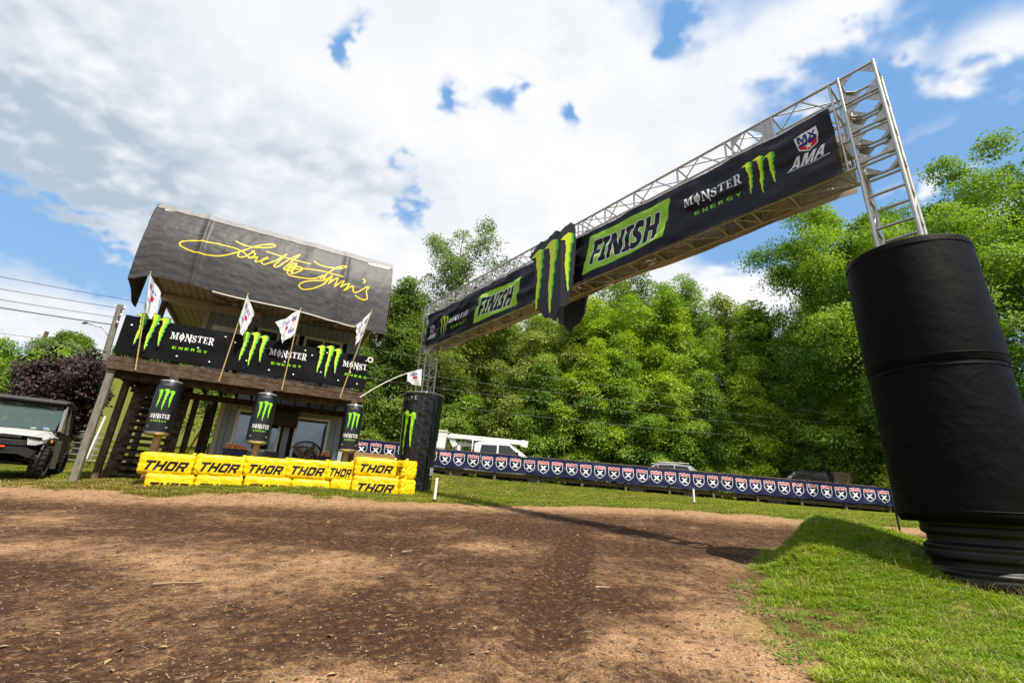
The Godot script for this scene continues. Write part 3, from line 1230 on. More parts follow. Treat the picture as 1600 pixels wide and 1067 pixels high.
func tower(parent: Node, u0: float, foot: float, right: bool) -> void:
	var t := empty("tower", parent)
	var x0 := u0 + 0.025
	var x1 := u0 + 0.475
	for x in [x0, x1]:
		for z in [-0.025, -0.475]:
			member("leg", Vector3(x, foot, z), Vector3(x, TALL, z), 0.027, M.alu, t)
	var levels := [7.61, 7.11, 7.05, 6.56, 6.49, 6.0, 5.93, 5.41, 4.89, 4.37]
	for k in levels.size():
		var y: float = levels[k]
		if y < foot:
			continue
		for z in [-0.025, -0.475]:
			member("rung", Vector3(x0, y, z), Vector3(x1, y, z), 0.02, M.alu, t)
		for x in [x0, x1]:
			member("rung", Vector3(x, y + (0.0 if k < 7 else 0.06), -0.475), Vector3(x, y + (0.0 if k < 7 else 0.06), -0.025), 0.018, M.alu, t)
	# corner plates of the three frames that carry the beam; diagonals below
	for k in 3:
		var hi := 7.61 - k * 0.555
		var lo := hi - 0.5
		for z in [-0.025, -0.475]:
			for c in [[x0, hi, 1, -1], [x1, hi, -1, -1], [x0, lo, 1, 1], [x1, lo, -1, 1]]:
				gusset(t, Vector3(c[0], c[1], z), Vector3(c[2], 0, 0), Vector3(0, c[3], 0), 0.215)
		for x in [x0, x1]:
			for c in [[-0.025, hi, -1, -1], [-0.475, hi, 1, -1], [-0.025, lo, -1, 1], [-0.475, lo, 1, 1]]:
				gusset(t, Vector3(x, c[1], c[0]), Vector3(0, 0, c[2]), Vector3(0, c[3], 0), 0.20)
		for y in [hi, lo]:
			for c in [[x0, -0.025, 1, -1], [x1, -0.025, -1, -1], [x0, -0.475, 1, 1], [x1, -0.475, -1, 1]]:
				gusset(t, Vector3(c[0], y, c[1]), Vector3(c[2], 0, 0), Vector3(0, 0, c[3]), 0.15)
	for k in range(6, 9):
		var a: float = levels[k]
		var b: float = levels[k + 1]
		for x in [x0, x1]:
			if b > foot - 0.4:
				member("brace", Vector3(x, a, -0.025 if k % 2 == 0 else -0.475), Vector3(x, b, -0.475 if k % 2 == 0 else -0.025), 0.0125, M.alu, t)
		if not right and b > foot - 0.4:
			member("brace", Vector3(x0, b, -0.475), Vector3(x1, a, -0.475), 0.0125, M.alu, t)


func wavy_banner(called: String, u0: float, u1: float, y0: float, y1: float, z: float, im: Image, s: int, label: String, back := false) -> void:
	var t := thing(called, label, "banner", GATE_AT, GATE_TURN, "banners on the finish gantry")
	var q := fast(s, 0.8, 3)
	var k := fast(s + 1, 1.7, 2)
	var b := MB.new()
	var at := func(u: float, v: float) -> Vector3:
		var x := lerpf(u0, u1, u)
		var y := lerpf(y0, y1, v)
		var sag := 0.02 * sin(x * 2.1 + s) * (1.0 - v) + 0.012 * sin(x * 5.3) * v
		var wave := q.get_noise_2d(x * 0.55 + y * 1.2, y * 2.0 - x * 0.45) * 0.085 + 0.05 * absf(q.get_noise_2d(x * 0.9 - y * 0.8, y * 0.9 + x * 0.5)) + k.get_noise_2d(x * 0.5 + y * 2.0, y * 1.4 - x) * 0.02
		return Vector3(x, y + sag, z + wave * (0.5 + 0.5 * sin(PI * v)) * (-1.0 if back else 1.0))
	b.sheet(int((u1 - u0) * 16), 18, at)
	var m := cloth_print(im, 0.42, 0.35)
	obj("cloth", b, m, t)
	var e := MB.new()
	e.sheet(int((u1 - u0) * 8), 1, func(u, v): return at.call(u, 1.0) + Vector3(0, 0.012 * v, 0.004))
	obj("hem", e, M.trim, t)
	# ties round the chord
	for i in int((u1 - u0) / 1.0) + 1:
		var p: Vector3 = at.call(clampf((i + 0.05) / (u1 - u0), 0.0, 1.0), 1.0)
		rod_obj("tie", p + Vector3(0, -0.02, 0.0), Vector3(p.x, 7.125, -0.0), 0.006, M.white_plastic, t, 6)


func gate_image(left: bool) -> Image:
	var k := 280.0 if left else 330.0
	var u0 := 0.06 if left else 6.2
	var u1 := 6.2 if left else 12.26
	var im := sheet_image(int((u1 - u0) * k), int(1.19 * k), Color(0.062, 0.060, 0.072))
	var p := func(u: float, y: float) -> Vector2: return Vector2((u - u0) * k, (7.09 - y) * k)
	var r := Vector2(k, 0)
	var d := Vector2(0, k)
	var par := [[3.24, 6.86], [5.06, 6.80], [4.86, 6.06], [2.86, 6.02]] if left else [[7.44, 6.97], [9.53, 6.90], [9.32, 6.13], [7.2, 6.05]]
	var box := PackedVector2Array()
	for q in par:
		box.append(p.call(q[0], q[1]))
	fill(im, box, Color(0.60, 0.80, 0.20))
	# the black word with its white outline
	var o: Vector2 = box[0].lerp(box[3], 0.20).lerp(box[1].lerp(box[2], 0.20), 0.095)
	var right: Vector2 = (box[1] - box[0]) * 0.80
	var down: Vector2 = (box[3] - box[0]) * 0.60
	write(im, "FINISH", "Droid Sans", o, right, down, Color(0.9, 0.91, 0.92), 0.034 * k)
	write(im, "FINISH", "Droid Sans", o, right, down, Color(0.062, 0.06, 0.072), 0.016 * k)
	if left:
		badge(im, p.call(0.26, 6.62), r * 0.27, d * 0.28)
		slanted_ama(im, p.call(0.16, 6.30), r * 0.54, d * 0.17)
		claws(im, p.call(0.93, 6.75), r * 0.50, d * 0.67, CLAW_GREEN, CLAW_YELLOW)
		drink_words(im, p.call(1.46, 6.60), r * 1.1, d * 0.2, p.call(1.62, 6.28), r * 0.92, d * 0.075)
	else:
		drink_words(im, p.call(9.80, 6.70), r * 1.09, d * 0.21, p.call(9.96, 6.37), r * 0.86, d * 0.075)
		claws(im, p.call(10.90, 6.86), r * 0.55, d * 0.72, CLAW_GREEN, CLAW_YELLOW)
		badge(im, p.call(11.73, 6.90), r * 0.33, d * 0.35)
		slanted_ama(im, p.call(11.56, 6.53), r * 0.6, d * 0.2)
	return im


func jagged(points: Array, s: int, cuts: int, amount: float) -> PackedVector2Array:
	var r := RandomNumberGenerator.new()
	r.seed = s
	var out := PackedVector2Array()
	for i in points.size():
		var a: Vector2 = points[i]
		var b: Vector2 = points[(i + 1) % points.size()]
		out.append(a)
		for k in range(1, cuts):
			out.append(a.lerp(b, float(k) / cuts) + (b - a).orthogonal().normalized() * r.randf_range(-amount, amount))
	return out


func emblem(label: String, x: Transform3D, seed_no: int) -> void:
	var t := thing("claw_emblem", label, "sign", GATE_AT, GATE_TURN, "claw emblems on the finish gantry")
	var board := speckled(mat(Color.WHITE, 0.6), 61, 0.02, Color(0.115, 0.118, 0.125), Color(0.145, 0.15, 0.16), 1.0)
	# two leaves folded along a line between the second and third strokes; x = 0 is the left tip
	var leaf := [Vector2(0.0, 2.00), Vector2(0.18, 2.14), Vector2(0.41, 2.29), Vector2(0.57, 2.22), Vector2(0.94, 2.38), Vector2(1.12, 2.27), Vector2(1.15, 0.29), Vector2(0.94, 0.02), Vector2(0.79, 0.16), Vector2(0.62, 0.18), Vector2(0.42, 0.47), Vector2(0.30, 1.0), Vector2(0.24, 1.5), Vector2(0.16, 1.86)]
	var wing := [Vector2(0.0, 2.29), Vector2(0.24, 2.45), Vector2(0.34, 2.37), Vector2(0.37, 1.85), Vector2(0.33, 1.15), Vector2(0.29, 0.78), Vector2(0.15, 0.30), Vector2(0.03, 0.29)]
	var a := MB.new()
	a.slab(jagged(leaf, seed_no, 4, 0.018), 0.05)
	obj("front_leaf", a, board, t, x)
	var bend := x * Transform3D(Basis(Vector3.UP, 0.34), Vector3(1.13, 0, 0))
	var b := MB.new()
	b.slab(jagged(wing, seed_no + 1, 4, 0.014), 0.05)
	obj("side_leaf", b, board, t, bend)
	if seed_no > 92:
		return
	var green := mat(CLAW_GREEN, 0.5)
	var yellow := mat(CLAW_YELLOW, 0.5)
	var mid := mat(CLAW_GREEN.lerp(CLAW_YELLOW, 0.55), 0.5)
	for i in 3:
		var o := Vector2(0.12, 2.15) if i < 2 else Vector2(-0.66, 2.27)
		var size := Vector2(1.40, 1.92) if i < 2 else Vector2(1.02, 1.95)
		var holder := obj("claw_stroke", claw_plate(i, 1.0, 0.0, o, size, 0.006), green, t, x if i < 2 else bend)
		obj("stroke_core", claw_plate(i, 0.80, 0.0, o, size, 0.009), mid, holder)
		obj("stroke_core", claw_plate(i, 0.60, 0.0, o, size, 0.012), yellow, holder)


func gantry() -> void:
	var g := thing("finish_gantry", "silver aluminium truss gantry spanning the dirt track, a lattice beam on two lattice towers", "gantry", GATE_AT, GATE_TURN)
	tower(g, -0.5, 3.4, false)
	tower(g, 12.4, 3.6, true)
	box_truss("top_truss", g, 0.0, 12.4, 7.09, 7.64, [0.03, 0.52, 0.95, 1.47, 2.0, 2.49, 3.0, 3.48, 4.0, 4.53, 5.28, 5.42, 6.2, 6.98, 7.12, 7.8, 8.6, 9.64, 10.62, 10.74, 11.27, 11.44, 12.3])
	box_truss("bottom_truss", g, 0.0, 12.4, 5.93, 6.48, [0.03, 0.5, 1.1, 1.75, 2.4, 3.05, 3.7, 4.4, 5.1, 5.3, 6.0, 6.7, 7.1, 7.7, 8.35, 9.0, 9.65, 10.3, 10.6, 10.9, 11.5, 12.3])
	box_obj("splice_plate", Vector3(11.355, 7.365, -0.012), Vector3(0.15, 0.44, 0.008), M.alu_plate, g, 0.002)
	# upright frames that tie the two trusses
	for u in [0.03, 5.35, 10.68, 12.3]:
		for z in [-0.03, -0.47]:
			member("upright", Vector3(u, 6.45, z), Vector3(u, 7.12, z), 0.025, M.alu, g)
	for c in [[10.76, 1], [11.25, -1]]:
		gusset(g, Vector3(c[0], 7.6, -0.02), Vector3(c[1], 0, 0), Vector3(0, -1, 0), 0.2)
		gusset(g, Vector3(c[0], 7.12, -0.02), Vector3(c[1], 0, 0), Vector3(0, 1, 0), 0.2)
	wavy_banner("arch_banner", 0.06, 6.2, 5.90, 7.09, 0.085, gate_image(true), 71, "black cloth banner with lime FINISH, between the left tower and the claw emblem")
	wavy_banner("arch_banner", 6.2, 12.26, 5.90, 7.09, 0.085, gate_image(false), 75, "black cloth banner with lime FINISH, between the claw emblem and the right tower")
	var plain := sheet_image(512, 64, Color(0.84, 0.81, 0.75))
	grain(plain, 83, 0.25)
	wavy_banner("rear_banner", 0.06, 12.26, 5.92, 7.07, -0.585, plain, 79, "pale reverse of the banner on the gantry's far side, seen through the truss", true)
	for k in 12:
		box_obj("soffit_panel", Vector3(0.58 + 1.02 * k, 6.5, -0.26), Vector3(1.0, 0.012, 0.5), M.ply, g, 0.002)
	emblem("black jagged board with three green and yellow claw strokes, on the gantry beam's front", Transform3D(Basis.IDENTITY, Vector3(5.68, 5.0, 0.40)), 91)
	emblem("plain black jagged board hanging below the far side of the gantry beam", Transform3D(Basis(Vector3.UP, PI), Vector3(6.85, 5.25, -0.92)), 95)
	pillars()


func cover_shape(rings: Array, centre: Vector3, s: int, wrinkle: float, diagonal: float) -> MB:
	var q := fast(s, 1.0, 4, 0.55)
	var b := MB.new()
	b.sheet(180, 120, func(u: float, v: float) -> Vector3:
		var y: float = lerpf(rings[0][0], rings[rings.size() - 1][0], v)
		var r := along(rings, y)
		var a := (u - 0.5) * TAU
		var cx := cos(a)
		var sx := sin(a)
		var seam := smoothstep(0.04, 0.0, 0.5 - absf(u - 0.5)) + smoothstep(0.04, 0.0, absf(u - 0.5) - 0.0) * 0.0
		var w := q.get_noise_3d(sx * 1.4 + y * diagonal, cx * 1.4, y * 2.6) + 0.3 * q.get_noise_3d(sx * 2.4 + y * diagonal * 3.0, cx * 2.4 - y * diagonal * 2.0, y * 1.2)
		var crease := absf(q.get_noise_3d(sx * 1.1 + y * diagonal * 1.4 + 9.0, cx * 1.1, y * 1.5 - sx * diagonal * 1.6))
		r += w * wrinkle * (1.0 + 0.5 * seam) + wrinkle * 0.5 * exp(-crease * crease * 60.0)
		if diagonal > 0.8:
			r += 0.007 * sin(a * 6.0 + y * 5.5 + w * 3.0) * (0.5 + 0.5 * sin(a * 2.0 - y * 1.3 + 1.0)) + 0.004 * sin(a * 13.0 + y * 12.0 + w * 5.0)
		return centre + Vector3(sx * r, y, cx * r))
	return b


func pillars() -> void:
	# left: the corrugated pipe wrapped like a drink can
	var w := 2048
	var h := 1024
	var im := sheet_image(w, h, Color(0.05, 0.05, 0.055))
	var lo := 1.02
	var hi := 4.28
	var p := func(deg: float, y: float) -> Vector2: return Vector2((deg / 360.0 + 0.5) * w, (hi - y) / (hi - lo) * h)
	claws(im, p.call(-26.0, 3.72), Vector2(0.205 * w, 0), Vector2(0, 1.42 / (hi - lo) * h), CLAW_LIME.lerp(CLAW_GREEN, 0.5), CLAW_LIME.lerp(CLAW_YELLOW, 0.6))
	var x := -38.0
	for l in "TAURINE":
		write(im, l, "Droid Serif", p.call(x, 4.17), Vector2(0.020 * w if l != "I" else 0.009 * w, 0), Vector2(0, 0.034 * h), Color(0.8, 0.8, 0.8), 0.0, 400)
		x += 13.0 if l != "I" else 9.0
	drink_words(im, p.call(114.0, 1.98), Vector2(0.24 * w, 0), Vector2(0, 0.085 * h), p.call(122.0, 1.66), Vector2(0.2 * w, 0), Vector2(0, 0.02 * h))
	fill(im, PackedVector2Array([p.call(36.0, 1.30), p.call(58.0, 1.28), p.call(58.0, 1.20), p.call(36.0, 1.22)]), Color(0.8, 0.8, 0.8))
	var t := thing("can_wrap_pillar", "tall black pillar dressed as a drink can, under the left tower of the gantry", "pillar", GATE_AT, GATE_TURN)
	var centre := Vector3(-0.25, 0, -0.25)
	obj("wrap", cover_shape([[lo, 0.55], [1.6, 0.56], [3.0, 0.61], [4.0, 0.655], [hi, 0.665]], centre, 131, 0.006, 0.9), cloth_print(im, 0.33, 0.6), t)
	var rim := MB.new()
	rim.lathe(PackedVector2Array([Vector2(0.655, 4.27), Vector2(0.70, 4.275), Vector2(0.705, 4.31), Vector2(0.68, 4.33), Vector2(0.60, 4.325), Vector2(0.0, 4.32)]), 48, Transform3D(Basis.IDENTITY, centre))
	obj("rim", rim, M.steel, t)
	var flap := MB.new()
	flap.sheet(3, 40, func(u: float, v: float) -> Vector3:
		var y := lerpf(lo, hi, v)
		var r := along([[lo, 0.565], [hi, 0.685]], y) + 0.012 * sin(y * 7.0)
		var a := deg_to_rad(97.0 + 9.0 * u + 1.5 * sin(y * 3.0))
		return centre + Vector3(sin(a) * r, y, cos(a) * r))
	obj("seam_flap", flap, mat(Color(0.035, 0.035, 0.04), 0.35, 0.0, 0.6), t)
	# right: a corrugated pipe that stands in the bank, and the padded cover round its upper part
	var pc := Vector3(5.22, 0, -5.33)
	var pipe := thing("corrugated_pipe", "black corrugated plastic pipe standing in the grassy bank under the right tower", "pipe", pc)
	var prof := PackedVector2Array()
	var y := -0.3
	while y < 1.5:
		var ph := fposmod(y, 0.25) / 0.25
		var r := 0.425 + 0.045 * smoothstep(0.05, 0.22, ph) * (1.0 - smoothstep(0.66, 0.84, ph)) - 0.009 * exp(-pow((ph - 0.5) / 0.05, 2.0))
		prof.append(Vector2(r, y))
		y += 0.25 / 24.0
	var b := MB.new()
	b.lathe(prof, 64)
	var plastic := speckled(mat(Color.WHITE, 0.46, 0.0, 0.4), 141, 0.03, Color(0.05, 0.052, 0.055), Color(0.12, 0.115, 0.11), 2.5)
	obj("wall", b, plastic, pipe)
	var pad := thing("padded_cover", "large black padded cover wrapped round the pipe under the right tower", "cover", pc, 0.0)
	var cloth := speckled(mat(Color.WHITE, 0.55, 0.0, 0.22), 143, 0.02, Color(0.016, 0.0155, 0.017), Color(0.032, 0.031, 0.033), 1.2)
	cloth.normal_enabled = true
	cloth.normal_texture = noise_tex(149, 512, 0.018, 4, [], true, 10.0)
	cloth.normal_scale = 0.1
	obj("lower_pad", cover_shape([[1.15, 0.62], [1.22, 0.655], [2.0, 0.655], [2.82, 0.645], [2.89, 0.635]], Vector3.ZERO, 145, 0.0055, 0.5), cloth, pad)
	obj("upper_pad", cover_shape([[2.87, 0.648], [2.93, 0.662], [3.6, 0.665], [4.38, 0.655], [4.44, 0.648]], Vector3.ZERO, 147, 0.0035, 0.15), cloth, pad)
	var lid := MB.new()
	lid.lathe(PackedVector2Array([Vector2(0.650, 4.43), Vector2(0.645, 4.455), Vector2(0.5, 4.46), Vector2(0.0, 4.46)]), 48)
	obj("lid", lid, cloth, pad)
	var under := MB.new()
	under.lathe(PackedVector2Array([Vector2(0.44, 1.19), Vector2(0.6, 1.165), Vector2(0.635, 1.17)]), 48)
	obj("hem", under, M.black_rough, pad)
	for k in [[1.27, 0.657], [2.82, 0.648], [2.95, 0.664], [4.37, 0.657]]:
		var st := MB.new()
		st.lathe(PackedVector2Array([Vector2(k[1] - 0.004, k[0] - 0.008), Vector2(k[1] + 0.006, k[0] - 0.003), Vector2(k[1] + 0.006, k[0] + 0.003), Vector2(k[1] - 0.004, k[0] + 0.008)]), 72)
		obj("stitched_seam", st, cloth, pad)
	# the lacing down its right side
	var line := MB.new()
	line.sheet(3, 60, func(u: float, v: float) -> Vector3:
		var a := deg_to_rad(62.0 + 4.0 * u)
		var yy := lerpf(1.2, 4.42, v)
		var rr := 0.682 + 0.006 * sin(yy * 19.0)
		return Vector3(sin(a) * rr, yy, cos(a) * rr))
	obj("closing_flap", line, M.black_rough, pad)
	for k in 9:
		var yy := 1.5 + k * 0.34
		var s := MB.new()
		var pts := PackedVector3Array()
		var ra := PackedFloat32Array()
		for i in 6:
			var a := deg_to_rad(50.0 + 5.0 * i)
			var rr := 0.69 + 0.03 * sin(PI * i / 5.0)
			pts.append(Vector3(sin(a) * rr, yy - 0.012 * i, cos(a) * rr))
			ra.append(0.008)
		s.tube(pts, ra, 6)
		obj("strap", s, M.black, pad)


# the deck house: its own frame has x along the front, y from the ground, -z into the building ------------
const HOUSE_AT := Vector3(-9.86, 1.02, -11.0)
const HOUSE_TURN := 0.4668


func hx(s: float, y: float, t: float) -> Vector3:
	return HOUSE_AT + Basis(Vector3.UP, HOUSE_TURN) * Vector3(s, y, -t)


func window_in(parent: Node, s0: float, s1: float, y0: float, y1: float, t: float, split: bool, sill := true) -> void:
	var w := empty("window", parent)
	var f := 0.085
	box_obj("frame", Vector3((s0 + s1) / 2, y1 - f / 2, -t + 0.02), Vector3(s1 - s0, f, 0.09), M.trim, w)
	box_obj("frame", Vector3((s0 + s1) / 2, y0 + f / 2, -t + 0.02), Vector3(s1 - s0, f, 0.09), M.trim, w)
	for s in [s0 + f / 2, s1 - f / 2]:
		box_obj("frame", Vector3(s, (y0 + y1) / 2, -t + 0.02), Vector3(f, y1 - y0 - 2 * f, 0.085), M.trim, w)
	if split:
		box_obj("mullion", Vector3((s0 + s1) / 2, (y0 + y1) / 2, -t + 0.015), Vector3(0.07, y1 - y0 - 2 * f, 0.07), M.trim, w)
		box_obj("pane", Vector3(s0 + f + (s1 - s0 - 2 * f) / 4, (y0 + y1) / 2, -t + 0.012), Vector3((s1 - s0 - 2 * f) / 2, y1 - y0 - 2 * f, 0.012), M.window, w, 0.001)
		box_obj("pane", Vector3(s1 - f - (s1 - s0 - 2 * f) / 4, (y0 + y1) / 2, -t + 0.006), Vector3((s1 - s0 - 2 * f) / 2, y1 - y0 - 2 * f, 0.012), M.window, w, 0.001)
	else:
		box_obj("pane", Vector3((s0 + s1) / 2, (y0 + y1) / 2, -t + 0.01), Vector3(s1 - s0 - 2 * f, y1 - y0 - 2 * f, 0.012), M.window, w, 0.001)


# a wall of upright boards with shadow gaps, between openings given as [s0, s1, y0, y1]
func board_wall(called: String, parent: Node, s0: float, s1: float, y0: float, y1: float, t: float, m: Material, openings: Array, pitch := 0.2) -> void:
	var w := empty(called, parent)
	box_obj("backing", Vector3((s0 + s1) / 2, (y0 + y1) / 2, -t - 0.045), Vector3(s1 - s0, y1 - y0, 0.05), M.black_rough, w, 0.001)
	var s := s0
	while s < s1 - 0.02:
		var e := minf(s + pitch, s1)
		var spans := [[y0, y1]]
		for o in openings:
			if e > o[0] + 0.01 and s < o[1] - 0.01:
				var cut := []
				for p in spans:
					if o[2] > p[0] + 0.02:
						cut.append([p[0], minf(o[2], p[1])])
					if o[3] < p[1] - 0.02:
						cut.append([maxf(o[3], p[0]), p[1]])
				spans = cut
		for p in spans:
			if p[1] - p[0] > 0.02:
				box_obj("board", Vector3((s + e) / 2, (p[0] + p[1]) / 2, -t - 0.008), Vector3(e - s - 0.012, p[1] - p[0], 0.022), m, w, 0.004)
		s = e


func house() -> void:
	var h := thing("deck_house", "two-storey grey timber deck house with an open porch on wooden posts", "house", HOUSE_AT, HOUSE_TURN)
	var W := 6.02
	# deck: posts, beams, joists, boards
	var deck := empty("deck", h)
	for p in [[0.0, 0.12, M.grey_wood, 0.15], [0.02, 1.55, M.old_wood, 0.15], [0.05, 2.7, M.old_wood, 0.14], [0.06, 4.3, M.old_wood, 0.15], [1.55, 2.75, M.old_wood, 0.15], [2.05, 2.9, M.deck_wood, 0.13], [1.75, 4.3, M.old_wood, 0.15]]:
		box_obj("post", Vector3(p[0], 1.22, -p[1]), Vector3(p[3], 2.9, p[3]), p[2], deck, 0.012)
	for s in [1.32, 3.52, 5.84]:
		var b := MB.new()
		b.tube(PackedVector3Array([Vector3(s, -0.4, -0.05), Vector3(s + 0.01, 1.0, -0.05), Vector3(s, 2.5, -0.06)]), PackedFloat32Array([0.095, 0.088, 0.08]), 14)
		obj("post", b, M.log_wood, deck)
		box_obj("post_block", Vector3(s, 2.66, 0.03), Vector3(0.19, 0.34, 0.05), M.deck_wood, deck)
	box_obj("fascia", Vector3(W / 2 - 0.02, 2.76, 0.0), Vector3(W + 0.18, 0.2, 0.045), M.deck_wood, deck, 0.008)
	box_obj("fascia", Vector3(W / 2 - 0.02, 2.93, -0.008), Vector3(W + 0.16, 0.13, 0.05), M.deck_wood, deck, 0.008)
	box_obj("fascia", Vector3(-0.09, 2.80, -1.35), Vector3(0.045, 0.28, 2.66), M.deck_wood, deck, 0.008)
	box_obj("fascia", Vector3(W + 0.07, 2.80, -1.35), Vector3(0.045, 0.28, 2.66), M.deck_wood, deck, 0.008)
	for k in 15:
		box_obj("joist", Vector3(0.05 + k * 0.425, 2.79, -1.35), Vector3(0.045, 0.2, 2.62), M.deck_wood, deck, 0.004)
	box_obj("beam", Vector3(W / 2, 2.6, -0.35), Vector3(W + 0.1, 0.18, 0.09), M.deck_wood, deck)
	box_obj("beam", Vector3(W / 2, 2.6, -2.45), Vector3(W + 0.1, 0.18, 0.09), M.deck_wood, deck)
	for k in 19:
		box_obj("deck_board", Vector3(W / 2, 2.917, -0.1 - k * 0.143), Vector3(W + 0.06, 0.03, 0.136), M.grey_wood, deck, 0.003)
	for k in 12:
		box_obj("deck_board", Vector3(0.65, 2.917, -2.82 - k * 0.143), Vector3(1.2, 0.03, 0.136), M.deck_wood, deck, 0.003)
	# railing behind the banners
	var rail := empty("railing", h)
	for s in [0.02, 1.2, 2.4, 3.6, 4.8, 5.98]:
		box_obj("rail_post", Vector3(s, 3.45, -0.09), Vector3(0.09, 1.1, 0.09), M.old_wood, rail)
	box_obj("top_rail", Vector3(W / 2, 4.02, -0.09), Vector3(W + 0.1, 0.04, 0.14), M.old_wood, rail)
	for y in [3.12, 3.5]:
		box_obj("lower_rail", Vector3(W / 2, y, -0.09), Vector3(W, 0.09, 0.035), M.old_wood, rail)
	for k in 46:
		box_obj("baluster", Vector3(0.12 + k * 0.128, 3.36, -0.062), Vector3(0.035, 0.62, 0.035), M.old_wood, rail, 0.003)
	# side railing on the left, and the stair behind it
	box_obj("top_rail", Vector3(0.0, 4.02, -1.35), Vector3(0.14, 0.04, 2.4), M.old_wood, rail)
	for k in 10:
		box_obj("baluster", Vector3(0.0, 3.5, -0.3 - k * 0.23), Vector3(0.035, 0.95, 0.035), M.old_wood, rail, 0.003)
	var stair := empty("stair", h)
	for k in 13:
		box_obj("tread", Vector3(0.72, 0.21 + 0.205 * k, -2.15 - 0.03 * k), Vector3(1.05, 0.045, 0.30), M.old_wood, stair, 0.004)
	for s in [0.17, 1.27]:
		bar_obj("stringer", Vector3(s, -0.05, -2.1), Vector3(s, 2.85, -2.55), 0.05, 0.3, M.old_wood, stair, Vector3.RIGHT)
	for k in 14:
		box_obj("screen_board", Vector3(0.7, 0.12 + k * 0.19, -2.62 - 0.02 * k), Vector3(1.1, 0.10, 0.02), M.old_wood, stair, 0.003)
	# walls
	var t := 2.6
	board_wall("lower_wall", h, 2.32, 5.98, -0.3, 2.62, t, M.siding, [[2.72, 4.05, 1.13, 2.40], [4.45, 5.52, 0.3, 2.38]])
	window_in(h, 2.72, 4.05, 1.13, 2.40, t, false)
	window_in(h, 4.45, 5.52, 0.3, 2.38, t, false)
	board_wall("upper_wall", h, 1.22, 5.98, 2.93, 5.62, t, M.siding, [[2.72, 4.02, 3.95, 5.17], [4.18, 5.47, 3.95, 5.17], [1.42, 2.3, 2.95, 5.0]])
	window_in(h, 2.72, 4.02, 3.95, 5.17, t, true)
	window_in(h, 4.18, 5.47, 3.95, 5.17, t, true)
	var door := box_obj("door", Vector3(1.86, 3.96, -t), Vector3(0.86, 2.06, 0.05), M.trim, h, 0.004)
	box_obj("door_panel", Vector3(0, 0.5, 0.028), Vector3(0.62, 0.75, 0.012), M.beige, door, 0.004)
	box_obj("door_panel", Vector3(0, -0.5, 0.028), Vector3(0.62, 0.75, 0.012), M.beige, door, 0.004)
	for c in [[2.30, 1.16, 3.0], [1.22, 4.28, 2.7], [6.0, 4.28, 2.7], [6.0, 1.16, 3.0]]:
		box_obj("corner_trim", Vector3(c[0], c[1], -t - 0.01), Vector3(0.13, c[2], 0.13), M.beige if c[0] < 5.0 else M.siding, h, 0.008)
	# the side and rear walls, as far as one could see them from beside
	box_obj("side_wall", Vector3(5.98, 2.7, -4.75), Vector3(0.12, 6.0, 4.2), M.siding, h)
	box_obj("rear_wall", Vector3(4.15, 2.7, -6.85), Vector3(3.7, 6.0, 0.12), M.siding, h)
	box_obj("inner_wall", Vector3(2.34, 1.1, -4.75), Vector3(0.1, 2.9, 4.2), M.siding, h)
	# roof: ceiling boards, beam, posts, sloping sheet
	var ceil := empty("porch_ceiling", h)
	for k in 33:
		box_obj("ceiling_board", Vector3(0.05 + k * 0.192, 5.71, -3.4), Vector3(0.178, 0.02, 6.9), M.soffit, ceil, 0.005)
	box_obj("backing", Vector3(3.1, 5.75, -3.4), Vector3(6.3, 0.04, 6.95), M.black_rough, ceil)
	box_obj("edge_trim", Vector3(-0.09, 5.68, -3.4), Vector3(0.06, 0.24, 6.95), M.beige, ceil)
	box_obj("edge_trim", Vector3(6.28, 5.68, -3.4), Vector3(0.06, 0.24, 6.95), M.beige, ceil)
	box_obj("porch_beam", Vector3(1.35, 5.52, -2.45), Vector3(2.75, 0.24, 0.16), M.beige, h)
	box_obj("roof_post", Vector3(0.06, 4.2, -2.45), Vector3(0.14, 2.5, 0.14), M.old_wood, h, 0.01)
	box_obj("roof_post", Vector3(0.06, 4.3, -6.7), Vector3(0.14, 2.9, 0.14), M.old_wood, h, 0.01)
	var slope := MB.new()
	slope.bar(Vector3(3.1, 7.35, -0.15), Vector3(3.1, 5.85, -7.2), 6.35, 0.08, Vector3(0, 1, 0))
	obj("roof", slope, M.alu_plate, h)
	for s in [0.0, 6.2]:
		var gable := MB.new()
		gable.slab(PackedVector2Array([Vector2(0.2, 5.78), Vector2(6.9, 5.78), Vector2(6.9, 5.9), Vector2(0.2, 7.28)]), 0.06, Transform3D(Basis(Vector3.UP, PI / 2), Vector3(s, 0, 0)))
		obj("gable", gable, M.siding, h)
	box_obj("front_frame", Vector3(3.1, 6.35, -0.42), Vector3(6.2, 1.3, 0.06), M.black_rough, h)
	tarp()
	house_things()


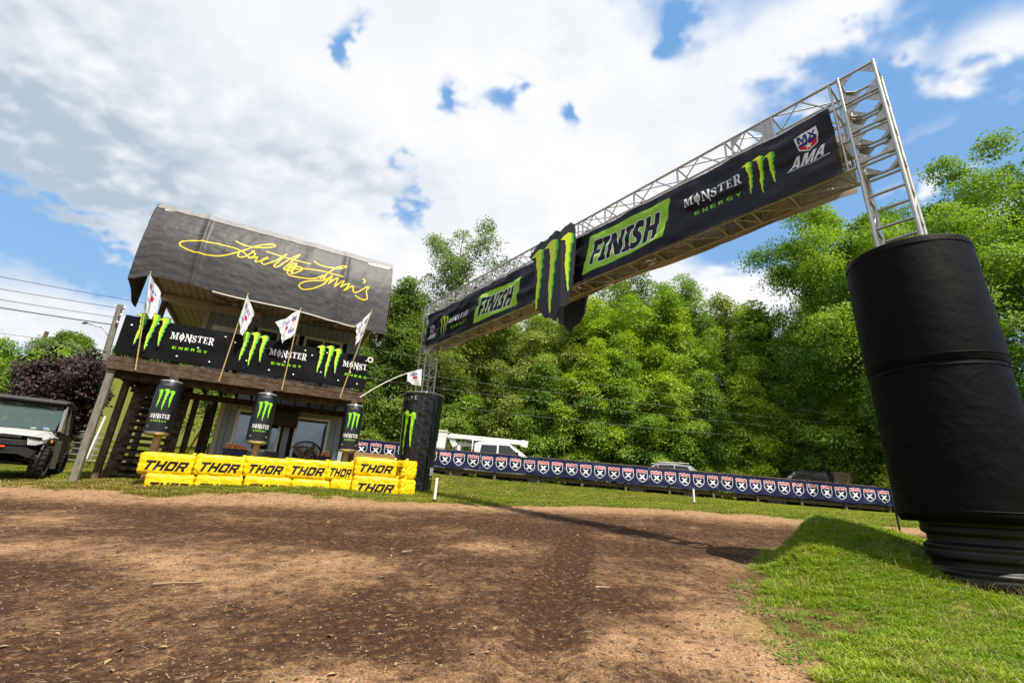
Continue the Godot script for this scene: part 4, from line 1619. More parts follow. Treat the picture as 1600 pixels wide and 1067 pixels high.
func tarp() -> void:
	var im := sheet_image(1664, 640, Color(0.225, 0.226, 0.232))
	streaks(im, 161)
	var lines := [
		[1.81,6.86,1.99,6.79,2.20,6.80,2.44,6.86,2.68,6.95,2.80,7.06,2.77,7.12,2.65,7.08,2.45,6.97,2.27,6.82,2.09,6.63,1.95,6.50,1.78,6.35,1.60,6.22,1.42,6.14,1.20,6.10,0.94,6.09,0.74,6.12,0.60,6.18,0.56,6.25,0.60,6.34,0.74,6.42,0.91,6.49,1.13,6.54,1.38,6.58,1.62,6.59,1.82,6.59,1.99,6.56,2.12,6.50,2.21,6.42,2.25,6.38],
		[1.97,6.48,1.95,6.38,1.98,6.33,2.08,6.35,2.18,6.45,2.28,6.61,2.31,6.68,2.26,6.63,2.32,6.61,2.37,6.56,2.34,6.48,2.26,6.39,2.38,6.45,2.44,6.49,2.41,6.32,2.45,6.31,2.54,6.38,2.71,6.53,2.67,6.55,2.58,6.45,2.57,6.33,2.65,6.28,2.74,6.35,2.91,6.50,3.16,6.86,2.91,6.33,2.97,6.29,3.05,6.37,3.25,6.68,3.52,6.99,3.18,6.32,3.25,6.30,3.40,6.48,3.49,6.60,3.39,6.58,3.29,6.41,3.27,6.27,3.38,6.30,3.50,6.53,3.42,6.31,3.40,6.20,3.50,6.25,3.63,6.37,3.67,6.47,3.59,6.51,3.41,6.43,3.30,6.32,3.29,6.20,3.40,6.12,3.62,6.13,3.88,6.17,4.10,6.27,4.27,6.44],
		[2.62,6.77,2.98,6.73,3.40,6.72,3.86,6.72],
		[3.95,6.86,4.09,6.79,4.33,6.79,4.61,6.84,4.84,6.93,4.90,7.01,4.79,7.00,4.62,6.88,4.47,6.68,4.34,6.48,4.21,6.29],
		[3.50,6.39,3.86,6.52,4.24,6.59,4.60,6.60,4.85,6.59],
		[4.35,6.46,4.31,6.32,4.39,6.34,4.54,6.53,4.43,6.31,4.32,6.12,4.12,5.93,3.91,5.80,3.77,5.77,3.68,5.84,3.71,5.95,3.90,6.10,4.15,6.20,4.41,6.32,4.53,6.46,4.51,6.32,4.47,6.21,4.62,6.42,4.71,6.49,4.69,6.33,4.66,6.17,4.81,6.37,4.90,6.44,4.86,6.29,4.83,6.20,4.98,6.35,5.08,6.41,5.01,6.23,4.95,6.12,5.11,6.30,5.20,6.36,5.22,6.20,5.30,6.15,5.43,6.27,5.64,6.48,5.68,6.46,5.62,6.33,5.66,6.17,5.69,6.06,5.60,5.99,5.45,6.00,5.31,6.07],
		[5.47,6.73,5.54,6.65,5.51,6.57]]
	for l in lines:
		var p := PackedVector2Array()
		for i in range(0, l.size(), 2):
			p.append(Vector2((l[i] + 0.26) / 6.66 * 1664.0, (7.62 - l[i + 1]) / 2.56 * 640.0))
		# smoothed through its points
		var q := PackedVector2Array()
		for i in p.size() - 1:
			for k in 4:
				q.append(p[i].lerp(p[i + 1], k / 4.0).lerp(p[i].cubic_interpolate(p[i + 1], p[maxi(i - 1, 0)], p[mini(i + 2, p.size() - 1)], k / 4.0), 0.5))
		q.append(p[p.size() - 1])
		stroke(im, q, 4.2, Color(0.93, 0.78, 0.07))
	var t := thing("roof_tarp", "dark grey tarp with a yellow script signature, across the deck house roof", "tarp", HOUSE_AT, HOUSE_TURN)
	var a := fast(163, 0.9, 4, 0.6)
	var c := fast(165, 2.6, 3, 0.6)
	var at := func(u: float, v: float) -> Vector3:
		var x := -0.26 + 6.66 * u
		# the lower edge rises from the loose left corner, then runs straight
		var y0 := lerpf(5.02, 5.18, smoothstep(0.0, 0.07, u)) - 0.20 * smoothstep(0.1, 0.95, u) + 0.03 * sin(u * 13.0)
		y0 -= 0.10 * smoothstep(0.86, 1.0, u)
		var y := lerpf(y0, 7.56, v)
		var fold := exp(-pow((x - 1.05 + 0.1 * (v - 0.5)) / 0.06, 2.0)) * 0.05 + exp(-pow((x - 4.9) / 0.09, 2.0)) * 0.035 + exp(-pow((x - 3.6 - 0.3 * v) / 0.2, 2.0)) * 0.02
		var w := a.get_noise_2d(x * 0.8 - y * 0.25, y * 0.35 + x * 0.1) * 0.030 + absf(c.get_noise_2d(x * 0.5 + y * 0.35, y * 0.45 - x * 0.2)) * 0.014
		var belly := 0.10 * sin(PI * v) * (1.0 - 0.6 * u) + 0.05 * sin(PI * u)
		return Vector3(x, y, 0.02 + 0.12 * (1.0 - v) - 0.28 * pow(v, 3.0) + fold + w * (1.0 - 0.5 * v) + belly)
	var b := MB.new()
	b.sheet(220, 90, at)
	var m := cloth_print(im, 0.5, 0.35)
	obj("sheet", b, m, t)
	# the pale hem folded over at the top, and the sides turned back round the corners
	var e := MB.new()
	e.sheet(120, 6, func(u: float, v: float) -> Vector3: return at.call(u, 1.0 - 0.075 * (1.0 - v)) + Vector3(0, 0.015 * v + 0.01 * c.get_noise_2d(u * 9.0, 3.0), 0.014))
	obj("top_hem", e, speckled(mat(Color.WHITE, 0.6), 167, 0.02, Color(0.36, 0.36, 0.36), Color(0.52, 0.52, 0.515), 1.0), t)
	var side_m := speckled(mat(Color.WHITE, 0.45), 169, 0.02, Color(0.22, 0.22, 0.22), Color(0.29, 0.29, 0.29), 1.0)
	var l := MB.new()
	l.sheet(12, 40, func(u: float, v: float) -> Vector3:
		var p: Vector3 = at.call(0.0, v)
		return p + Vector3(0.08 * u + 0.03 * sin(u * 6.0 + v * 5.0), -0.42 * sin(PI * u * 0.5) * (1.0 - v) * (1.0 - v), -1.1 * u))
	obj("side_return", l, side_m, t)
	var r := MB.new()
	r.sheet(12, 40, func(u: float, v: float) -> Vector3:
		var p: Vector3 = at.call(1.0, v)
		return p + Vector3(-0.05 * u + 0.03 * sin(u * 6.0 + v * 5.0), -0.1 * u * (1.0 - v), -1.1 * u))
	obj("side_return", r, side_m, t)
	var s := MB.new()
	s.sheet(120, 1, func(u: float, v: float) -> Vector3: return at.call(lerpf(0.28, 0.86, u), 0.0) + Vector3(0, -0.035 + 0.035 * v, 0.008))
	obj("lower_hem", s, mat(Color(0.72, 0.70, 0.66), 0.6), t)


func house_things() -> void:
	# three banners tied along the rail, each with a claw cut-out that stands above its edge
	var im := sheet_image(1024, 448, Color(0.045, 0.050, 0.064))
	grain(im, 181, 0.10)
	var k := 448.0
	drink_words(im, Vector2(1.03 * k, 0.23 * k), Vector2(1.0 * k, 0), Vector2(0, 0.20 * k), Vector2(1.14 * k, 0.60 * k), Vector2(0.78 * k, 0), Vector2(0, 0.07 * k))
	var m := cloth_print(im, 0.6, 0.22)
	var green := mat(CLAW_GREEN.lerp(Color(0.1, 0.45, 0.2), 0.3), 0.5)
	var mid := mat(CLAW_GREEN.lerp(CLAW_YELLOW, 0.5), 0.5)
	var yellow := mat(CLAW_YELLOW.lerp(CLAW_LIME, 0.35), 0.5)
	var navy_edge := mat(Color(0.04, 0.055, 0.075), 0.5)
	var spans := [[-0.06, 2.30, 0.0, "left black rail banner with the whole gothic word, below the loose corner of the tarp"], [2.28, 4.32, 0.0, "middle black rail banner on the deck house, between its two neighbours"], [4.28, 6.06, 0.0, "right black rail banner whose word is cut off by the deck corner"]]
	for i in 3:
		var s0: float = spans[i][0]
		var s1: float = spans[i][1]
		var t := thing("rail_banner", spans[i][3], "banner", HOUSE_AT, HOUSE_TURN, "black banners along the deck rail")
		var q := fast(183 + i, 0.8, 2)
		var dz := 0.012 * (i % 3)
		var b := MB.new()
		var face := func(u: float, v: float) -> Vector3:
			var x := lerpf(s0, s1, u)
			var y := lerpf(3.06 + 0.015 * sin(x * 5.0), 4.08, v)
			return Vector3(x, y, 0.045 + dz + 0.022 * q.get_noise_2d(x * 1.2, y * 1.2))
		b.sheet(40, 14, face, Vector2(0, 1), Vector2((s1 - s0) / (1024.0 / k), 0))
		obj("cloth", b, m, t)
		var o := Vector2(s0 + 0.24, 4.22)
		var size := Vector2(0.72, 0.98)
		var back := obj("claw_backing", claw_plate(0, 1.0, 0.024, o, size, 0.082 + dz), navy_edge, t)
		for c in [1, 2]:
			obj("claw_backing", claw_plate(c, 1.0, 0.024, o, size, 0.082 + dz + 0.001 * c), navy_edge, t)
		for c in 3:
			var holder := obj("claw_stroke", claw_plate(c, 1.0, 0.0, o, size, 0.090 + dz), green, t)
			obj("stroke_core", claw_plate(c, 0.72, 0.0, o, size, 0.0925 + dz), mid, holder)
			obj("stroke_core", claw_plate(c, 0.46, 0.0, o, size, 0.095 + dz), yellow, holder)
		for e in [[0.08, 0.75], [0.26, 0.3], [0.55, 0.14], [0.86, 0.12], [0.95, 0.86], [0.72, 0.44], [0.3, 0.9]]:
			var st := MB.new()
			st.lathe(PackedVector2Array([Vector2(0.022, 0.0), Vector2(0.018, 0.008), Vector2(0.0, 0.01)]), 10, Transform3D(Basis(Vector3.RIGHT, PI / 2), Vector3(lerpf(s0, s1, e[0]), lerpf(3.06, 4.08, e[1]), 0.075 + dz)))
			obj("eyelet", st, M.bolt, t)
	# flags on bamboo sticks screwed to the fascia
	var flag_im := sheet_image(256, 192, Color(0.86, 0.87, 0.90))
	badge(flag_im, Vector2(24, 26), Vector2(64, 0), Vector2(0, 56))
	write(flag_im, "MX", "Droid Sans", Vector2(112, 40), Vector2(70, -5), Vector2(0, 30), Color(0.12, 0.27, 0.62), 0.6)
	fill(flag_im, PackedVector2Array([Vector2(120, 84), Vector2(176, 78), Vector2(182, 108), Vector2(128, 114)]), Color(0.80, 0.15, 0.25))
	write(flag_im, "AMA", "Droid Sans", Vector2(44, 128), Vector2(84, 0), Vector2(-8, 26), Color(0.12, 0.27, 0.62), 0.3)
	var fm := cloth_print(flag_im, 0.75, 0.3)
	fm.backlight_enabled = true
	fm.backlight = Color(0.6, 0.6, 0.6)
	var flags := [[0.49, 0.20, 5.24, 0.34, 0.5, "white flag on a bamboo stick at the left end of the deck"], [2.30, 2.46, 5.22, 0.24, 0.3, "white flag on a bamboo stick between the first and second rail banners"], [3.83, 3.86, 5.12, -0.42, 0.9, "white flag on a bamboo stick, blown to the left before the upper windows"], [5.40, 5.86, 5.55, -0.30, 0.5, "narrow furled white flag on a bamboo stick at the right end of the deck"]]
	for i in flags.size():
		var f = flags[i]
		var t := thing("flag", f[5], "flag", HOUSE_AT, HOUSE_TURN, "flags along the deck")
		var foot := Vector3(f[0], 2.70, 0.05)
		var tip := Vector3(f[1], f[2], 0.30)
		rod_obj("stick", foot, tip, 0.017, M.bamboo, t, 8, 0.014)
		rod_obj("stick_cap", tip, tip + Vector3(0, 0.03, 0.003), 0.02, M.bamboo, t, 8)
		rod_obj("screw", foot + Vector3(0, 0.03, 0.01), foot + Vector3(0, 0.03, -0.06), 0.012, M.steel, t, 6)
		var q := fast(191 + i, 1.6, 3)
		var drop := Vector3(f[3], -1.0, 0.06).normalized()
		var width: float = f[4]
		var b := MB.new()
		b.sheet(16, 26, func(u: float, v: float) -> Vector3:
			# the hoist runs down the stick, the fly hangs from it in folds
			var hoist := tip.lerp(foot, 0.02 + 0.30 * (1.0 - v))
			var fall := drop * 0.62 * u * (1.0 - 0.25 * (1.0 - v))
			var ripple := Vector3(0.05 * sin(u * 7.0 + v * 3.0) * width, 0, 0.07 * sin(u * 9.0 + v * 4.0 + i) * (0.3 + width))
			return hoist + fall + Vector3(f[3] * 0.45 * u * (0.5 + v), 0, 0.04 + 0.10 * u) + ripple * u + Vector3.ONE * 0.03 * q.get_noise_2d(u * 2.0, v * 2.0) * u)
		obj("cloth", b, fm, t)
	var bt := thing("flag", "small flag on a long bent white rod beside the left gantry tower", "flag", HOUSE_AT, HOUSE_TURN, "flags along the deck")
	var pts := PackedVector3Array()
	var ra := PackedFloat32Array()
	for i in 13:
		var u := i / 12.0
		pts.append(Vector3(5.97 + 1.72 * u, 2.80 + 1.62 * u - 0.50 * u * u, 0.03 + 0.30 * u))
		ra.append(0.016 - 0.006 * u)
	var rod := MB.new()
	rod.tube(pts, ra, 8)
	obj("rod", rod, M.white_plastic, bt)
	var fl := MB.new()
	fl.sheet(12, 12, func(u: float, v: float) -> Vector3: return pts[12].lerp(pts[9], 1.0 - u) + Vector3(0.03 * sin(u * 9.0), -0.56 * (1.0 - v) * (0.5 + 0.5 * u), 0.05 * sin(u * 8.0 + v * 3.0)))
	obj("cloth", fl, fm, bt)
	# ceiling fans
	for i in 2:
		var s: float = [2.1, 4.95][i]
		var t := thing("ceiling_fan", ["brown ceiling fan above the left half of the porch, beside the beam end", "brown ceiling fan above the right half of the porch"][i], "fan", hx(s, 5.28, 1.0), HOUSE_TURN, "fans under the porch ceiling")
		rod_obj("down_rod", Vector3(0, 0.08, 0), Vector3(0, 0.42, 0), 0.014, M.trim, t)
		var body := MB.new()
		body.lathe(PackedVector2Array([Vector2(0.0, -0.10), Vector2(0.05, -0.09), Vector2(0.07, -0.04), Vector2(0.10, -0.02), Vector2(0.11, 0.04), Vector2(0.05, 0.08), Vector2(0.0, 0.085)]), 20)
		obj("motor", body, M.steel, t)
		for j in 5:
			var turn := Basis(Vector3.UP, TAU * j / 5.0 + i * 0.4)
			var bl := MB.new()
			bl.box(Vector3(0.42, 0.0, 0), Vector3(0.52, 0.012, 0.13), Basis(Vector3.RIGHT, 0.2), 0.004)
			bl.box(Vector3(0.13, 0.0, 0), Vector3(0.1, 0.014, 0.04), Basis.IDENTITY, 0.003)
			obj("blade", bl, mat(Color(0.42, 0.25, 0.11), 0.5), t, Transform3D(turn, Vector3.ZERO))
	# drink cans round three deck posts
	var can_im := sheet_image(1024, 1024, Color(0.055, 0.064, 0.076))
	claws(can_im, Vector2(400, 165), Vector2(225, 0), Vector2(0, 430), Color(0.16, 0.42, 0.05), CLAW_LIME, 0.012)
	for c in 3:
		for piece in claw(c):
			var p := PackedVector2Array()
			for w in piece:
				p.append(Vector2(400, 165) + Vector2(w.x * 225, w.y * 430))
			fill(can_im, p, CLAW_LIME)
	drink_words(can_im, Vector2(380, 665), Vector2(270, 0), Vector2(0, 92), Vector2(415, 790), Vector2(195, 0), Vector2(0, 34))
	write(can_im, "TAURINE", "Droid Serif", Vector2(445, 62), Vector2(130, 0), Vector2(0, 26), Color(0.55, 0.57, 0.6), 0.0, 400)
	for x in [368, 620]:
		for j in 2:
			can_im.fill_rect(Rect2i(x, 905 + j * 16, 40, 8), Color(0.6, 0.61, 0.62))
	var can_m := cloth_print(can_im, 0.35, 0.6)
	var can_side := MB.new()
	can_side.lathe(PackedVector2Array([Vector2(0.262, 0.06), Vector2(0.275, 0.10), Vector2(0.275, 1.20), Vector2(0.255, 1.29), Vector2(0.242, 1.33)]), 48, Transform3D.IDENTITY, -PI, PI)
	var can_mesh := can_side.mesh()
	var rim_lo := MB.new()
	rim_lo.lathe(PackedVector2Array([Vector2(0.0, 0.0), Vector2(0.22, 0.0), Vector2(0.25, 0.015), Vector2(0.269, 0.06), Vector2(0.264, 0.075)]), 40)
	var rim_hi := MB.new()
	rim_hi.lathe(PackedVector2Array([Vector2(0.240, 1.322), Vector2(0.247, 1.34), Vector2(0.243, 1.36), Vector2(0.23, 1.36), Vector2(0.222, 1.335), Vector2(0.0, 1.33)]), 40)
	var rl := rim_lo.mesh()
	var rh := rim_hi.mesh()
	var silver := mat(Color(0.72, 0.73, 0.75), 0.25, 0.7)
	var labels := ["giant black drink can on the deck post nearest the stair", "giant black drink can on the middle deck post, in front of the lower window", "giant black drink can on the right deck post, beside the wooden bench"]
	for i in 3:
		var t := thing("giant_can", labels[i], "can", hx([1.30, 3.51, 5.86][i], 1.17, -0.05), HOUSE_TURN + [0.0, 0.05, -0.06][i], "giant cans on the deck posts")
		obj("can_wall", can_mesh, can_m, t)
		obj("lower_rim", rl, silver, t)
		obj("upper_rim", rh, silver, t)
	# a television under the deck
	var tv := thing("television", "black flat television hung under the deck between the two lower windows", "television", hx(3.98, 2.20, 2.2), HOUSE_TURN)
	box_obj("housing", Vector3.ZERO, Vector3(1.02, 0.5, 0.07), M.black_rough, tv, 0.012, Basis(Vector3.RIGHT, 0.12))
	box_obj("screen", Vector3(0, 0, 0.037), Vector3(0.96, 0.44, 0.006), M.black, tv, 0.002, Basis(Vector3.RIGHT, 0.12))
	box_obj("bracket", Vector3(0, 0.05, -0.2), Vector3(0.2, 0.2, 0.36), M.black, tv)
	# a round speaker at the right end of the rail
	var sp := thing("rail_lamp", "small round white-ringed lamp fixed to the right end of the deck rail", "lamp", hx(6.08, 3.98, -0.12), HOUSE_TURN)
	var ring := MB.new()
	ring.lathe(PackedVector2Array([Vector2(0.055, 0.0), Vector2(0.085, 0.0), Vector2(0.09, 0.02), Vector2(0.075, 0.035), Vector2(0.055, 0.02)]), 24, Transform3D(Basis(Vector3.RIGHT, PI / 2), Vector3.ZERO))
	obj("ring", ring, M.white_plastic, sp)
	var cup := MB.new()
	cup.lathe(PackedVector2Array([Vector2(0.0, -0.16), Vector2(0.06, -0.14), Vector2(0.08, 0.0), Vector2(0.06, 0.008), Vector2(0.0, 0.016)]), 20, Transform3D(Basis(Vector3.RIGHT, PI / 2), Vector3.ZERO))
	obj("housing", cup, M.black, sp)
	rod_obj("bracket", Vector3(-0.02, -0.02, -0.1), Vector3(-0.1, -0.12, -0.2), 0.02, M.black, sp)


# the fence along the field ---------------------------------------------------------
func fence() -> void:
	var x0 := -8.6
	var x1 := 19.8
	var z := -22.0
	var f := thing("plank_fence", "long low weathered plank fence behind the shield banners, along the far side of the field", "fence", Vector3.ZERO)
	var n := int((x1 - x0) / 2.03)
	for i in n + 1:
		var x := x0 + 2.03 * i
		var g := height(x, z)
		box_obj("post", Vector3(x, g + 0.48, z), Vector3(0.11, 1.42, 0.11), M.fence_wood, f, 0.01)
		if i < n:
			var xb := x + 2.03
			var gb := height(xb, z)
			bar_obj("plank", Vector3(x + 0.01, g + 0.25, z - 0.07), Vector3(xb - 0.01, gb + 0.25, z - 0.07), 0.035, 0.16, M.fence_wood, f)
			bar_obj("plank", Vector3(x + 0.01, g + 0.62, z - 0.07), Vector3(xb - 0.01, gb + 0.62, z - 0.07), 0.035, 0.15, M.fence_wood, f)
			bar_obj("cap_plank", Vector3(x + 0.005, g + 1.17, z + 0.03), Vector3(xb - 0.005, gb + 1.17, z + 0.03), 0.16, 0.035, M.fence_wood, f)
	# the shield print
	var im := sheet_image(192, 256, Color(0.075, 0.105, 0.26))
	grain(im, 221, 0.2)
	var shield := func(grow: float) -> PackedVector2Array:
		var p := PackedVector2Array()
		for q in [Vector2(-0.5, -0.42), Vector2(-0.3, -0.48), Vector2(-0.12, -0.43), Vector2(0.0, -0.52), Vector2(0.12, -0.43), Vector2(0.3, -0.48), Vector2(0.5, -0.42), Vector2(0.47, -0.2), Vector2(0.5, 0.0), Vector2(0.42, 0.25), Vector2(0.24, 0.42), Vector2(0.0, 0.54), Vector2(-0.24, 0.42), Vector2(-0.42, 0.25), Vector2(-0.5, 0.0), Vector2(-0.47, -0.2)]:
			p.append(Vector2(96, 124) + q * Vector2(156, 178) * grow)
		return p
	fill(im, shield.call(1.0), Color(0.86, 0.87, 0.9))
	fill(im, shield.call(0.91), Color(0.06, 0.085, 0.21))
	var red := PackedVector2Array()
	for q in shield.call(0.91):
		red.append(Vector2(q.x, minf(q.y, 84.0)))
	fill(im, red, Color(0.72, 0.12, 0.13))
	im.fill_rect(Rect2i(26, 82, 140, 4), Color(0.86, 0.87, 0.9))
	write(im, "RACER", "Droid Sans", Vector2(46, 60), Vector2(100, 0), Vector2(0, 17), Color(0.86, 0.85, 0.88))
	for s in [-1.0, 1.0]:
		fill(im, PackedVector2Array([Vector2(96 - s * 30 - 13, 106), Vector2(96 - s * 30 + 13, 106), Vector2(96 + s * 32 + 13, 176), Vector2(96 + s * 32 - 13, 176)]), Color(0.88, 0.89, 0.91))
	var m := mat(Color.WHITE, 0.5, 0.0, 0.4)
	m.albedo_texture = ImageTexture.create_from_image(im)
	var names := ["first navy shield banner on the fence, behind the bench and the can pillar", "second navy shield banner on the fence, beside the can pillar below the white truck's bed", "navy shield banner on the fence in front of the white truck's cab", "navy shield banner on the fence between the white truck and the silver car", "navy shield banner on the fence in front of the silver car", "navy shield banner on the fence between the silver car and the black truck", "navy shield banner on the fence in front of the black truck", "last navy shield banner on the fence, beside the padded cover"]
	var x := -8.4
	for i in names.size():
		var t := thing("shield_banner", names[i], "banner", Vector3.ZERO, 0.0, "shield banners on the fence")
		var wide := 0.655 * (5 if i % 3 == 1 else 6) if i < 7 else 0.655 * 5
		var q := fast(223 + i, 0.9, 3)
		var b := MB.new()
		var xa := x
		var f2 := func(u: float, v: float) -> Vector3:
			var xx := xa + wide * u
			var g := height(xx, z)
			return Vector3(xx, g + lerpf(0.36 + 0.02 * sin(xx * 2.7), 1.15 - 0.02 * absf(sin(xx * 1.55)), v), z + 0.14 + 0.055 * q.get_noise_2d(xx, v * 0.9) + 0.006 * (i % 2))
		b.sheet(int(wide * 8), 8, f2, Vector2(0, 1), Vector2(wide / 0.655, 0))
		obj("cloth", b, m, t)
		x += wide + 0.01


# bales, bench, tubs and the like -----------------------------------------------------
func bale_mesh(long: float, s: int, print_side: bool) -> ArrayMesh:
	var half := Vector3(long / 2, 0.245, 0.26)
	var q := fast(s, 1.0, 3, 0.6)
	var b := MB.new()
	var n := 16
	for a in 3:
		for sgn in [-1.0, 1.0]:
			var ax := (a + 1) % 3
			var ay := (a + 2) % 3
			var out := Vector3.ZERO
			out[a] = sgn
			var dx := Vector3.ZERO
			dx[ax] = 1.0 if sgn > 0 else -1.0
			var dy := Vector3.ZERO
			dy[ay] = 1.0
			if a == 2:
				dx = Vector3(sgn, 0, 0)
				dy = Vector3.UP
			b.sheet(n, n, func(u: float, v: float) -> Vector3:
				var c := out + dx * (u * 2 - 1) + dy * (v * 2 - 1)
				var p := Vector3(c.x * half.x, c.y * half.y, c.z * half.z)
				var r := 0.085
				var inner := p.clamp(-half + Vector3.ONE * r, half - Vector3.ONE * r)
				var d := p - inner
				if d.length() > 0.0001:
					p = inner + d.normalized() * r
				# tied ends gather in ridges; the film wrinkles
				var end := smoothstep(0.55, 1.0, absf(p.x) / half.x)
				p += p.normalized() * (q.get_noise_3d(p.x * 3.0, p.y * 5.0 + p.x * 2.0, p.z * 5.0) * 0.026 + 0.016 * end * absf(q.get_noise_3d(p.x * 9.0, p.y * 6.0, p.z * 6.0)) + 0.012 * absf(q.get_noise_3d(p.x * 5.0 + p.y * 4.0, p.y * 4.0 - p.x * 3.0, p.z * 6.0)) + end * 0.006 * sin(atan2(p.y, p.z) * 13.0 + s))
				p.y += 0.02 * end * sin(p.z * 9.0 + s)
				return p)
	for i in b.v.size():
		var p := b.v[i]
		if print_side and b.n[i].z > 0.45:
			b.uv[i] = Vector2(p.x / long + 0.5, 0.5 - p.y / 0.49)
		else:
			b.uv[i] = Vector2(0.02, 0.03)
	return b.mesh()


func props() -> void:
	var im := sheet_image(512, 224, Color(0.86, 0.72, 0.03))
	grain(im, 241, 0.09)
	var ink := Color(0.05, 0.05, 0.055)
	var glyphs := {
		"T": [[0.0, 0.0, 1.0, 0.0, 1.0, 0.26, 0.0, 0.26], [0.36, 0.2, 0.66, 0.2, 0.66, 1.0, 0.36, 1.0]],
		"H": [[0.0, 0.0, 0.3, 0.0, 0.3, 1.0, 0.0, 1.0], [0.7, 0.0, 1.0, 0.0, 1.0, 1.0, 0.7, 1.0], [0.25, 0.38, 0.75, 0.38, 0.75, 0.63, 0.25, 0.63]],
		"O": [[0.12, 0.0, 0.88, 0.0, 1.0, 0.12, 1.0, 0.26, 0.0, 0.26, 0.0, 0.12], [0.0, 0.2, 0.3, 0.2, 0.3, 0.8, 0.0, 0.8], [0.7, 0.2, 1.0, 0.2, 1.0, 0.8, 0.7, 0.8], [0.0, 0.75, 1.0, 0.75, 1.0, 0.88, 0.88, 1.0, 0.12, 1.0, 0.0, 0.88]],
		"R": [[0.0, 0.0, 0.3, 0.0, 0.3, 1.0, 0.0, 1.0], [0.0, 0.0, 0.88, 0.0, 1.0, 0.12, 1.0, 0.25, 0.0, 0.25], [0.7, 0.2, 1.0, 0.2, 1.0, 0.5, 0.88, 0.64, 0.7, 0.64], [0.2, 0.42, 0.9, 0.42, 0.86, 0.66, 0.2, 0.66], [0.5, 0.6, 0.82, 0.6, 1.04, 1.0, 0.70, 1.0]]}
	var x0 := 54.0
	for l in ["T", "H", "O", "R"]:
		for g in glyphs[l]:
			var p := PackedVector2Array()
			for k in range(0, g.size(), 2):
				p.append(Vector2(x0 + g[k] * 92.0 - (g[k + 1] - 0.5) * 40.0, 84.0 + g[k + 1] * 100.0))
			fill(im, p, ink)
		x0 += 103.0
	var film := cloth_print(im, 0.42, 0.45)
	# s, height, length, turn, printed side forward, words
	var bales := [
		[1.80, 0.46, 1.06, 0.00, true, "upper yellow bale at the left end, before the can by the stair"],
		[2.86, 0.50, 1.04, 0.03, true, "second yellow bale from the left in the upper row"],
		[3.87, 0.53, 0.98, -0.02, true, "upper yellow bale in front of the middle can"],
		[4.84, 0.56, 1.02, 0.02, true, "upper yellow bale in front of the round fan"],
		[5.64, 0.58, 0.72, 0.10, true, "short upper yellow bale just left of the bench, its word cropped"],
		[6.58, 0.74, 1.14, -0.05, true, "upper yellow bale in front of the bench"],
		[7.40, 0.74, 0.72, -1.15, true, "upper yellow bale turned end-on against the can pillar"],
		[1.95, 0.03, 0.94, 0.01, true, "lower yellow bale at the left end of the stack, half sunk in the grass"],
		[2.93, 0.06, 0.98, -0.03, true, "second yellow bale from the left in the lower row"],
		[3.98, 0.11, 1.06, 0.02, true, "lower yellow bale below the middle can"],
		[4.98, 0.11, 0.92, 0.0, true, "lower yellow bale below the round fan"],
		[5.75, 0.16, 0.66, 0.15, false, "plain lower yellow bale left of the bench, without a word"],
		[6.62, 0.28, 1.24, -0.10, true, "lower yellow bale in front of the bench, the foremost of the stack"],
		[7.42, 0.28, 0.70, -1.2, false, "lower yellow bale turned end-on at the foot of the can pillar"]]
	for i in bales.size():
		var k = bales[i]
		var out := 0.58 if i < 7 else 0.62
		if i in [5, 12]:
			out = 0.70 if i == 5 else 0.80
		var t := thing("yellow_bale", k[5], "bale", hx(k[0], float(k[1]) + (0.035 if i < 7 else -0.005), -out), HOUSE_TURN + k[3], "yellow bales in front of the deck house")
		obj("film", bale_mesh(k[2], 250 + i, k[4]), film, t)
		var knot := MB.new()
		knot.lathe(PackedVector2Array([Vector2(0.0, -0.02), Vector2(0.05, 0.0), Vector2(0.02, 0.03), Vector2(0.045, 0.075), Vector2(0.0, 0.06)]), 10)
		obj("knot", knot, M.yellow, t, Transform3D(Basis.IDENTITY, Vector3(float(k[2]) / 2 - 0.05, 0.215, 0.12)))
	# bench
	var bench := thing("wooden_bench", "plain wooden bench between the right can and the can pillar, behind the yellow bales", "bench", hx(6.67, 0, 0.30), HOUSE_TURN)
	for k in 2:
		box_obj("seat_plank", Vector3(0, 1.19, -0.11 + 0.17 * k), Vector3(1.3, 0.045, 0.16), M.new_wood, bench)
	box_obj("apron", Vector3(0, 1.10, 0.12), Vector3(1.24, 0.12, 0.035), M.new_wood, bench)
	for s in [-0.55, 0.55]:
		for z in [-0.14, 0.13]:
			box_obj("leg", Vector3(s, 0.6, z), Vector3(0.09, 1.14, 0.05), M.new_wood, bench)
	# tubs of bottles, each on its table
	var navy := mat(Color(0.05, 0.09, 0.27), 0.45)
	var orange := mat(Color(0.95, 0.52, 0.10), 0.35)
	var bottle := MB.new()
	bottle.lathe(PackedVector2Array([Vector2(0.0, 0.0), Vector2(0.034, 0.004), Vector2(0.036, 0.10), Vector2(0.030, 0.13), Vector2(0.036, 0.16), Vector2(0.018, 0.215), Vector2(0.016, 0.235)]), 14)
	var cap := MB.new()
	cap.lathe(PackedVector2Array([Vector2(0.019, 0.232), Vector2(0.019, 0.262), Vector2(0.0, 0.264)]), 12)
	var bm := bottle.mesh()
	var cm := cap.mesh()
	var r := RandomNumberGenerator.new()
	r.seed = 271
	for i in 2:
		var s: float = [2.98, 5.36][i]
		var w: float = [0.60, 0.44][i]
		var high := 0.66
		var table := thing("folding_table", ["low folding table under the left blue tub, behind the yellow bales", "low folding table under the right blue tub, behind the yellow bales"][i], "table", hx(s, 0, 1.4), HOUSE_TURN, "tables under the deck")
		box_obj("table_top", Vector3(0, high - 0.02, 0), Vector3(0.8, 0.04, 0.5), M.white_plastic, table)
		for lx in [-0.35, 0.35]:
			for lz in [-0.2, 0.2]:
				rod_obj("leg", Vector3(lx, 0, lz), Vector3(lx, high - 0.04, lz), 0.016, M.steel, table)
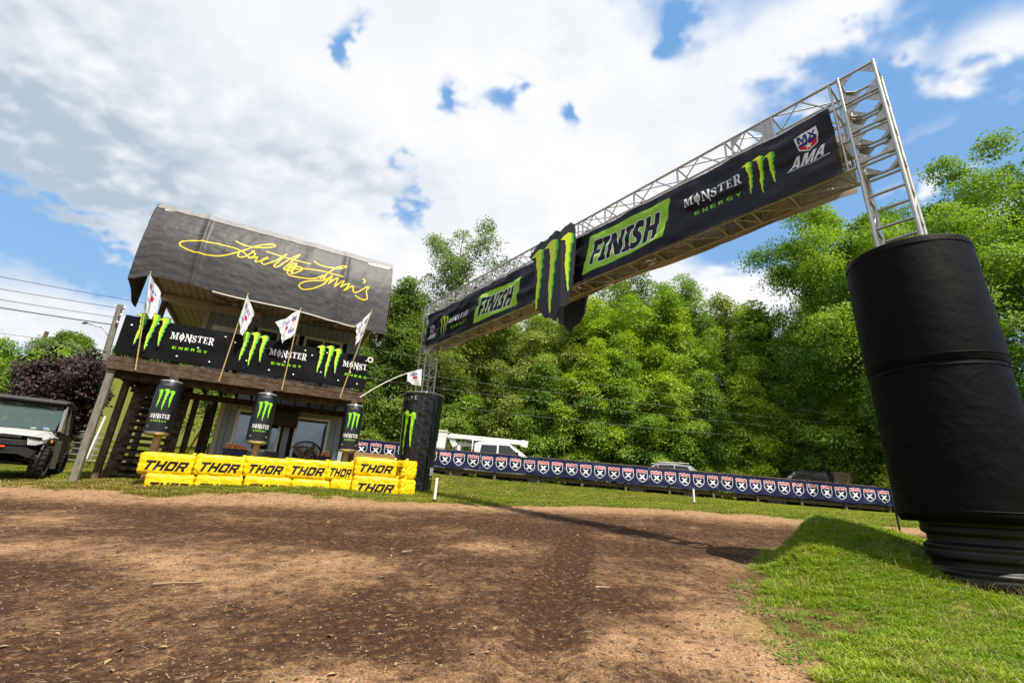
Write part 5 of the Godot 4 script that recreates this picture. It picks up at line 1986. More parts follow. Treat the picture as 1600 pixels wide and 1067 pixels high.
		var tub := thing("blue_tub", ["navy blue tub full of orange bottles, left of the middle can", "smaller navy blue tub of orange bottles, right of the round fan"][i], "tub", hx(s, high, 1.4), HOUSE_TURN, "blue tubs under the deck")
		var q := MB.new()
		for side in [[Vector3(0, 0.2, 0.17), Vector3(w, 0.4, 0.02)], [Vector3(0, 0.2, -0.17), Vector3(w, 0.4, 0.02)], [Vector3(w / 2 - 0.01, 0.2, 0), Vector3(0.02, 0.4, 0.32)], [Vector3(-w / 2 + 0.01, 0.2, 0), Vector3(0.02, 0.4, 0.32)], [Vector3(0, 0.012, 0), Vector3(w - 0.04, 0.02, 0.32)]]:
			q.box(side[0], side[1], Basis.IDENTITY, 0.005)
		obj("walls", q, navy, tub)
		var lip := MB.new()
		for side in [[Vector3(0, 0.41, 0.185), Vector3(w + 0.06, 0.025, 0.04)], [Vector3(0, 0.41, -0.185), Vector3(w + 0.06, 0.025, 0.04)], [Vector3(w / 2 + 0.01, 0.41, 0), Vector3(0.04, 0.025, 0.33)], [Vector3(-w / 2 - 0.01, 0.41, 0), Vector3(0.04, 0.025, 0.33)]]:
			lip.box(side[0], side[1], Basis.IDENTITY, 0.006)
		obj("lip", lip, navy, tub)
		for k in [11, 7][i]:
			var bx := lerpf(-w / 2 + 0.07, w / 2 - 0.07, (k % 6) / 5.0) if i == 0 else lerpf(-w / 2 + 0.07, w / 2 - 0.07, (k % 4) / 3.0)
			var bz := 0.08 if k < [6, 4][i] else -0.07
			var o := thing("orange_bottle", ["orange bottle with a white cap in the left blue tub", "orange bottle with a white cap in the right blue tub"][i], "bottle", hx(s + bx, high + 0.30 + r.randf() * 0.05, 1.4 - bz), r.randf() * 3.0, ["bottles in the left blue tub", "bottles in the right blue tub"][i])
			o.rotation.z = r.randf_range(-0.25, 0.25)
			obj("glass", bm, orange, o)
			obj("cap", cm, M.white_plastic, o)
	# drum fan
	var fan := thing("drum_fan", "large round floor fan with brown blades, under the deck before the right lower window", "fan", hx(4.86, 0.0, 1.5), HOUSE_TURN)
	var ring := MB.new()
	ring.lathe(PackedVector2Array([Vector2(0.50, -0.12), Vector2(0.525, -0.12), Vector2(0.53, 0.0), Vector2(0.525, 0.12), Vector2(0.50, 0.12), Vector2(0.505, 0.0), Vector2(0.50, -0.12)]), 40, Transform3D(Basis(Vector3.RIGHT, PI / 2), Vector3(0, 0.98, 0)))
	obj("drum", ring, mat(Color(0.10, 0.075, 0.06), 0.6), fan)
	for k in 5:
		var a := 0.95 + TAU * k / 5.0 + 0.15
		var bl := MB.new()
		bl.box(Vector3(0.26, 0, 0), Vector3(0.42, 0.13, 0.012), Basis(Vector3.RIGHT, 0.35), 0.004)
		obj("blade", bl, mat(Color(0.46, 0.30, 0.17), 0.7), fan, Transform3D(Basis(Vector3.BACK, a), Vector3(0, 0.98, 0.02)))
	var hub := MB.new()
	hub.lathe(PackedVector2Array([Vector2(0.0, -0.14), Vector2(0.09, -0.12), Vector2(0.09, 0.04), Vector2(0.05, 0.07), Vector2(0.0, 0.075)]), 20, Transform3D(Basis(Vector3.RIGHT, PI / 2), Vector3(0, 0.98, 0)))
	obj("hub", hub, mat(Color(0.5, 0.36, 0.22), 0.6), fan)
	for rr in [0.15, 0.25, 0.35, 0.45]:
		var wire := MB.new()
		var pts := PackedVector3Array()
		var ra := PackedFloat32Array()
		for k in 33:
			pts.append(Vector3(cos(TAU * k / 32.0) * rr, 0.98 + sin(TAU * k / 32.0) * rr, 0.125))
			ra.append(0.004)
		wire.tube(pts, ra, 4, false)
		obj("guard_wire", wire, M.black, fan)
	for k in 8:
		var a := TAU * k / 8.0
		rod_obj("guard_spoke", Vector3(cos(a) * 0.06, 0.98 + sin(a) * 0.06, 0.125), Vector3(cos(a) * 0.51, 0.98 + sin(a) * 0.51, 0.125), 0.004, M.black, fan, 5)
	for s in [-0.42, 0.42]:
		rod_obj("stand", Vector3(s, 0.0, 0.1), Vector3(s * 0.9, 0.75, 0), 0.02, M.black, fan)
	# a folding chair
	var chair := thing("folding_chair", "brown folding chair under the left lower window, beside the middle can post", "chair", hx(3.98, 0.25, 1.5), HOUSE_TURN + 0.2)
	var brown := mat(Color(0.30, 0.24, 0.19), 0.6)
	box_obj("seat", Vector3(0, 0.46, 0), Vector3(0.42, 0.03, 0.40), brown, chair, 0.01)
	box_obj("backrest", Vector3(0, 0.76, -0.2), Vector3(0.44, 0.24, 0.025), brown, chair, 0.012, Basis(Vector3.RIGHT, -0.15))
	for s in [-0.2, 0.2]:
		rod_obj("leg", Vector3(s, 0, 0.2), Vector3(s, 0.9, -0.22), 0.012, M.steel, chair)
		rod_obj("leg", Vector3(s, 0, -0.22), Vector3(s, 0.46, 0.16), 0.012, M.steel, chair)
	# stakes
	var stakes := [[-1.72, -12.0, 0.58, 0.035, true, "white marker stake at the edge of the track, beside the can pillar"], [6.36, -16.0, 0.5, 0.035, true, "white marker stake in the field in front of the silver car"], [8.2, -10.0, 0.62, 0.02, false, "thin black stake in the grass, left of the padded cover"]]
	for k in stakes:
		var t := thing("marker_stake", k[5], "stake", Vector3(k[0], height(k[0], k[1]), k[1]), 0.3, "stakes round the track")
		var b := MB.new()
		b.tube(PackedVector3Array([Vector3(0, -0.2, 0), Vector3(0.004, 0.1, 0), Vector3(0.012, k[2] - 0.01, 0), Vector3(0.012, k[2], 0)]), PackedFloat32Array([k[3], k[3], k[3], k[3] * 0.7]), 10)
		obj("shaft", b, M.white_plastic if k[4] else M.black, t)
		if k[4]:
			rod_obj("foot_sleeve", Vector3(0.002, -0.05, 0), Vector3(0.003, 0.07, 0), k[3] * 1.15, M.black_rough, t)
	# gate, white pole and yellow bar on the left
	var gate := thing("tube_gate", "grey tubular farm gate seen between the deck posts", "gate", Vector3(-15.0, height(-15.0, -17.0) - 0.02, -17.0), 0.1)
	for k in 6:
		rod_obj("bar", Vector3(-1.2, 0.15 + 0.2 * k, 0), Vector3(1.5, 0.15 + 0.2 * k, 0), 0.024, M.alu, gate)
	for s in [-1.2, 0.15, 1.5]:
		rod_obj("upright", Vector3(s, 0.12, 0.0), Vector3(s, 1.18, 0.0), 0.026, M.alu, gate)
	rod_obj("gate_post", Vector3(-1.35, -0.3, 0), Vector3(-1.35, 1.4, 0), 0.07, M.fence_wood, gate)
	tag(rod_obj("leaning_pole", Vector3(-14.1, 1.7, -16.0), Vector3(-13.95, 3.15, -16.0), 0.035, M.white_plastic), "white plastic pole in front of the farm gate, between the deck posts", "pole")
	tag(rod_obj("barrier_arm", Vector3(-10.95, 1.9, -16.1), Vector3(-10.40, 3.5, -16.1), 0.035, M.yellow), "yellow bar leaning behind the motorbike, seen under the deck", "bar")
	motorbike()


func wheel(parent: Node, at: Vector3, radius: float, wide: float, rim_m: Material, spokes: int, knobs := false) -> void:
	var w := empty("wheel", parent, Transform3D(Basis(Vector3.BACK, -PI / 2), at))
	var t := MB.new()
	t.lathe(PackedVector2Array([Vector2(radius * 0.62, -wide * 0.46), Vector2(radius * 0.85, -wide * 0.5), Vector2(radius * 0.97, -wide * 0.42), Vector2(radius, -wide * 0.25), Vector2(radius, wide * 0.25), Vector2(radius * 0.97, wide * 0.42), Vector2(radius * 0.85, wide * 0.5), Vector2(radius * 0.62, wide * 0.46), Vector2(radius * 0.6, 0.0), Vector2(radius * 0.62, -wide * 0.46)]), 32)
	if knobs:
		for k in 20:
			for s in [-1.0, 1.0]:
				var a: float = TAU * (k + 0.25 * s) / 20.0
				t.box(Vector3(sin(a) * radius, s * wide * 0.25, cos(a) * radius), Vector3(radius * 0.17, wide * 0.42, 0.04), Basis(Vector3.UP, a) * Basis(Vector3.BACK, 0.35 * s), 0.006)
	obj("tyre", t, M.rubber, w)
	var rim := MB.new()
	for s in [-1.0, 1.0]:
		rim.lathe(PackedVector2Array([Vector2(radius * 0.56, s * wide * 0.34), Vector2(radius * 0.63, s * wide * 0.44), Vector2(radius * 0.66, s * wide * 0.40)]), 28)
		rim.lathe(PackedVector2Array([Vector2(0.0, s * wide * 0.36), Vector2(radius * 0.16, s * wide * 0.36), Vector2(radius * 0.18, s * wide * 0.25)]), 16)
		for k in spokes:
			var a := TAU * k / spokes
			rim.box(Vector3(sin(a) * radius * 0.36, s * wide * 0.33, cos(a) * radius * 0.36), Vector3(radius * 0.12, wide * 0.08, radius * 0.46), Basis(Vector3.UP, a), 0.004)
	obj("rim", rim, rim_m, w)
	var hub := MB.new()
	hub.lathe(PackedVector2Array([Vector2(radius * 0.6, -wide * 0.1), Vector2(radius * 0.6, wide * 0.1)]), 24)
	obj("drum", hub, M.black_rough, w)


func motorbike() -> void:
	var b := thing("motorbike", "black and green dirt bike parked behind the deck, seen under it", "motorbike", Vector3(-10.75, height(-10.75, -17.2) + 0.05, -17.2), 0.7)
	wheel(b, Vector3(0, 0.34, 0.68), 0.34, 0.09, M.steel, 12, true)
	wheel(b, Vector3(0, 0.32, -0.66), 0.32, 0.11, M.steel, 12, true)
	for s in [-0.09, 0.09]:
		rod_obj("fork_leg", Vector3(s, 0.34, 0.68), Vector3(s, 0.98, 0.38), 0.026, M.steel, b)
		rod_obj("swing_arm", Vector3(s, 0.32, -0.66), Vector3(s, 0.42, -0.05), 0.028, M.alu, b)
		rod_obj("frame_tube", Vector3(s, 0.95, 0.36), Vector3(s, 0.30, 0.18), 0.022, M.black, b)
		rod_obj("frame_tube", Vector3(s, 0.95, 0.36), Vector3(s, 0.78, -0.6), 0.022, M.black, b)
		rod_obj("frame_tube", Vector3(s, 0.30, 0.18), Vector3(s, 0.42, -0.08), 0.022, M.black, b)
	box_obj("engine", Vector3(0, 0.44, 0.06), Vector3(0.24, 0.30, 0.30), M.black_rough, b, 0.04)
	var tank := MB.new()
	tank.lathe(PackedVector2Array([Vector2(0.0, -0.26), Vector2(0.10, -0.22), Vector2(0.14, 0.0), Vector2(0.10, 0.2), Vector2(0.0, 0.24)]), 14, Transform3D(Basis(Vector3.RIGHT, PI / 2), Vector3(0, 0.86, 0.14)))
	obj("tank", tank, M.lime, b)
	box_obj("seat", Vector3(0, 0.90, -0.32), Vector3(0.17, 0.08, 0.66), M.black_rough, b, 0.03, Basis(Vector3.RIGHT, 0.04))
	box_obj("rear_fender", Vector3(0, 0.87, -0.72), Vector3(0.16, 0.03, 0.4), M.lime, b, 0.01, Basis(Vector3.RIGHT, 0.25))
	box_obj("front_fender", Vector3(0, 0.76, 0.66), Vector3(0.13, 0.025, 0.6), M.lime, b, 0.01, Basis(Vector3.RIGHT, 0.25))
	box_obj("number_plate", Vector3(0, 0.95, 0.52), Vector3(0.2, 0.24, 0.02), M.black, b, 0.008, Basis(Vector3.RIGHT, -0.35))
	rod_obj("handlebar", Vector3(-0.4, 1.12, 0.28), Vector3(0.4, 1.12, 0.28), 0.014, M.black, b)
	for s in [-0.36, 0.36]:
		rod_obj("grip", Vector3(s - 0.06, 1.12, 0.28), Vector3(s + 0.06, 1.12, 0.28), 0.021, M.black_rough, b)
	rod_obj("exhaust", Vector3(0.13, 0.5, 0.1), Vector3(0.13, 0.75, -0.55), 0.05, M.steel, b, 10)
	rod_obj("side_stand", Vector3(0.1, 0.3, 0.0), Vector3(0.3, 0.0, 0.05), 0.012, M.steel, b)


# vehicles: each faces +z in its own frame -------------------------------------------
# a shell through cross-sections [z, half width low, half width mid, half width top, y low, y mid, y top]
func shell(stations: Array, round_off := 0.06) -> MB:
	var b := MB.new()
	var rings := []
	for s in stations:
		var p := []
		var pts := [[s[1] * 0.94, s[4]], [s[1], s[4] + (s[5] - s[4]) * 0.25], [s[2], s[5]], [s[3], s[6] - round_off], [s[3] - round_off, s[6]]]
		for q in pts:
			p.append(Vector3(q[0], q[1], s[0]))
		p.append(Vector3(0, float(s[6]) + 0.012, s[0]))
		pts.reverse()
		for q in pts:
			p.append(Vector3(-q[0], q[1], s[0]))
		rings.append(p)
	for i in rings.size() - 1:
		for k in rings[0].size():
			var n: int = (k + 1) % rings[0].size()
			b.quad(rings[i][k], rings[i][n], rings[i + 1][n], rings[i + 1][k])
			var f := b.ix.size() - 6
			var nn := b.n[b.n.size() - 1]
			var mid: Vector3 = (rings[i][k] + rings[i + 1][n]) / 2.0
			var c := Vector3(0, (float(stations[i][4]) + float(stations[i][6])) / 2.0, mid.z)
			if nn.dot(mid - c) < 0:
				for j in 4:
					b.n[b.n.size() - 1 - j] = -nn
				for j in [0, 3]:
					var t := b.ix[f + j + 1]
					b.ix[f + j + 1] = b.ix[f + j + 2]
					b.ix[f + j + 2] = t
	for e in [0, rings.size() - 1]:
		var c := Vector3.ZERO
		for q in rings[e]:
			c += q / rings[e].size()
		for k in rings[e].size():
			var n: int = (k + 1) % rings[e].size()
			if e == 0:
				b.tri(c, rings[e][k], rings[e][n])
			else:
				b.tri(c, rings[e][n], rings[e][k])
			var want := -1.0 if e == 0 else 1.0
			if b.n[b.n.size() - 1].z * want < 0:
				for j in 3:
					b.n[b.n.size() - 1 - j] *= -1.0
	return b


# a flat panel on the vehicle's side: outline in (z, y), at half width x, on both sides
func side_panels(called: String, parent: Node, poly: Array, x0: float, lean: float, m: Material, thick := 0.012) -> void:
	for s in [-1.0, 1.0]:
		var b := MB.new()
		var p := PackedVector2Array()
		for q in poly:
			p.append(Vector2(q[0] * -s, q[1]))
		var turn := Basis(Vector3(0, 0, -s), Vector3.UP, Vector3(s, 0, 0))
		b.slab(p, thick, Transform3D(turn, Vector3.ZERO))
		# lean the panel in with height
		for i in b.v.size():
			b.v[i].x += s * (x0 - lean * (b.v[i].y - float(poly[0][1])))
		obj(called, b, m, parent)


func pickup(called: String, label: String, at: Vector3, turn: float, paint: Material) -> Node3D:
	var t := thing(called, label, "truck", at, turn)
	obj("body", shell([[-3.05, 0.86, 0.9, 0.88, 0.52, 0.95, 1.22], [-2.95, 0.93, 0.97, 0.93, 0.45, 0.95, 1.25], [-1.0, 0.95, 0.99, 0.95, 0.42, 0.95, 1.25], [1.0, 0.95, 0.99, 0.94, 0.42, 0.95, 1.22], [1.9, 0.95, 0.98, 0.88, 0.42, 0.95, 1.18], [2.7, 0.92, 0.95, 0.82, 0.44, 0.92, 1.10], [3.0, 0.84, 0.87, 0.74, 0.5, 0.88, 1.02]]), paint, t)
	obj("cab", shell([[-1.05, 0.9, 0.86, 0.70, 1.2, 1.35, 1.86], [-0.85, 0.9, 0.87, 0.72, 1.2, 1.35, 1.93], [0.4, 0.9, 0.87, 0.73, 1.2, 1.35, 1.95], [0.75, 0.9, 0.87, 0.70, 1.2, 1.35, 1.88], [1.75, 0.89, 0.85, 0.80, 1.15, 1.18, 1.22]]), paint, t)
	side_panels("window", t, [[-0.78, 1.34], [0.08, 1.34], [0.08, 1.80], [-0.70, 1.80]], 0.895, 0.27, M.car_glass)
	side_panels("window", t, [[0.17, 1.34], [1.30, 1.30], [0.72, 1.80], [0.17, 1.82]], 0.895, 0.27, M.car_glass)
	var ws := MB.new()
	ws.quad(Vector3(-0.74, 1.26, 1.66), Vector3(0.74, 1.26, 1.66), Vector3(0.62, 1.87, 0.83), Vector3(-0.62, 1.87, 0.83))
	obj("windscreen", ws, M.car_glass, t)
	var rw := MB.new()
	rw.quad(Vector3(0.66, 1.38, -1.07), Vector3(-0.66, 1.38, -1.07), Vector3(-0.6, 1.8, -1.07), Vector3(0.6, 1.8, -1.07))
	obj("rear_window", rw, M.car_glass, t)
	for s in [-1.0, 1.0]:
		box_obj("mirror", Vector3(s * 1.06, 1.38, 1.12), Vector3(0.16, 0.22, 0.12), M.black if paint != M.white else paint, t, 0.02)
		box_obj("headlight", Vector3(s * 0.70, 0.90, 2.90), Vector3(0.30, 0.18, 0.14), M.glass, t, 0.03)
		box_obj("tail_lamp", Vector3(s * 0.86, 1.05, -3.03), Vector3(0.14, 0.36, 0.06), mat(Color(0.5, 0.03, 0.03), 0.3), t, 0.02)
		box_obj("door_handle", Vector3(s * 0.985, 1.12, 0.25), Vector3(0.03, 0.035, 0.18), M.steel, t, 0.008)
		box_obj("door_handle", Vector3(s * 0.985, 1.12, -0.75), Vector3(0.03, 0.035, 0.18), M.steel, t, 0.008)
		for z in [2.05, -1.95]:
			var arch := MB.new()
			arch.lathe(PackedVector2Array([Vector2(0.0, 0.0), Vector2(0.47, 0.0), Vector2(0.47, 0.02), Vector2(0.0, 0.02)]), 28, Transform3D(Basis(Vector3.BACK, -PI / 2 * s), Vector3(s * 0.975, 0.45, z)))
			obj("wheel_arch", arch, M.black_rough, t)
			wheel(t, Vector3(s * 0.88, 0.41, z), 0.41, 0.27, M.steel, 6)
	box_obj("grille", Vector3(0, 0.86, 2.98), Vector3(0.95, 0.30, 0.06), M.black, t, 0.02)
	box_obj("front_bumper", Vector3(0, 0.55, 2.98), Vector3(1.8, 0.22, 0.22), M.steel, t, 0.05)
	box_obj("rear_bumper", Vector3(0, 0.55, -3.10), Vector3(1.8, 0.18, 0.18), M.steel, t, 0.04)
	box_obj("bed_floor", Vector3(0, 1.262, -2.0), Vector3(1.5, 0.01, 1.8), M.black_rough, t, 0.002)
	return t


func vehicles() -> void:
	var white := mat(Color(0.80, 0.81, 0.82), 0.25, 0.0, 0.6)
	white.clearcoat_enabled = true
	white.clearcoat = 0.7
	var tr := pickup("white_truck", "white pickup truck with a folded bucket lift, behind the fence beside the can pillar", Vector3(-0.55, height(-0.55, -24.2) + 0.02, -24.2), PI / 2, white)
	# the lift: turret, folded boom, bucket (parts of the truck)
	var lift := empty("bucket_lift", tr)
	var tu := MB.new()
	tu.lathe(PackedVector2Array([Vector2(0.0, 1.2), Vector2(0.32, 1.22), Vector2(0.30, 1.45), Vector2(0.20, 1.5), Vector2(0.20, 1.75), Vector2(0.0, 1.76)]), 20, Transform3D(Basis.IDENTITY, Vector3(0, 0, -1.95)))
	obj("turret", tu, M.steel, lift)
	bar_obj("lower_boom", Vector3(0.12, 1.82, -2.1), Vector3(0.12, 1.92, 0.15), 0.2, 0.2, M.white, lift)
	bar_obj("upper_boom", Vector3(-0.12, 2.22, -2.4), Vector3(-0.12, 2.05, 1.4), 0.2, 0.22, M.white, lift)
	bar_obj("boom_tip", Vector3(-0.12, 2.04, 1.3), Vector3(-0.12, 1.98, 1.65), 0.26, 0.32, M.white, lift)
	rod_obj("cylinder", Vector3(0.12, 1.9, -1.8), Vector3(-0.1, 2.1, -0.3), 0.06, M.steel, lift, 10)
	bar_obj("knuckle", Vector3(0.0, 1.7, -2.1), Vector3(0.0, 2.3, -2.45), 0.3, 0.26, M.white, lift)
	box_obj("rest", Vector3(0, 1.6, -1.2), Vector3(0.9, 0.9, 0.06), M.white, lift, 0.02)
	var bk := MB.new()
	bk.slab(PackedVector2Array([Vector2(-0.36, 0.0), Vector2(0.30, 0.0), Vector2(0.38, 1.05), Vector2(-0.42, 1.05)]), 0.6, Transform3D(Basis(Vector3(0, 0, 1), Vector3.UP, Vector3(-1, 0, 0)), Vector3(-0.3, 1.38, -2.95)))
	obj("bucket", bk, M.white_plastic, lift)
	box_obj("bucket_lip", Vector3(0, 2.43, -2.97), Vector3(0.68, 0.06, 0.88), M.white_plastic, lift, 0.02)
	# silver car
	var silver := mat(Color(0.40, 0.41, 0.43), 0.35, 0.4)
	var c := thing("silver_car", "silver estate car parked behind the middle of the fence", "car", Vector3(7.95, height(7.95, -24.6) + 0.02, -24.6), -PI / 2)
	obj("body", shell([[-2.35, 0.76, 0.80, 0.70, 0.45, 0.85, 1.06], [-2.1, 0.86, 0.90, 0.80, 0.35, 0.85, 1.12], [0.9, 0.88, 0.92, 0.84, 0.32, 0.82, 1.06], [1.9, 0.85, 0.88, 0.74, 0.35, 0.75, 0.96], [2.3, 0.72, 0.75, 0.60, 0.42, 0.68, 0.80]]), silver, c)
	obj("cab", shell([[-2.25, 0.80, 0.76, 0.66, 1.02, 1.08, 1.12], [-1.6, 0.82, 0.79, 0.62, 1.02, 1.12, 1.62], [-0.6, 0.83, 0.80, 0.63, 1.02, 1.12, 1.70], [0.2, 0.83, 0.80, 0.62, 1.02, 1.12, 1.66], [1.25, 0.80, 0.76, 0.70, 0.98, 1.02, 1.06]]), silver, c)
	side_panels("window", c, [[-1.55, 1.14], [-0.72, 1.14], [-0.72, 1.58], [-1.35, 1.56]], 0.815, 0.33, M.car_glass)
	side_panels("window", c, [[-0.66, 1.14], [0.12, 1.14], [0.12, 1.57], [-0.66, 1.60]], 0.815, 0.33, M.car_glass)
	side_panels("window", c, [[0.18, 1.14], [0.92, 1.12], [0.26, 1.55], [0.18, 1.56]], 0.815, 0.33, M.car_glass)
	var ws := MB.new()
	ws.quad(Vector3(-0.68, 1.10, 1.20), Vector3(0.68, 1.10, 1.20), Vector3(0.56, 1.64, 0.27), Vector3(-0.56, 1.64, 0.27))
	obj("windscreen", ws, M.car_glass, c)
	var rw := MB.new()
	rw.quad(Vector3(0.64, 1.16, -2.24), Vector3(-0.64, 1.16, -2.24), Vector3(-0.56, 1.6, -1.66), Vector3(0.56, 1.6, -1.66))
	obj("rear_window", rw, M.car_glass, c)
	for s in [-1.0, 1.0]:
		rod_obj("roof_rail", Vector3(s * 0.56, 1.72, -1.5), Vector3(s * 0.56, 1.73, 0.1), 0.018, M.steel, c)
		box_obj("mirror", Vector3(s * 0.98, 1.12, 0.8), Vector3(0.16, 0.12, 0.1), silver, c, 0.03)
		box_obj("headlight", Vector3(s * 0.6, 0.72, 2.2), Vector3(0.3, 0.14, 0.2), M.glass, c, 0.03)
		box_obj("tail_lamp", Vector3(s * 0.76, 0.95, -2.28), Vector3(0.16, 0.2, 0.1), mat(Color(0.5, 0.03, 0.03), 0.3), c, 0.03)
		for z in [1.36, -1.34]:
			var arch := MB.new()
			arch.lathe(PackedVector2Array([Vector2(0.0, 0.0), Vector2(0.38, 0.0), Vector2(0.38, 0.02), Vector2(0.0, 0.02)]), 28, Transform3D(Basis(Vector3.BACK, -PI / 2 * s), Vector3(s * 0.90, 0.35, z)))
			obj("wheel_arch", arch, M.black_rough, c)
			wheel(c, Vector3(s * 0.80, 0.34, z), 0.34, 0.23, M.steel, 10)
	# black truck with a tan box behind its cab
	var black := mat(Color(0.055, 0.06, 0.07), 0.3, 0.0, 0.35)
	var bt := pickup("black_truck", "black pickup truck with a tan box behind its cab, behind the fence", Vector3(15.35, height(15.35, -24.2) + 0.02, -24.2), -PI / 2, black)
	var crate := MB.new()
	crate.slab(PackedVector2Array([Vector2(-0.5, 0.0), Vector2(0.42, 0.0), Vector2(0.42, 0.55), Vector2(0.30, 0.66), Vector2(-0.36, 0.66)]), 1.3, Transform3D(Basis(Vector3(0, 0, -1), Vector3.UP, Vector3(1, 0, 0)), Vector3(0.65, 1.25, -1.62)))
	var cr := obj("tan_box", crate, speckled(mat(Color.WHITE, 0.8), 283, 0.05, Color(0.38, 0.31, 0.23), Color(0.50, 0.42, 0.32), 2.0))
	cr.transform = bt.transform
	tag(cr, "tan padded box standing in the bed of the black truck", "box")
	buggy()


func buggy() -> void:
	var t := thing("utility_buggy", "white and black utility buggy with a black roof, left of the deck house", "buggy", Vector3(-12.36, height(-12.3, -12.0) + 0.0, -11.98), 0.60)
	var white := speckled(mat(Color.WHITE, 0.35), 291, 0.02, Color(0.56, 0.57, 0.58), Color(0.70, 0.70, 0.70), 1.2)
	var dark := speckled(mat(Color.WHITE, 0.7), 293, 0.03, Color(0.15, 0.148, 0.145), Color(0.24, 0.235, 0.225), 2.0)
	var khaki := speckled(mat(Color.WHITE, 0.8), 295, 0.03, Color(0.20, 0.18, 0.15), Color(0.30, 0.27, 0.22), 2.0)
	# body
	obj("tub", shell([[-1.5, 0.70, 0.74, 0.72, 0.62, 0.8, 1.02], [-0.6, 0.74, 0.78, 0.74, 0.34, 0.8, 1.02], [0.55, 0.74, 0.78, 0.74, 0.34, 0.8, 1.02], [0.75, 0.62, 0.66, 0.62, 0.5, 0.8, 1.0], [1.38, 0.5, 0.54, 0.5, 0.5, 0.7, 0.84]]), dark, t)
	obj("hood", shell([[0.60, 0.76, 0.77, 0.70, 0.86, 1.0, 1.15], [1.1, 0.76, 0.77, 0.64, 0.85, 0.97, 1.08], [1.38, 0.71, 0.72, 0.54, 0.82, 0.91, 0.99], [1.50, 0.62, 0.64, 0.48, 0.79, 0.87, 0.94]], 0.04), white, t)
	# white cheeks beside the grille
	for s in [-1.0, 1.0]:
		var ch := MB.new()
		ch.slab(PackedVector2Array([Vector2(0.40 * s, 0.90), Vector2(0.64 * s, 0.86), Vector2(0.70 * s, 0.80), Vector2(0.58 * s, 0.74), Vector2(0.44 * s, 0.74)]), 0.10, Transform3D(Basis.IDENTITY, Vector3(0, 0, 1.525)))
		obj("cheek_panel", ch, white, t)
		var hl := MB.new()
		hl.slab(PackedVector2Array([Vector2(0.34 * s, 0.935), Vector2(0.665 * s, 0.925), Vector2(0.64 * s, 0.865), Vector2(0.46 * s, 0.885)]), 0.06, Transform3D(Basis.IDENTITY, Vector3(0, 0, 1.545)))
		obj("headlight", hl, M.glass, t)
		box_obj("marker_lamp", Vector3(s * 0.80, 0.86, 1.30), Vector3(0.03, 0.07, 0.06), mat(Color(0.9, 0.5, 0.05), 0.3), t, 0.01)
		# fenders, doors, pillars
		var fe := MB.new()
		for k in 8:
			var a := lerpf(0.1, 2.6, k / 8.0)
			var a2 := lerpf(0.1, 2.6, (k + 1) / 8.0)
			fe.bar(Vector3(s * 0.72, 0.38 + 0.46 * sin(a), 1.03 + 0.48 * cos(a)), Vector3(s * 0.72, 0.38 + 0.46 * sin(a2), 1.03 + 0.48 * cos(a2)), 0.30, 0.03, Vector3.RIGHT)
		obj("fender", fe, dark, t)
		var fb := MB.new()
		for k in 8:
			var a := lerpf(0.3, 2.9, k / 8.0)
			var a2 := lerpf(0.3, 2.9, (k + 1) / 8.0)
			fb.bar(Vector3(s * 0.74, 0.38 + 0.46 * sin(a), -1.03 + 0.48 * cos(a)), Vector3(s * 0.74, 0.38 + 0.46 * sin(a2), -1.03 + 0.48 * cos(a2)), 0.30, 0.03, Vector3.RIGHT)
		obj("fender", fb, dark, t)
		bar_obj("mud_guard", Vector3(s * 0.80, 0.92, 0.62), Vector3(s * 0.82, 0.25, 0.50), 0.05, 0.16, khaki, t, Vector3.RIGHT)
		bar_obj("front_pillar", Vector3(s * 0.76, 1.12, 0.72), Vector3(s * 0.66, 1.84, 0.30), 0.07, 0.08, M.black, t)
		bar_obj("rear_pillar", Vector3(s * 0.76, 1.0, -0.72), Vector3(s * 0.66, 1.84, -0.62), 0.07, 0.08, M.black, t)
		bar_obj("roof_tube", Vector3(s * 0.66, 1.84, 0.30), Vector3(s * 0.66, 1.84, -0.62), 0.06, 0.06, M.black, t)
	side_panels("door", t, [[0.60, 0.42], [0.66, 1.10], [-0.62, 1.10], [-0.55, 0.42]], 0.79, 0.0, dark, 0.03)
	side_panels("door_trim", t, [[0.66, 0.98], [0.58, 1.11], [-0.05, 1.09], [0.2, 0.96]], 0.785, 0.0, white, 0.02)
	side_panels("door_window", t, [[0.58, 1.14], [-0.55, 1.14], [-0.52, 1.76], [0.24, 1.76]], 0.765, 0.13, M.car_glass)
	for s in [-1.0, 1.0]:
		bar_obj("window_frame", Vector3(s * 0.785, 1.12, 0.66), Vector3(s * 0.69, 1.80, 0.27), 0.03, 0.05, dark, t)
		bar_obj("window_frame", Vector3(s * 0.785, 1.12, -0.10), Vector3(s * 0.70, 1.78, -0.10), 0.03, 0.04, dark, t)
	# windscreen with its wiper, stickers
	var ws := MB.new()
	ws.bar(Vector3(0, 1.13, 0.74), Vector3(0, 1.82, 0.32), 1.36, 0.012, Vector3(0, 0.5, 0.8))
	obj("windscreen", ws, glass_pane(), t)
	bar_obj("screen_rail", Vector3(-0.74, 1.12, 0.75), Vector3(0.74, 1.12, 0.75), 0.05, 0.06, M.black, t)
	bar_obj("screen_rail", Vector3(-0.68, 1.83, 0.33), Vector3(0.68, 1.83, 0.33), 0.05, 0.07, M.black, t)
	bar_obj("wiper", Vector3(0.02, 1.80, 0.37), Vector3(0.48, 1.70, 0.43), 0.018, 0.018, M.black, t)
	for k in [[0.50, 1.20, Color(0.15, 0.35, 0.7)], [0.28, 1.18, Color(0.6, 0.7, 0.65)], [0.52, 1.17, Color(0.7, 0.75, 0.1)]]:
		box_obj("sticker", Vector3(k[0], k[1], 0.712 - 0.0), Vector3(0.10, 0.05, 0.004), mat(k[2], 0.5), t, 0.001, Basis(Vector3.RIGHT, -0.54))
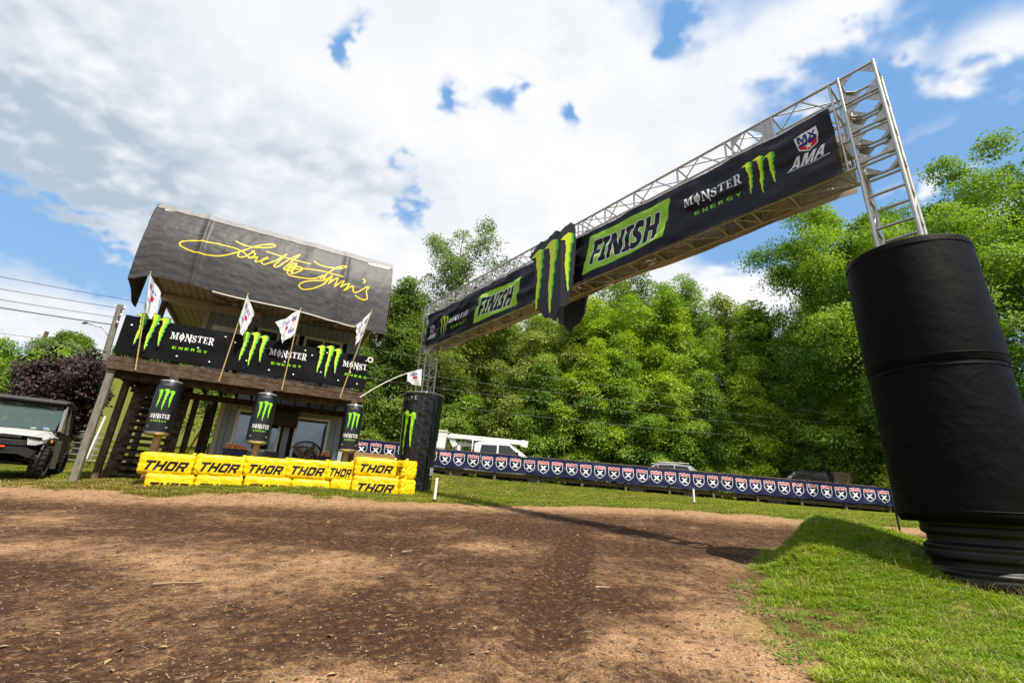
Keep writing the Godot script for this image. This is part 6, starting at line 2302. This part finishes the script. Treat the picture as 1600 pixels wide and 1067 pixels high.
	# inside: seat, wheel, dash
	box_obj("dashboard", Vector3(0, 1.02, 0.52), Vector3(1.36, 0.16, 0.28), M.black_rough, t, 0.05)
	box_obj("bench_seat", Vector3(0, 0.80, -0.25), Vector3(1.34, 0.16, 0.5), M.black_rough, t, 0.05)
	box_obj("seat_back", Vector3(0, 1.12, -0.50), Vector3(1.34, 0.55, 0.14), M.black_rough, t, 0.05)
	for s in [-0.36, 0.36]:
		box_obj("head_rest", Vector3(s, 1.5, -0.52), Vector3(0.3, 0.22, 0.1), M.black_rough, t, 0.05)
	var sw := MB.new()
	var pts := PackedVector3Array()
	var ra := PackedFloat32Array()
	for k in 25:
		pts.append(Vector3(0.36 + cos(TAU * k / 24.0) * 0.18, 1.2 + sin(TAU * k / 24.0) * 0.16, 0.22 - sin(TAU * k / 24.0) * 0.08))
		ra.append(0.016)
	sw.tube(pts, ra, 6, false)
	obj("steering_wheel", sw, M.black, t)
	# roof of moulded plates
	for k in 3:
		box_obj("roof_plate", Vector3(0, 1.92, 0.22 - 0.36 * k), Vector3(1.46 - 0.02 * k, 0.075, 0.355), dark, t, 0.03, Basis(Vector3.RIGHT, [0.08, 0.0, -0.05][k]))
	box_obj("roof_visor", Vector3(0, 1.885, 0.44), Vector3(1.38, 0.06, 0.14), dark, t, 0.02, Basis(Vector3.RIGHT, 0.35))
	for s in [-0.5, -0.16, 0.18, 0.52]:
		box_obj("roof_rib", Vector3(s, 1.965, -0.12), Vector3(0.18, 0.02, 0.9), dark, t, 0.008)
	# nose: grille, bumper, winch
	box_obj("grille", Vector3(0, 0.90, 1.47), Vector3(0.62, 0.07, 0.08), M.black_rough, t, 0.02)
	box_obj("grille", Vector3(0, 0.77, 1.49), Vector3(0.84, 0.14, 0.08), M.black_rough, t, 0.03)
	for k in 7:
		box_obj("grille_bar", Vector3(-0.33 + 0.11 * k, 0.77, 1.535), Vector3(0.015, 0.12, 0.02), dark, t, 0.003)
	var bu := MB.new()
	bu.slab(PackedVector2Array([Vector2(-0.66, 0.60), Vector2(-0.44, 0.68), Vector2(0.44, 0.68), Vector2(0.66, 0.60), Vector2(0.58, 0.44), Vector2(0.36, 0.52), Vector2(-0.36, 0.52), Vector2(-0.58, 0.44)]), 0.16, Transform3D(Basis.IDENTITY, Vector3(0, 0, 1.66)))
	obj("bumper", bu, M.black, t)
	rod_obj("winch_drum", Vector3(-0.16, 0.63, 1.6), Vector3(0.16, 0.63, 1.6), 0.05, M.black_rough, t, 12)
	rod_obj("winch_hook", Vector3(-0.13, 0.66, 1.70), Vector3(0.13, 0.66, 1.70), 0.022, mat(Color(0.85, 0.20, 0.06), 0.4), t, 10)
	for s in [-1.0, 1.0]:
		for z in [1.03, -1.03]:
			wheel(t, Vector3(s * 0.68, 0.37, z), 0.37, 0.27, M.black_rough, 7, true)
			bar_obj("suspension_arm", Vector3(s * 0.2, 0.45, z), Vector3(s * 0.6, 0.36, z), 0.06, 0.05, M.black, t)
			rod_obj("damper", Vector3(s * 0.42, 0.42, z), Vector3(s * 0.34, 0.85, z - 0.05), 0.04, M.steel, t)
	box_obj("skid_plate", Vector3(0, 0.34, 0.2), Vector3(0.9, 0.04, 2.4), M.black_rough, t, 0.01)
	box_obj("cargo_bed", Vector3(0, 1.0, -1.15), Vector3(1.4, 0.3, 0.9), dark, t, 0.03)


func glass_pane() -> StandardMaterial3D:
	var m := StandardMaterial3D.new()
	m.albedo_color = Color(0.30, 0.38, 0.36, 0.35)
	m.transparency = BaseMaterial3D.TRANSPARENCY_ALPHA
	m.roughness = 0.06
	return m


# trees, bushes -----------------------------------------------------------------------
var leaf_mats := {}


# a spray of leaves: folded blades spread through a flattened ball of radius 1
func spray(leaves: int, long: float, wide: float, s: int) -> ArrayMesh:
	var r := RandomNumberGenerator.new()
	r.seed = s
	var b := MB.new()
	for k in leaves:
		var a := r.randf() * TAU
		var d := sqrt(r.randf())
		var at := Vector3(cos(a) * d, r.randf_range(-0.28, 0.28) * (1.2 - d), sin(a) * d)
		var out := (Vector3(cos(a), r.randf_range(-0.5, 0.35), sin(a)) + Vector3(r.randf_range(-0.7, 0.7), r.randf_range(-0.2, 0.2), r.randf_range(-0.7, 0.7))).normalized()
		var side := out.cross(Vector3(r.randf_range(-0.5, 0.5), 1, r.randf_range(-0.5, 0.5))).normalized()
		var up := side.cross(out)
		var l := long * r.randf_range(0.7, 1.25)
		var w := wide * r.randf_range(0.8, 1.2)
		b.col = Color.WHITE * r.randf_range(0.8, 1.2)
		var tip := at + out * l - up * l * 0.12
		var mid := at + out * l * 0.45 - up * w * 0.12
		b.tri(at, mid + side * w + up * w * 0.25, tip)
		b.tri(at, tip, mid - side * w + up * w * 0.25)
	return b.mesh()


func leaf_mat(kind: String) -> StandardMaterial3D:
	if not leaf_mats.has(kind):
		var m := mat(Color.WHITE, 0.55, 0.0, 0.4)
		m.vertex_color_use_as_albedo = true
		m.backlight_enabled = true
		m.backlight = Color(0.30, 0.22, 0.26) if kind == "plum" else Color(0.88, 0.90, 0.52)
		leaf_mats[kind] = m
	return leaf_mats[kind]


const TINTS := {
	"mid": [Color(0.130, 0.270, 0.032), Color(0.282, 0.414, 0.051)], "lime": [Color(0.190, 0.337, 0.023), Color(0.379, 0.498, 0.038)], "olive": [Color(0.135, 0.215, 0.036), Color(0.265, 0.315, 0.062)],
	"dark": [Color(0.120, 0.215, 0.032), Color(0.215, 0.300, 0.048)], "airy": [Color(0.130, 0.233, 0.071), Color(0.217, 0.312, 0.108)], "plum": [Color(0.032, 0.018, 0.020), Color(0.062, 0.034, 0.036)]}
var sprays := []


func tree(called: String, label: String, category: String, x: float, z: float, high: float, wide: float, clear: float, kind: String, count: int, s: int, group: String, stretch := 1.0, leaf := 0.8) -> void:
	var r := RandomNumberGenerator.new()
	r.seed = s
	var y := height(x, z)
	var t := thing(called, label, category, Vector3(x, y, z), r.randf() * 0.4, group)
	var ry := high * (1.0 - clear) / 2.0
	var cy := high * (1.0 + clear) / 2.0
	# branches leave the trunk in turn and carry flattened clumps along their outer part
	var bark: Material = M.bark
	var trunk := MB.new()
	var pts := PackedVector3Array()
	var ra := PackedFloat32Array()
	var thick := 0.015 * high + 0.02
	for i in 7:
		var u := i / 6.0
		pts.append(Vector3(sin(u * 4.0 + s) * 0.25 * u, -0.3 + (high * 0.93 + 0.3) * u, cos(u * 3.0 + s) * 0.25 * u))
		ra.append(thick * (1.0 - 0.9 * u) * (1.35 if i == 0 else 1.0))
	trunk.tube(pts, ra, 8)
	var tr := obj("trunk", trunk, bark, t)
	var clumps := []
	var branches := clampi(int(count / 85.0), 10, 60)
	var cone := 0.5 + 0.5 * sin(s * 1.7)
	if wide > 4.2 or kind == "airy":
		cone = 0.1
	elif wide < 1.7:
		cone = 0.95
	for i in branches:
		var u := clear + (1.0 - clear) * pow((i + r.randf()) / branches, 0.9) * 0.94
		var v := (u - clear) / (1.0 - clear)
		var span := lerpf(pow(maxf(0.0, 1.0 - pow(absf(2.0 * v - 0.9) / 1.12, 2.2)), 0.5), pow(1.0 - v, 0.75) * minf(1.0, 0.45 + v * 4.0), cone)
		var long := wide * maxf(0.16, span) * r.randf_range(0.62, 1.22)
		var turn := i * 2.39996 + r.randf_range(-0.5, 0.5)
		var dir := Vector3(cos(turn) * stretch, 0, sin(turn))
		var lift := long * lerpf(0.18, 0.75, v) * r.randf_range(0.6, 1.3)
		var from := pts[0].lerp(pts[6], u * 0.86)
		from.x = lerpf(pts[int(u * 5.0)].x, pts[int(u * 5.0) + 1].x, 0.5)
		var tip := Vector3(from.x, high * u, from.z) + dir * long + Vector3(0, lift * 0.6, 0)
		var mid := from.lerp(tip, 0.5) + Vector3(0, lift * 0.12, 0)
		if i % 3 == 0 or kind == "airy":
			var limb := MB.new()
			limb.tube(PackedVector3Array([from, mid, tip]), PackedFloat32Array([thick * 0.36 * (1.0 - u * 0.6), thick * 0.2 * (1.0 - u * 0.6), thick * 0.05]), 5, false)
			obj("limb", limb, bark, tr)
		var tone := clampf(0.5 + r.randfn() * 0.30, 0.0, 1.0)
		for k in 4:
			var f: float = [1.0, 0.82, 0.6, 0.36][k]
			var p := from.lerp(mid, f * 2.0) if f < 0.5 else mid.lerp(tip, f * 2.0 - 1.0)
			var size: float = (0.34 + 0.16 * long) * [0.62, 0.86, 0.95, 0.8][k] * r.randf_range(0.75, 1.2)
			clumps.append([p + Vector3(r.randfn(), r.randfn() * 0.6, r.randfn()) * size * 0.5, size, clampf(tone + r.randfn() * 0.12 + (0.1 if k == 0 else 0.0), 0.0, 1.0)])
	clumps.append([Vector3(pts[6].x, high * 0.97, pts[6].z), 0.3 + wide * 0.05, 0.7])
	# leaves
	var places := []
	var tints := PackedColorArray()
	var c0: Color = TINTS[kind][0]
	var c1: Color = TINTS[kind][1]
	for i in int(count * 1.25):
		var c = clumps[i % clumps.size()]
		var d := Vector3(r.randfn(), r.randfn() * 0.8 + 0.2, r.randfn()).normalized()
		var rad: float = c[1]
		var p: Vector3 = c[0] + d * Vector3(1.0, 0.66, 1.0) * rad * (0.35 + 0.85 * pow(r.randf(), 0.7))
		var up := (d * 0.7 + Vector3.UP * 0.9 + Vector3(r.randfn(), r.randfn(), r.randfn()) * 0.28).normalized()
		var xx := up.cross(Vector3(r.randfn(), r.randfn(), r.randfn())).normalized()
		var k := leaf * r.randf_range(0.6, 1.15)
		places.append(Transform3D(Basis(xx * k, up * k, xx.cross(up) * k), p))
		var tone: float = clampf(float(c[2]) + r.randfn() * 0.16, 0.0, 1.0)
		tints.append(c0.lerp(c1, tone) * r.randf_range(0.85, 1.15) * lerpf(0.88, 1.12, c[2]))
	scatter("crown", sprays[s % sprays.size()], leaf_mat("plum" if kind == "plum" else "green"), places, tints, t)


func plants() -> void:
	M.bark = wood(401, Color(0.28, 0.25, 0.21), Color(0.48, 0.44, 0.38), Color(0.42, 0.40, 0.36))
	for i in 4:
		sprays.append(spray(21, 0.225, 0.072, 410 + i))
	var g := "trees along the far side of the field"
	var list := [
		["dark dense tree behind the right end of the deck house", -10.6, -28.0, 12.5, 3.6, 0.05, "dark", 2400],
		["dull green tree behind the bent rod, between the deck house and the can pillar", -7.2, -27.5, 12.2, 3.2, 0.05, "dark", 2400],
		["tall airy tree that rises above the left end of the gantry beam", -5.0, -34.0, 20.0, 3.7, 0.50, "airy", 1000],
		["olive tree directly behind the left gantry tower", -3.4, -28.5, 11.6, 3.1, 0.06, "olive", 2300],
		["olive tree under the left FINISH banner, right of the left tower", 0.0, -29.5, 10.6, 3.2, 0.06, "olive", 2300],
		["olive and green tree under the claw emblem", 3.3, -30.5, 11.8, 3.3, 0.06, "olive", 2300],
		["lime green tree just right of the claw emblem", 6.4, -29.5, 12.6, 3.2, 0.04, "lime", 2600],
		["dark tall tree whose top shows below the right FINISH banner", 8.8, -33.5, 16.6, 3.7, 0.10, "dark", 2400],
		["bright lime tree in the middle of the wood, before the dark tall tree", 10.6, -29.0, 13.2, 3.0, 0.03, "lime", 2600],
		["mid green round-topped tree below the large gothic word on the beam", 13.4, -33.5, 17.2, 3.8, 0.10, "mid", 2500],
		["narrow green tree left of the great maple, behind the black truck", 16.6, -29.5, 13.6, 3.0, 0.03, "mid", 2400],
		["shaded green tree between the two great maples, before the back row", 24.6, -31.0, 15.5, 3.8, 0.03, "dark", 2500]]
	for i in list.size():
		var k = list[i]
		tree("wood_tree", k[0], "tree", k[1], k[2], k[3], k[4], k[5], k[6], int(k[7] * 1.2), 430 + i * 7, g, 1.0, 0.68)
	tree("great_maple", "large bright green maple behind the black truck, left of the padded cover", "tree", 20.6, -25.0, 17.6, 6.0, 0.12, "mid", 8500, 521, "great maples on the right", 1.0, 0.68)
	tree("great_maple", "tallest bright green maple, behind the padded cover at the right edge", "tree", 31.4, -25.6, 21.5, 7.6, 0.05, "mid", 11000, 527, "great maples on the right", 1.0, 0.80)
	var bushes := [
		["dark bush behind the can pillar at the foot of the olive trees", -4.6, -26.6, 3.6, 2.0, "dark"], ["broad leafy bush above the white truck's bed", -2.2, -27.0, 4.6, 2.1, "mid"], ["bright bush above the white truck's cab", 0.9, -27.0, 5.2, 2.2, "mid"],
		["yellow-green bush in front of the claw emblem's tree", 3.7, -26.8, 6.4, 2.3, "lime"], ["bushy sapling left of the silver car", 5.8, -26.9, 5.0, 2.0, "mid"], ["lime sapling above the silver car", 8.3, -27.2, 6.2, 2.1, "lime"], ["low bush right of the silver car", 10.7, -26.6, 4.2, 1.9, "mid"],
		["yellow-green bush between the silver car and the black truck", 12.9, -26.6, 5.0, 2.0, "lime"], ["lime bush above the black truck's bonnet", 15.2, -26.6, 5.4, 2.1, "lime"], ["green bush above the tan box", 17.6, -26.4, 4.4, 2.0, "mid"], ["yellow-green bush between the black truck and the padded cover", 20.4, -25.6, 4.4, 2.2, "lime"], ["lime bush low beside the padded cover's left edge", 19.6, -22.4, 3.2, 1.6, "lime"], ["dark bush behind the bench, left of the can pillar", -7.9, -25.6, 4.4, 2.1, "dark"]]
	for i in bushes.size():
		var k = bushes[i]
		tree("bush", k[0], "bush", k[1], k[2], k[3], k[4], 0.0, k[5], 1100, 601 + i * 3, "bushes along the edge of the wood", 1.1, 0.56)
	var young := [
		["slender upright sapling right of the white truck's boom tip", 2.3, -26.3, 7.6, 1.35, "mid"], ["slender lime sapling left of the tree under the claw emblem", 4.9, -26.2, 8.8, 1.4, "lime"], ["tall slender sapling above the left end of the silver car", 6.9, -26.4, 9.4, 1.45, "mid"],
		["slender lime sapling above the right end of the silver car", 9.5, -26.2, 8.2, 1.35, "lime"], ["slender green sapling halfway between the silver car and the black truck", 11.7, -26.0, 7.4, 1.3, "mid"], ["lime sapling left of the black truck's bonnet", 13.9, -26.0, 8.4, 1.4, "lime"],
		["slender sapling above the black truck's cab", 16.3, -26.0, 6.8, 1.3, "mid"], ["slender sapling beside the padded cover, right of the tan box", 18.7, -25.4, 6.4, 1.3, "lime"], ["slender sapling above the white truck's cab", -0.4, -26.4, 7.0, 1.3, "olive"]]
	for i in young.size():
		var k = young[i]
		tree("sapling", k[0], "sapling", k[1], k[2], k[3], k[4], 0.04, k[5], 1000, 661 + i * 3, "saplings along the edge of the wood", 1.0, 0.5)
	# the rows behind
	var back := ["leftmost tree of the back row, above the dark trees by the deck house", "back-row tree left of the tall airy tree", "back-row tree right of the tall airy tree, behind the beam", "back-row tree behind the left FINISH banner", "back-row tree behind the claw emblem", "back-row tree just right of the claw emblem's lower tip", "back-row tree behind the bright lime trees", "back-row tree whose crown meets the sky below the large gothic word", "back-row tree at the gap of sky left of the great maple", "back-row tree hidden mostly by the first great maple", "back-row tree between the two great maples", "back-row tree right of the tallest maple"]
	var tall := [12.5, 13.0, 13.0, 12.4, 14.0, 15.8, 17.0, 17.4, 17.0, 16.5, 17.0, 18.0]
	for i in back.size():
		var x := -14.0 + i * 4.15
		tree("back_tree", back[i], "tree", x, -39.5 - 2.0 * (i % 2), tall[i], 4.0, 0.0, ["dark", "mid", "olive"][i % 3], 2400, 701 + i * 5, "back row of the wood", 1.05, 0.95)
	# left: plum tree, green trees, far trees on the hill
	plum()
	tree("green_tree", "loose green tree behind the left half of the plum tree", "tree", -23.5, -22.5, 4.3, 2.2, 0.05, "mid", 1500, 811, "trees left of the deck house", 1.0, 0.5)
	tree("green_tree", "loose green tree at the left edge, behind the buggy's roof", "tree", -26.8, -22.8, 4.7, 2.2, 0.05, "mid", 1500, 817, "trees left of the deck house", 1.0, 0.5)
	tree("green_tree", "small green tree in front of the farther utility pole", "tree", -26.4, -26.5, 5.4, 1.9, 0.1, "airy", 900, 819, "trees left of the deck house", 1.0, 0.5)
	tree("green_tree", "green tree behind the motorbike, seen under the deck", "tree", -15.5, -26.0, 6.4, 2.8, 0.12, "dark", 1600, 821, "trees left of the deck house", 1.2, 0.6)
	tree("green_tree", "green tree behind the deck house, seen between the stair and the lower wall", "tree", -12.8, -30.0, 8.0, 2.8, 0.1, "mid", 1600, 827, "trees left of the deck house", 1.2, 0.6)
	var far := ["far tree on the hill, seen left of the leaning deck post", "far tree on the hill, seen between two deck posts", "far tree on the hill, seen beside the stair", "far tree on the hill, seen just above the farm gate", "far tree on the hill behind the plum tree"]
	for i in far.size():
		tree("hill_tree", far[i], "tree", -66.0 + i * 7.5, -66.0 - 3.0 * (i % 2), 5.0 + 0.8 * (i % 3), 3.6, 0.08, ["dark", "mid"][i % 2], 1300, 851 + i * 3, "trees on the hill", 1.1, 1.2)
	# woods that close the horizon where the camera does not look, one mass
	var r := RandomNumberGenerator.new()
	r.seed = 907
	var places := []
	var tints := PackedColorArray()
	for i in 9000:
		var a := lerpf(0.85, TAU - 1.2, r.randf())
		var d := r.randf_range(70.0, 84.0)
		var x := sin(a) * d
		var z := -cos(a) * d
		var top := 9.0 + 4.0 * lump_noise.get_noise_2d(x * 0.06, z * 0.06)
		var k := r.randf_range(1.6, 3.0)
		places.append(Transform3D(Basis(Vector3(r.randfn(), r.randfn(), r.randfn()).normalized(), r.randf() * 1.2).scaled(Vector3.ONE * k), Vector3(x, height(x, z) + r.randf() * top, z)))
		tints.append(Color(0.06, 0.12, 0.02).lerp(Color(0.12, 0.17, 0.03), r.randf()))
	var o := scatter("far_woods", sprays[0], leaf_mat("green"), places, tints)
	o.set_meta("kind", "stuff")


func plum() -> void:
	var r := RandomNumberGenerator.new()
	r.seed = 881
	var x := -16.3
	var z := -16.5
	var t := thing("plum_tree", "purple-leaved plum tree behind the buggy, left of the deck house", "tree", Vector3(x, height(x, z) - 0.3, z), 0.0, "trees left of the deck house")
	var places := []
	var tints := PackedColorArray()
	var trunk := MB.new()
	trunk.rod(Vector3(0, -0.2, 0), Vector3(0, 0.7, 0), 0.13, 8, 0.1)
	var tr := obj("trunk", trunk, M.bark, t)
	for i in 44:
		var a := r.randf() * TAU
		var lean := r.randf_range(0.08, 0.72)
		var long := r.randf_range(2.2, 3.7) * (1.0 - 0.18 * lean)
		var dir := Vector3(cos(a) * lean, 1.0, sin(a) * lean).normalized()
		var pts := PackedVector3Array()
		var ra := PackedFloat32Array()
		for k in 5:
			var u := k / 4.0
			pts.append(Vector3(0, 0.5, 0) + dir * long * u + Vector3(0, 0.35 * u * u, 0))
			ra.append(0.03 * (1.0 - 0.85 * u))
		var limb := MB.new()
		limb.tube(pts, ra, 5, false)
		obj("limb", limb, M.bark, tr)
		for k in 62:
			var u := 0.12 + 0.9 * pow(r.randf(), 0.8)
			var p := Vector3(0, 0.5, 0) + dir * long * u + Vector3(0, 0.35 * u * u, 0) + Vector3(r.randfn(), r.randfn(), r.randfn()) * 0.16 * (1.25 - u)
			var q := r.randf_range(0.16, 0.30)
			var up := (dir + Vector3(r.randfn(), r.randfn(), r.randfn()) * 0.5).normalized()
			var xx := up.cross(Vector3(r.randfn(), r.randfn(), r.randfn())).normalized()
			places.append(Transform3D(Basis(xx * q, up * q * 1.6, xx.cross(up) * q), p))
			tints.append((TINTS.plum[0] as Color).lerp(TINTS.plum[1], r.randf()) * r.randf_range(0.8, 1.3))
	scatter("crown", spray(14, 0.42, 0.15, 419), leaf_mat("plum"), places, tints, t)


# poles and wires ------------------------------------------------------------------------
func wire(label: String, a: Vector3, b: Vector3, sag: float, r: float) -> void:
	var s := MB.new()
	var pts := PackedVector3Array()
	var ra := PackedFloat32Array()
	for k in 17:
		var u := k / 16.0
		pts.append(a.lerp(b, u) + Vector3(0, -sag * 4.0 * u * (1.0 - u), 0))
		ra.append(r)
	s.tube(pts, ra, 5, false)
	tag(obj("power_wire", s, M.wire), label, "wire", "overhead wires")


func utilities() -> void:
	M.wire = mat(Color(0.16, 0.16, 0.17), 0.6)
	var pale := mat(Color(0.42, 0.43, 0.42), 0.6)
	var foot := height(-17.2, -19.0)
	var p := thing("utility_pole", "grey wooden utility pole with a street lamp, just left of the deck house", "pole", Vector3(-17.25, foot - 0.3, -19.0), 0.0, "utility poles")
	var top := 8.45 - foot + 0.3
	rod_obj("shaft", Vector3(0.05, 0, 0), Vector3(-0.33, top, 0), 0.16, M.grey_wood, p, 12, 0.11)
	for k in [[0.25, 0.30], [0.6, 0.26], [0.95, 0.22]]:
		rod_obj("insulator_arm", Vector3(-0.33, top - k[0], 0), Vector3(-0.33 + k[1], top - k[0] + 0.05, 0.1), 0.02, M.steel, p)
		var ins := MB.new()
		ins.lathe(PackedVector2Array([Vector2(0.0, 0.0), Vector2(0.05, 0.01), Vector2(0.03, 0.04), Vector2(0.05, 0.06), Vector2(0.02, 0.1), Vector2(0.0, 0.1)]), 10, Transform3D(Basis.IDENTITY, Vector3(-0.33 + k[1], top - k[0] + 0.05, 0.1)))
		obj("insulator", ins, M.white_plastic, p)
	var arm := MB.new()
	arm.tube(PackedVector3Array([Vector3(-0.27, top - 1.55, 0.05), Vector3(-0.5, top - 1.2, 0.25), Vector3(-0.95, top - 1.12, 0.5)]), PackedFloat32Array([0.025, 0.025, 0.025]), 8)
	obj("lamp_arm", arm, M.steel, p)
	var head := MB.new()
	head.lathe(PackedVector2Array([Vector2(0.0, -0.2), Vector2(0.06, -0.16), Vector2(0.08, 0.0), Vector2(0.05, 0.16), Vector2(0.0, 0.2)]), 12, Transform3D(Basis(Vector3.UP, -0.5) * Basis(Vector3.BACK, PI / 2) * Basis.from_scale(Vector3(0.6, 1, 1)), Vector3(-1.05, top - 1.12, 0.55)))
	obj("lamp_head", head, M.steel, p)
	for k in 4:
		rod_obj("cable_clamp", Vector3(-0.42 + 0.08, top - 2.2 - k * 1.1, 0.13), Vector3(-0.1, top - 2.2 - k * 1.1, 0.13), 0.02, M.steel, p)
	var q := thing("utility_pole", "farther dark utility pole with a grey transformer can, above the green trees on the left", "pole", Vector3(-42.8, height(-42.8, -40.0), -40.0), 0.0, "utility poles")
	var tall := 13.5 - height(-42.8, -40.0)
	rod_obj("shaft", Vector3(0.2, -0.5, 0), Vector3(0, tall, 0), 0.22, M.old_wood, q, 10, 0.16)
	rod_obj("transformer", Vector3(-0.42, tall - 2.2, 0.3), Vector3(-0.46, tall - 1.2, 0.3), 0.3, pale, q, 14)
	rod_obj("cross_arm", Vector3(-1.0, tall - 1.0, 0), Vector3(0.7, tall - 0.9, 0), 0.07, M.old_wood, q)
	for s in [-0.9, -0.4, 0.5]:
		rod_obj("insulator", Vector3(s, tall - 0.95, 0), Vector3(s, tall - 0.65, 0), 0.06, M.white_plastic, q)
	# wires to the left and behind the house to the right
	var t := Vector3(-17.55, 8.3, -19.0)
	wire("topmost wire left of the deck house, running to its roof", Vector3(-21.4, 13.0, -32.0), Vector3(-18.8, 5.7, -7.0), 0.15, 0.012)
	wire("upper wire from the near utility pole to the left edge", t, Vector3(-23.5, 6.8, -10.0), 0.12, 0.012)
	wire("middle wire from the near utility pole to the left edge", t + Vector3(0, -0.45, 0), Vector3(-23.0, 6.35, -10.0), 0.1, 0.012)
	wire("thick lowest wire from the near utility pole to the left edge", t + Vector3(0.02, -0.8, 0), Vector3(-22.8, 6.1, -10.0), 0.1, 0.022)
	wire("thin wire between the two utility poles", t + Vector3(0, -2.4, 0), Vector3(-42.8, 12.6, -40.0), 0.6, 0.02)
	wire("lower thin wire between the two utility poles", t + Vector3(0, -3.2, 0), Vector3(-42.8, 11.9, -40.0), 0.6, 0.02)
	wire("wire from the farther utility pole to the left edge", Vector3(-42.8, 12.8, -40.0), Vector3(-52.0, 12.4, -30.0), 0.3, 0.02)
	var grey := ["highest wire across the dark trees, behind the left gantry tower", "second wire across the trees, above the can pillar", "third wire across the trees, below the claw emblem", "lowest wire across the trees, above the white truck"]
	var ys := [[8.6, 6.4], [7.6, 5.9], [6.95, 5.5], [6.0, 4.9]]
	M.wire = pale
	for i in 4:
		wire(grey[i], Vector3(-11.0, ys[i][0], -22.6), Vector3(22.0, ys[i][1], -25.0), 0.35, 0.006)
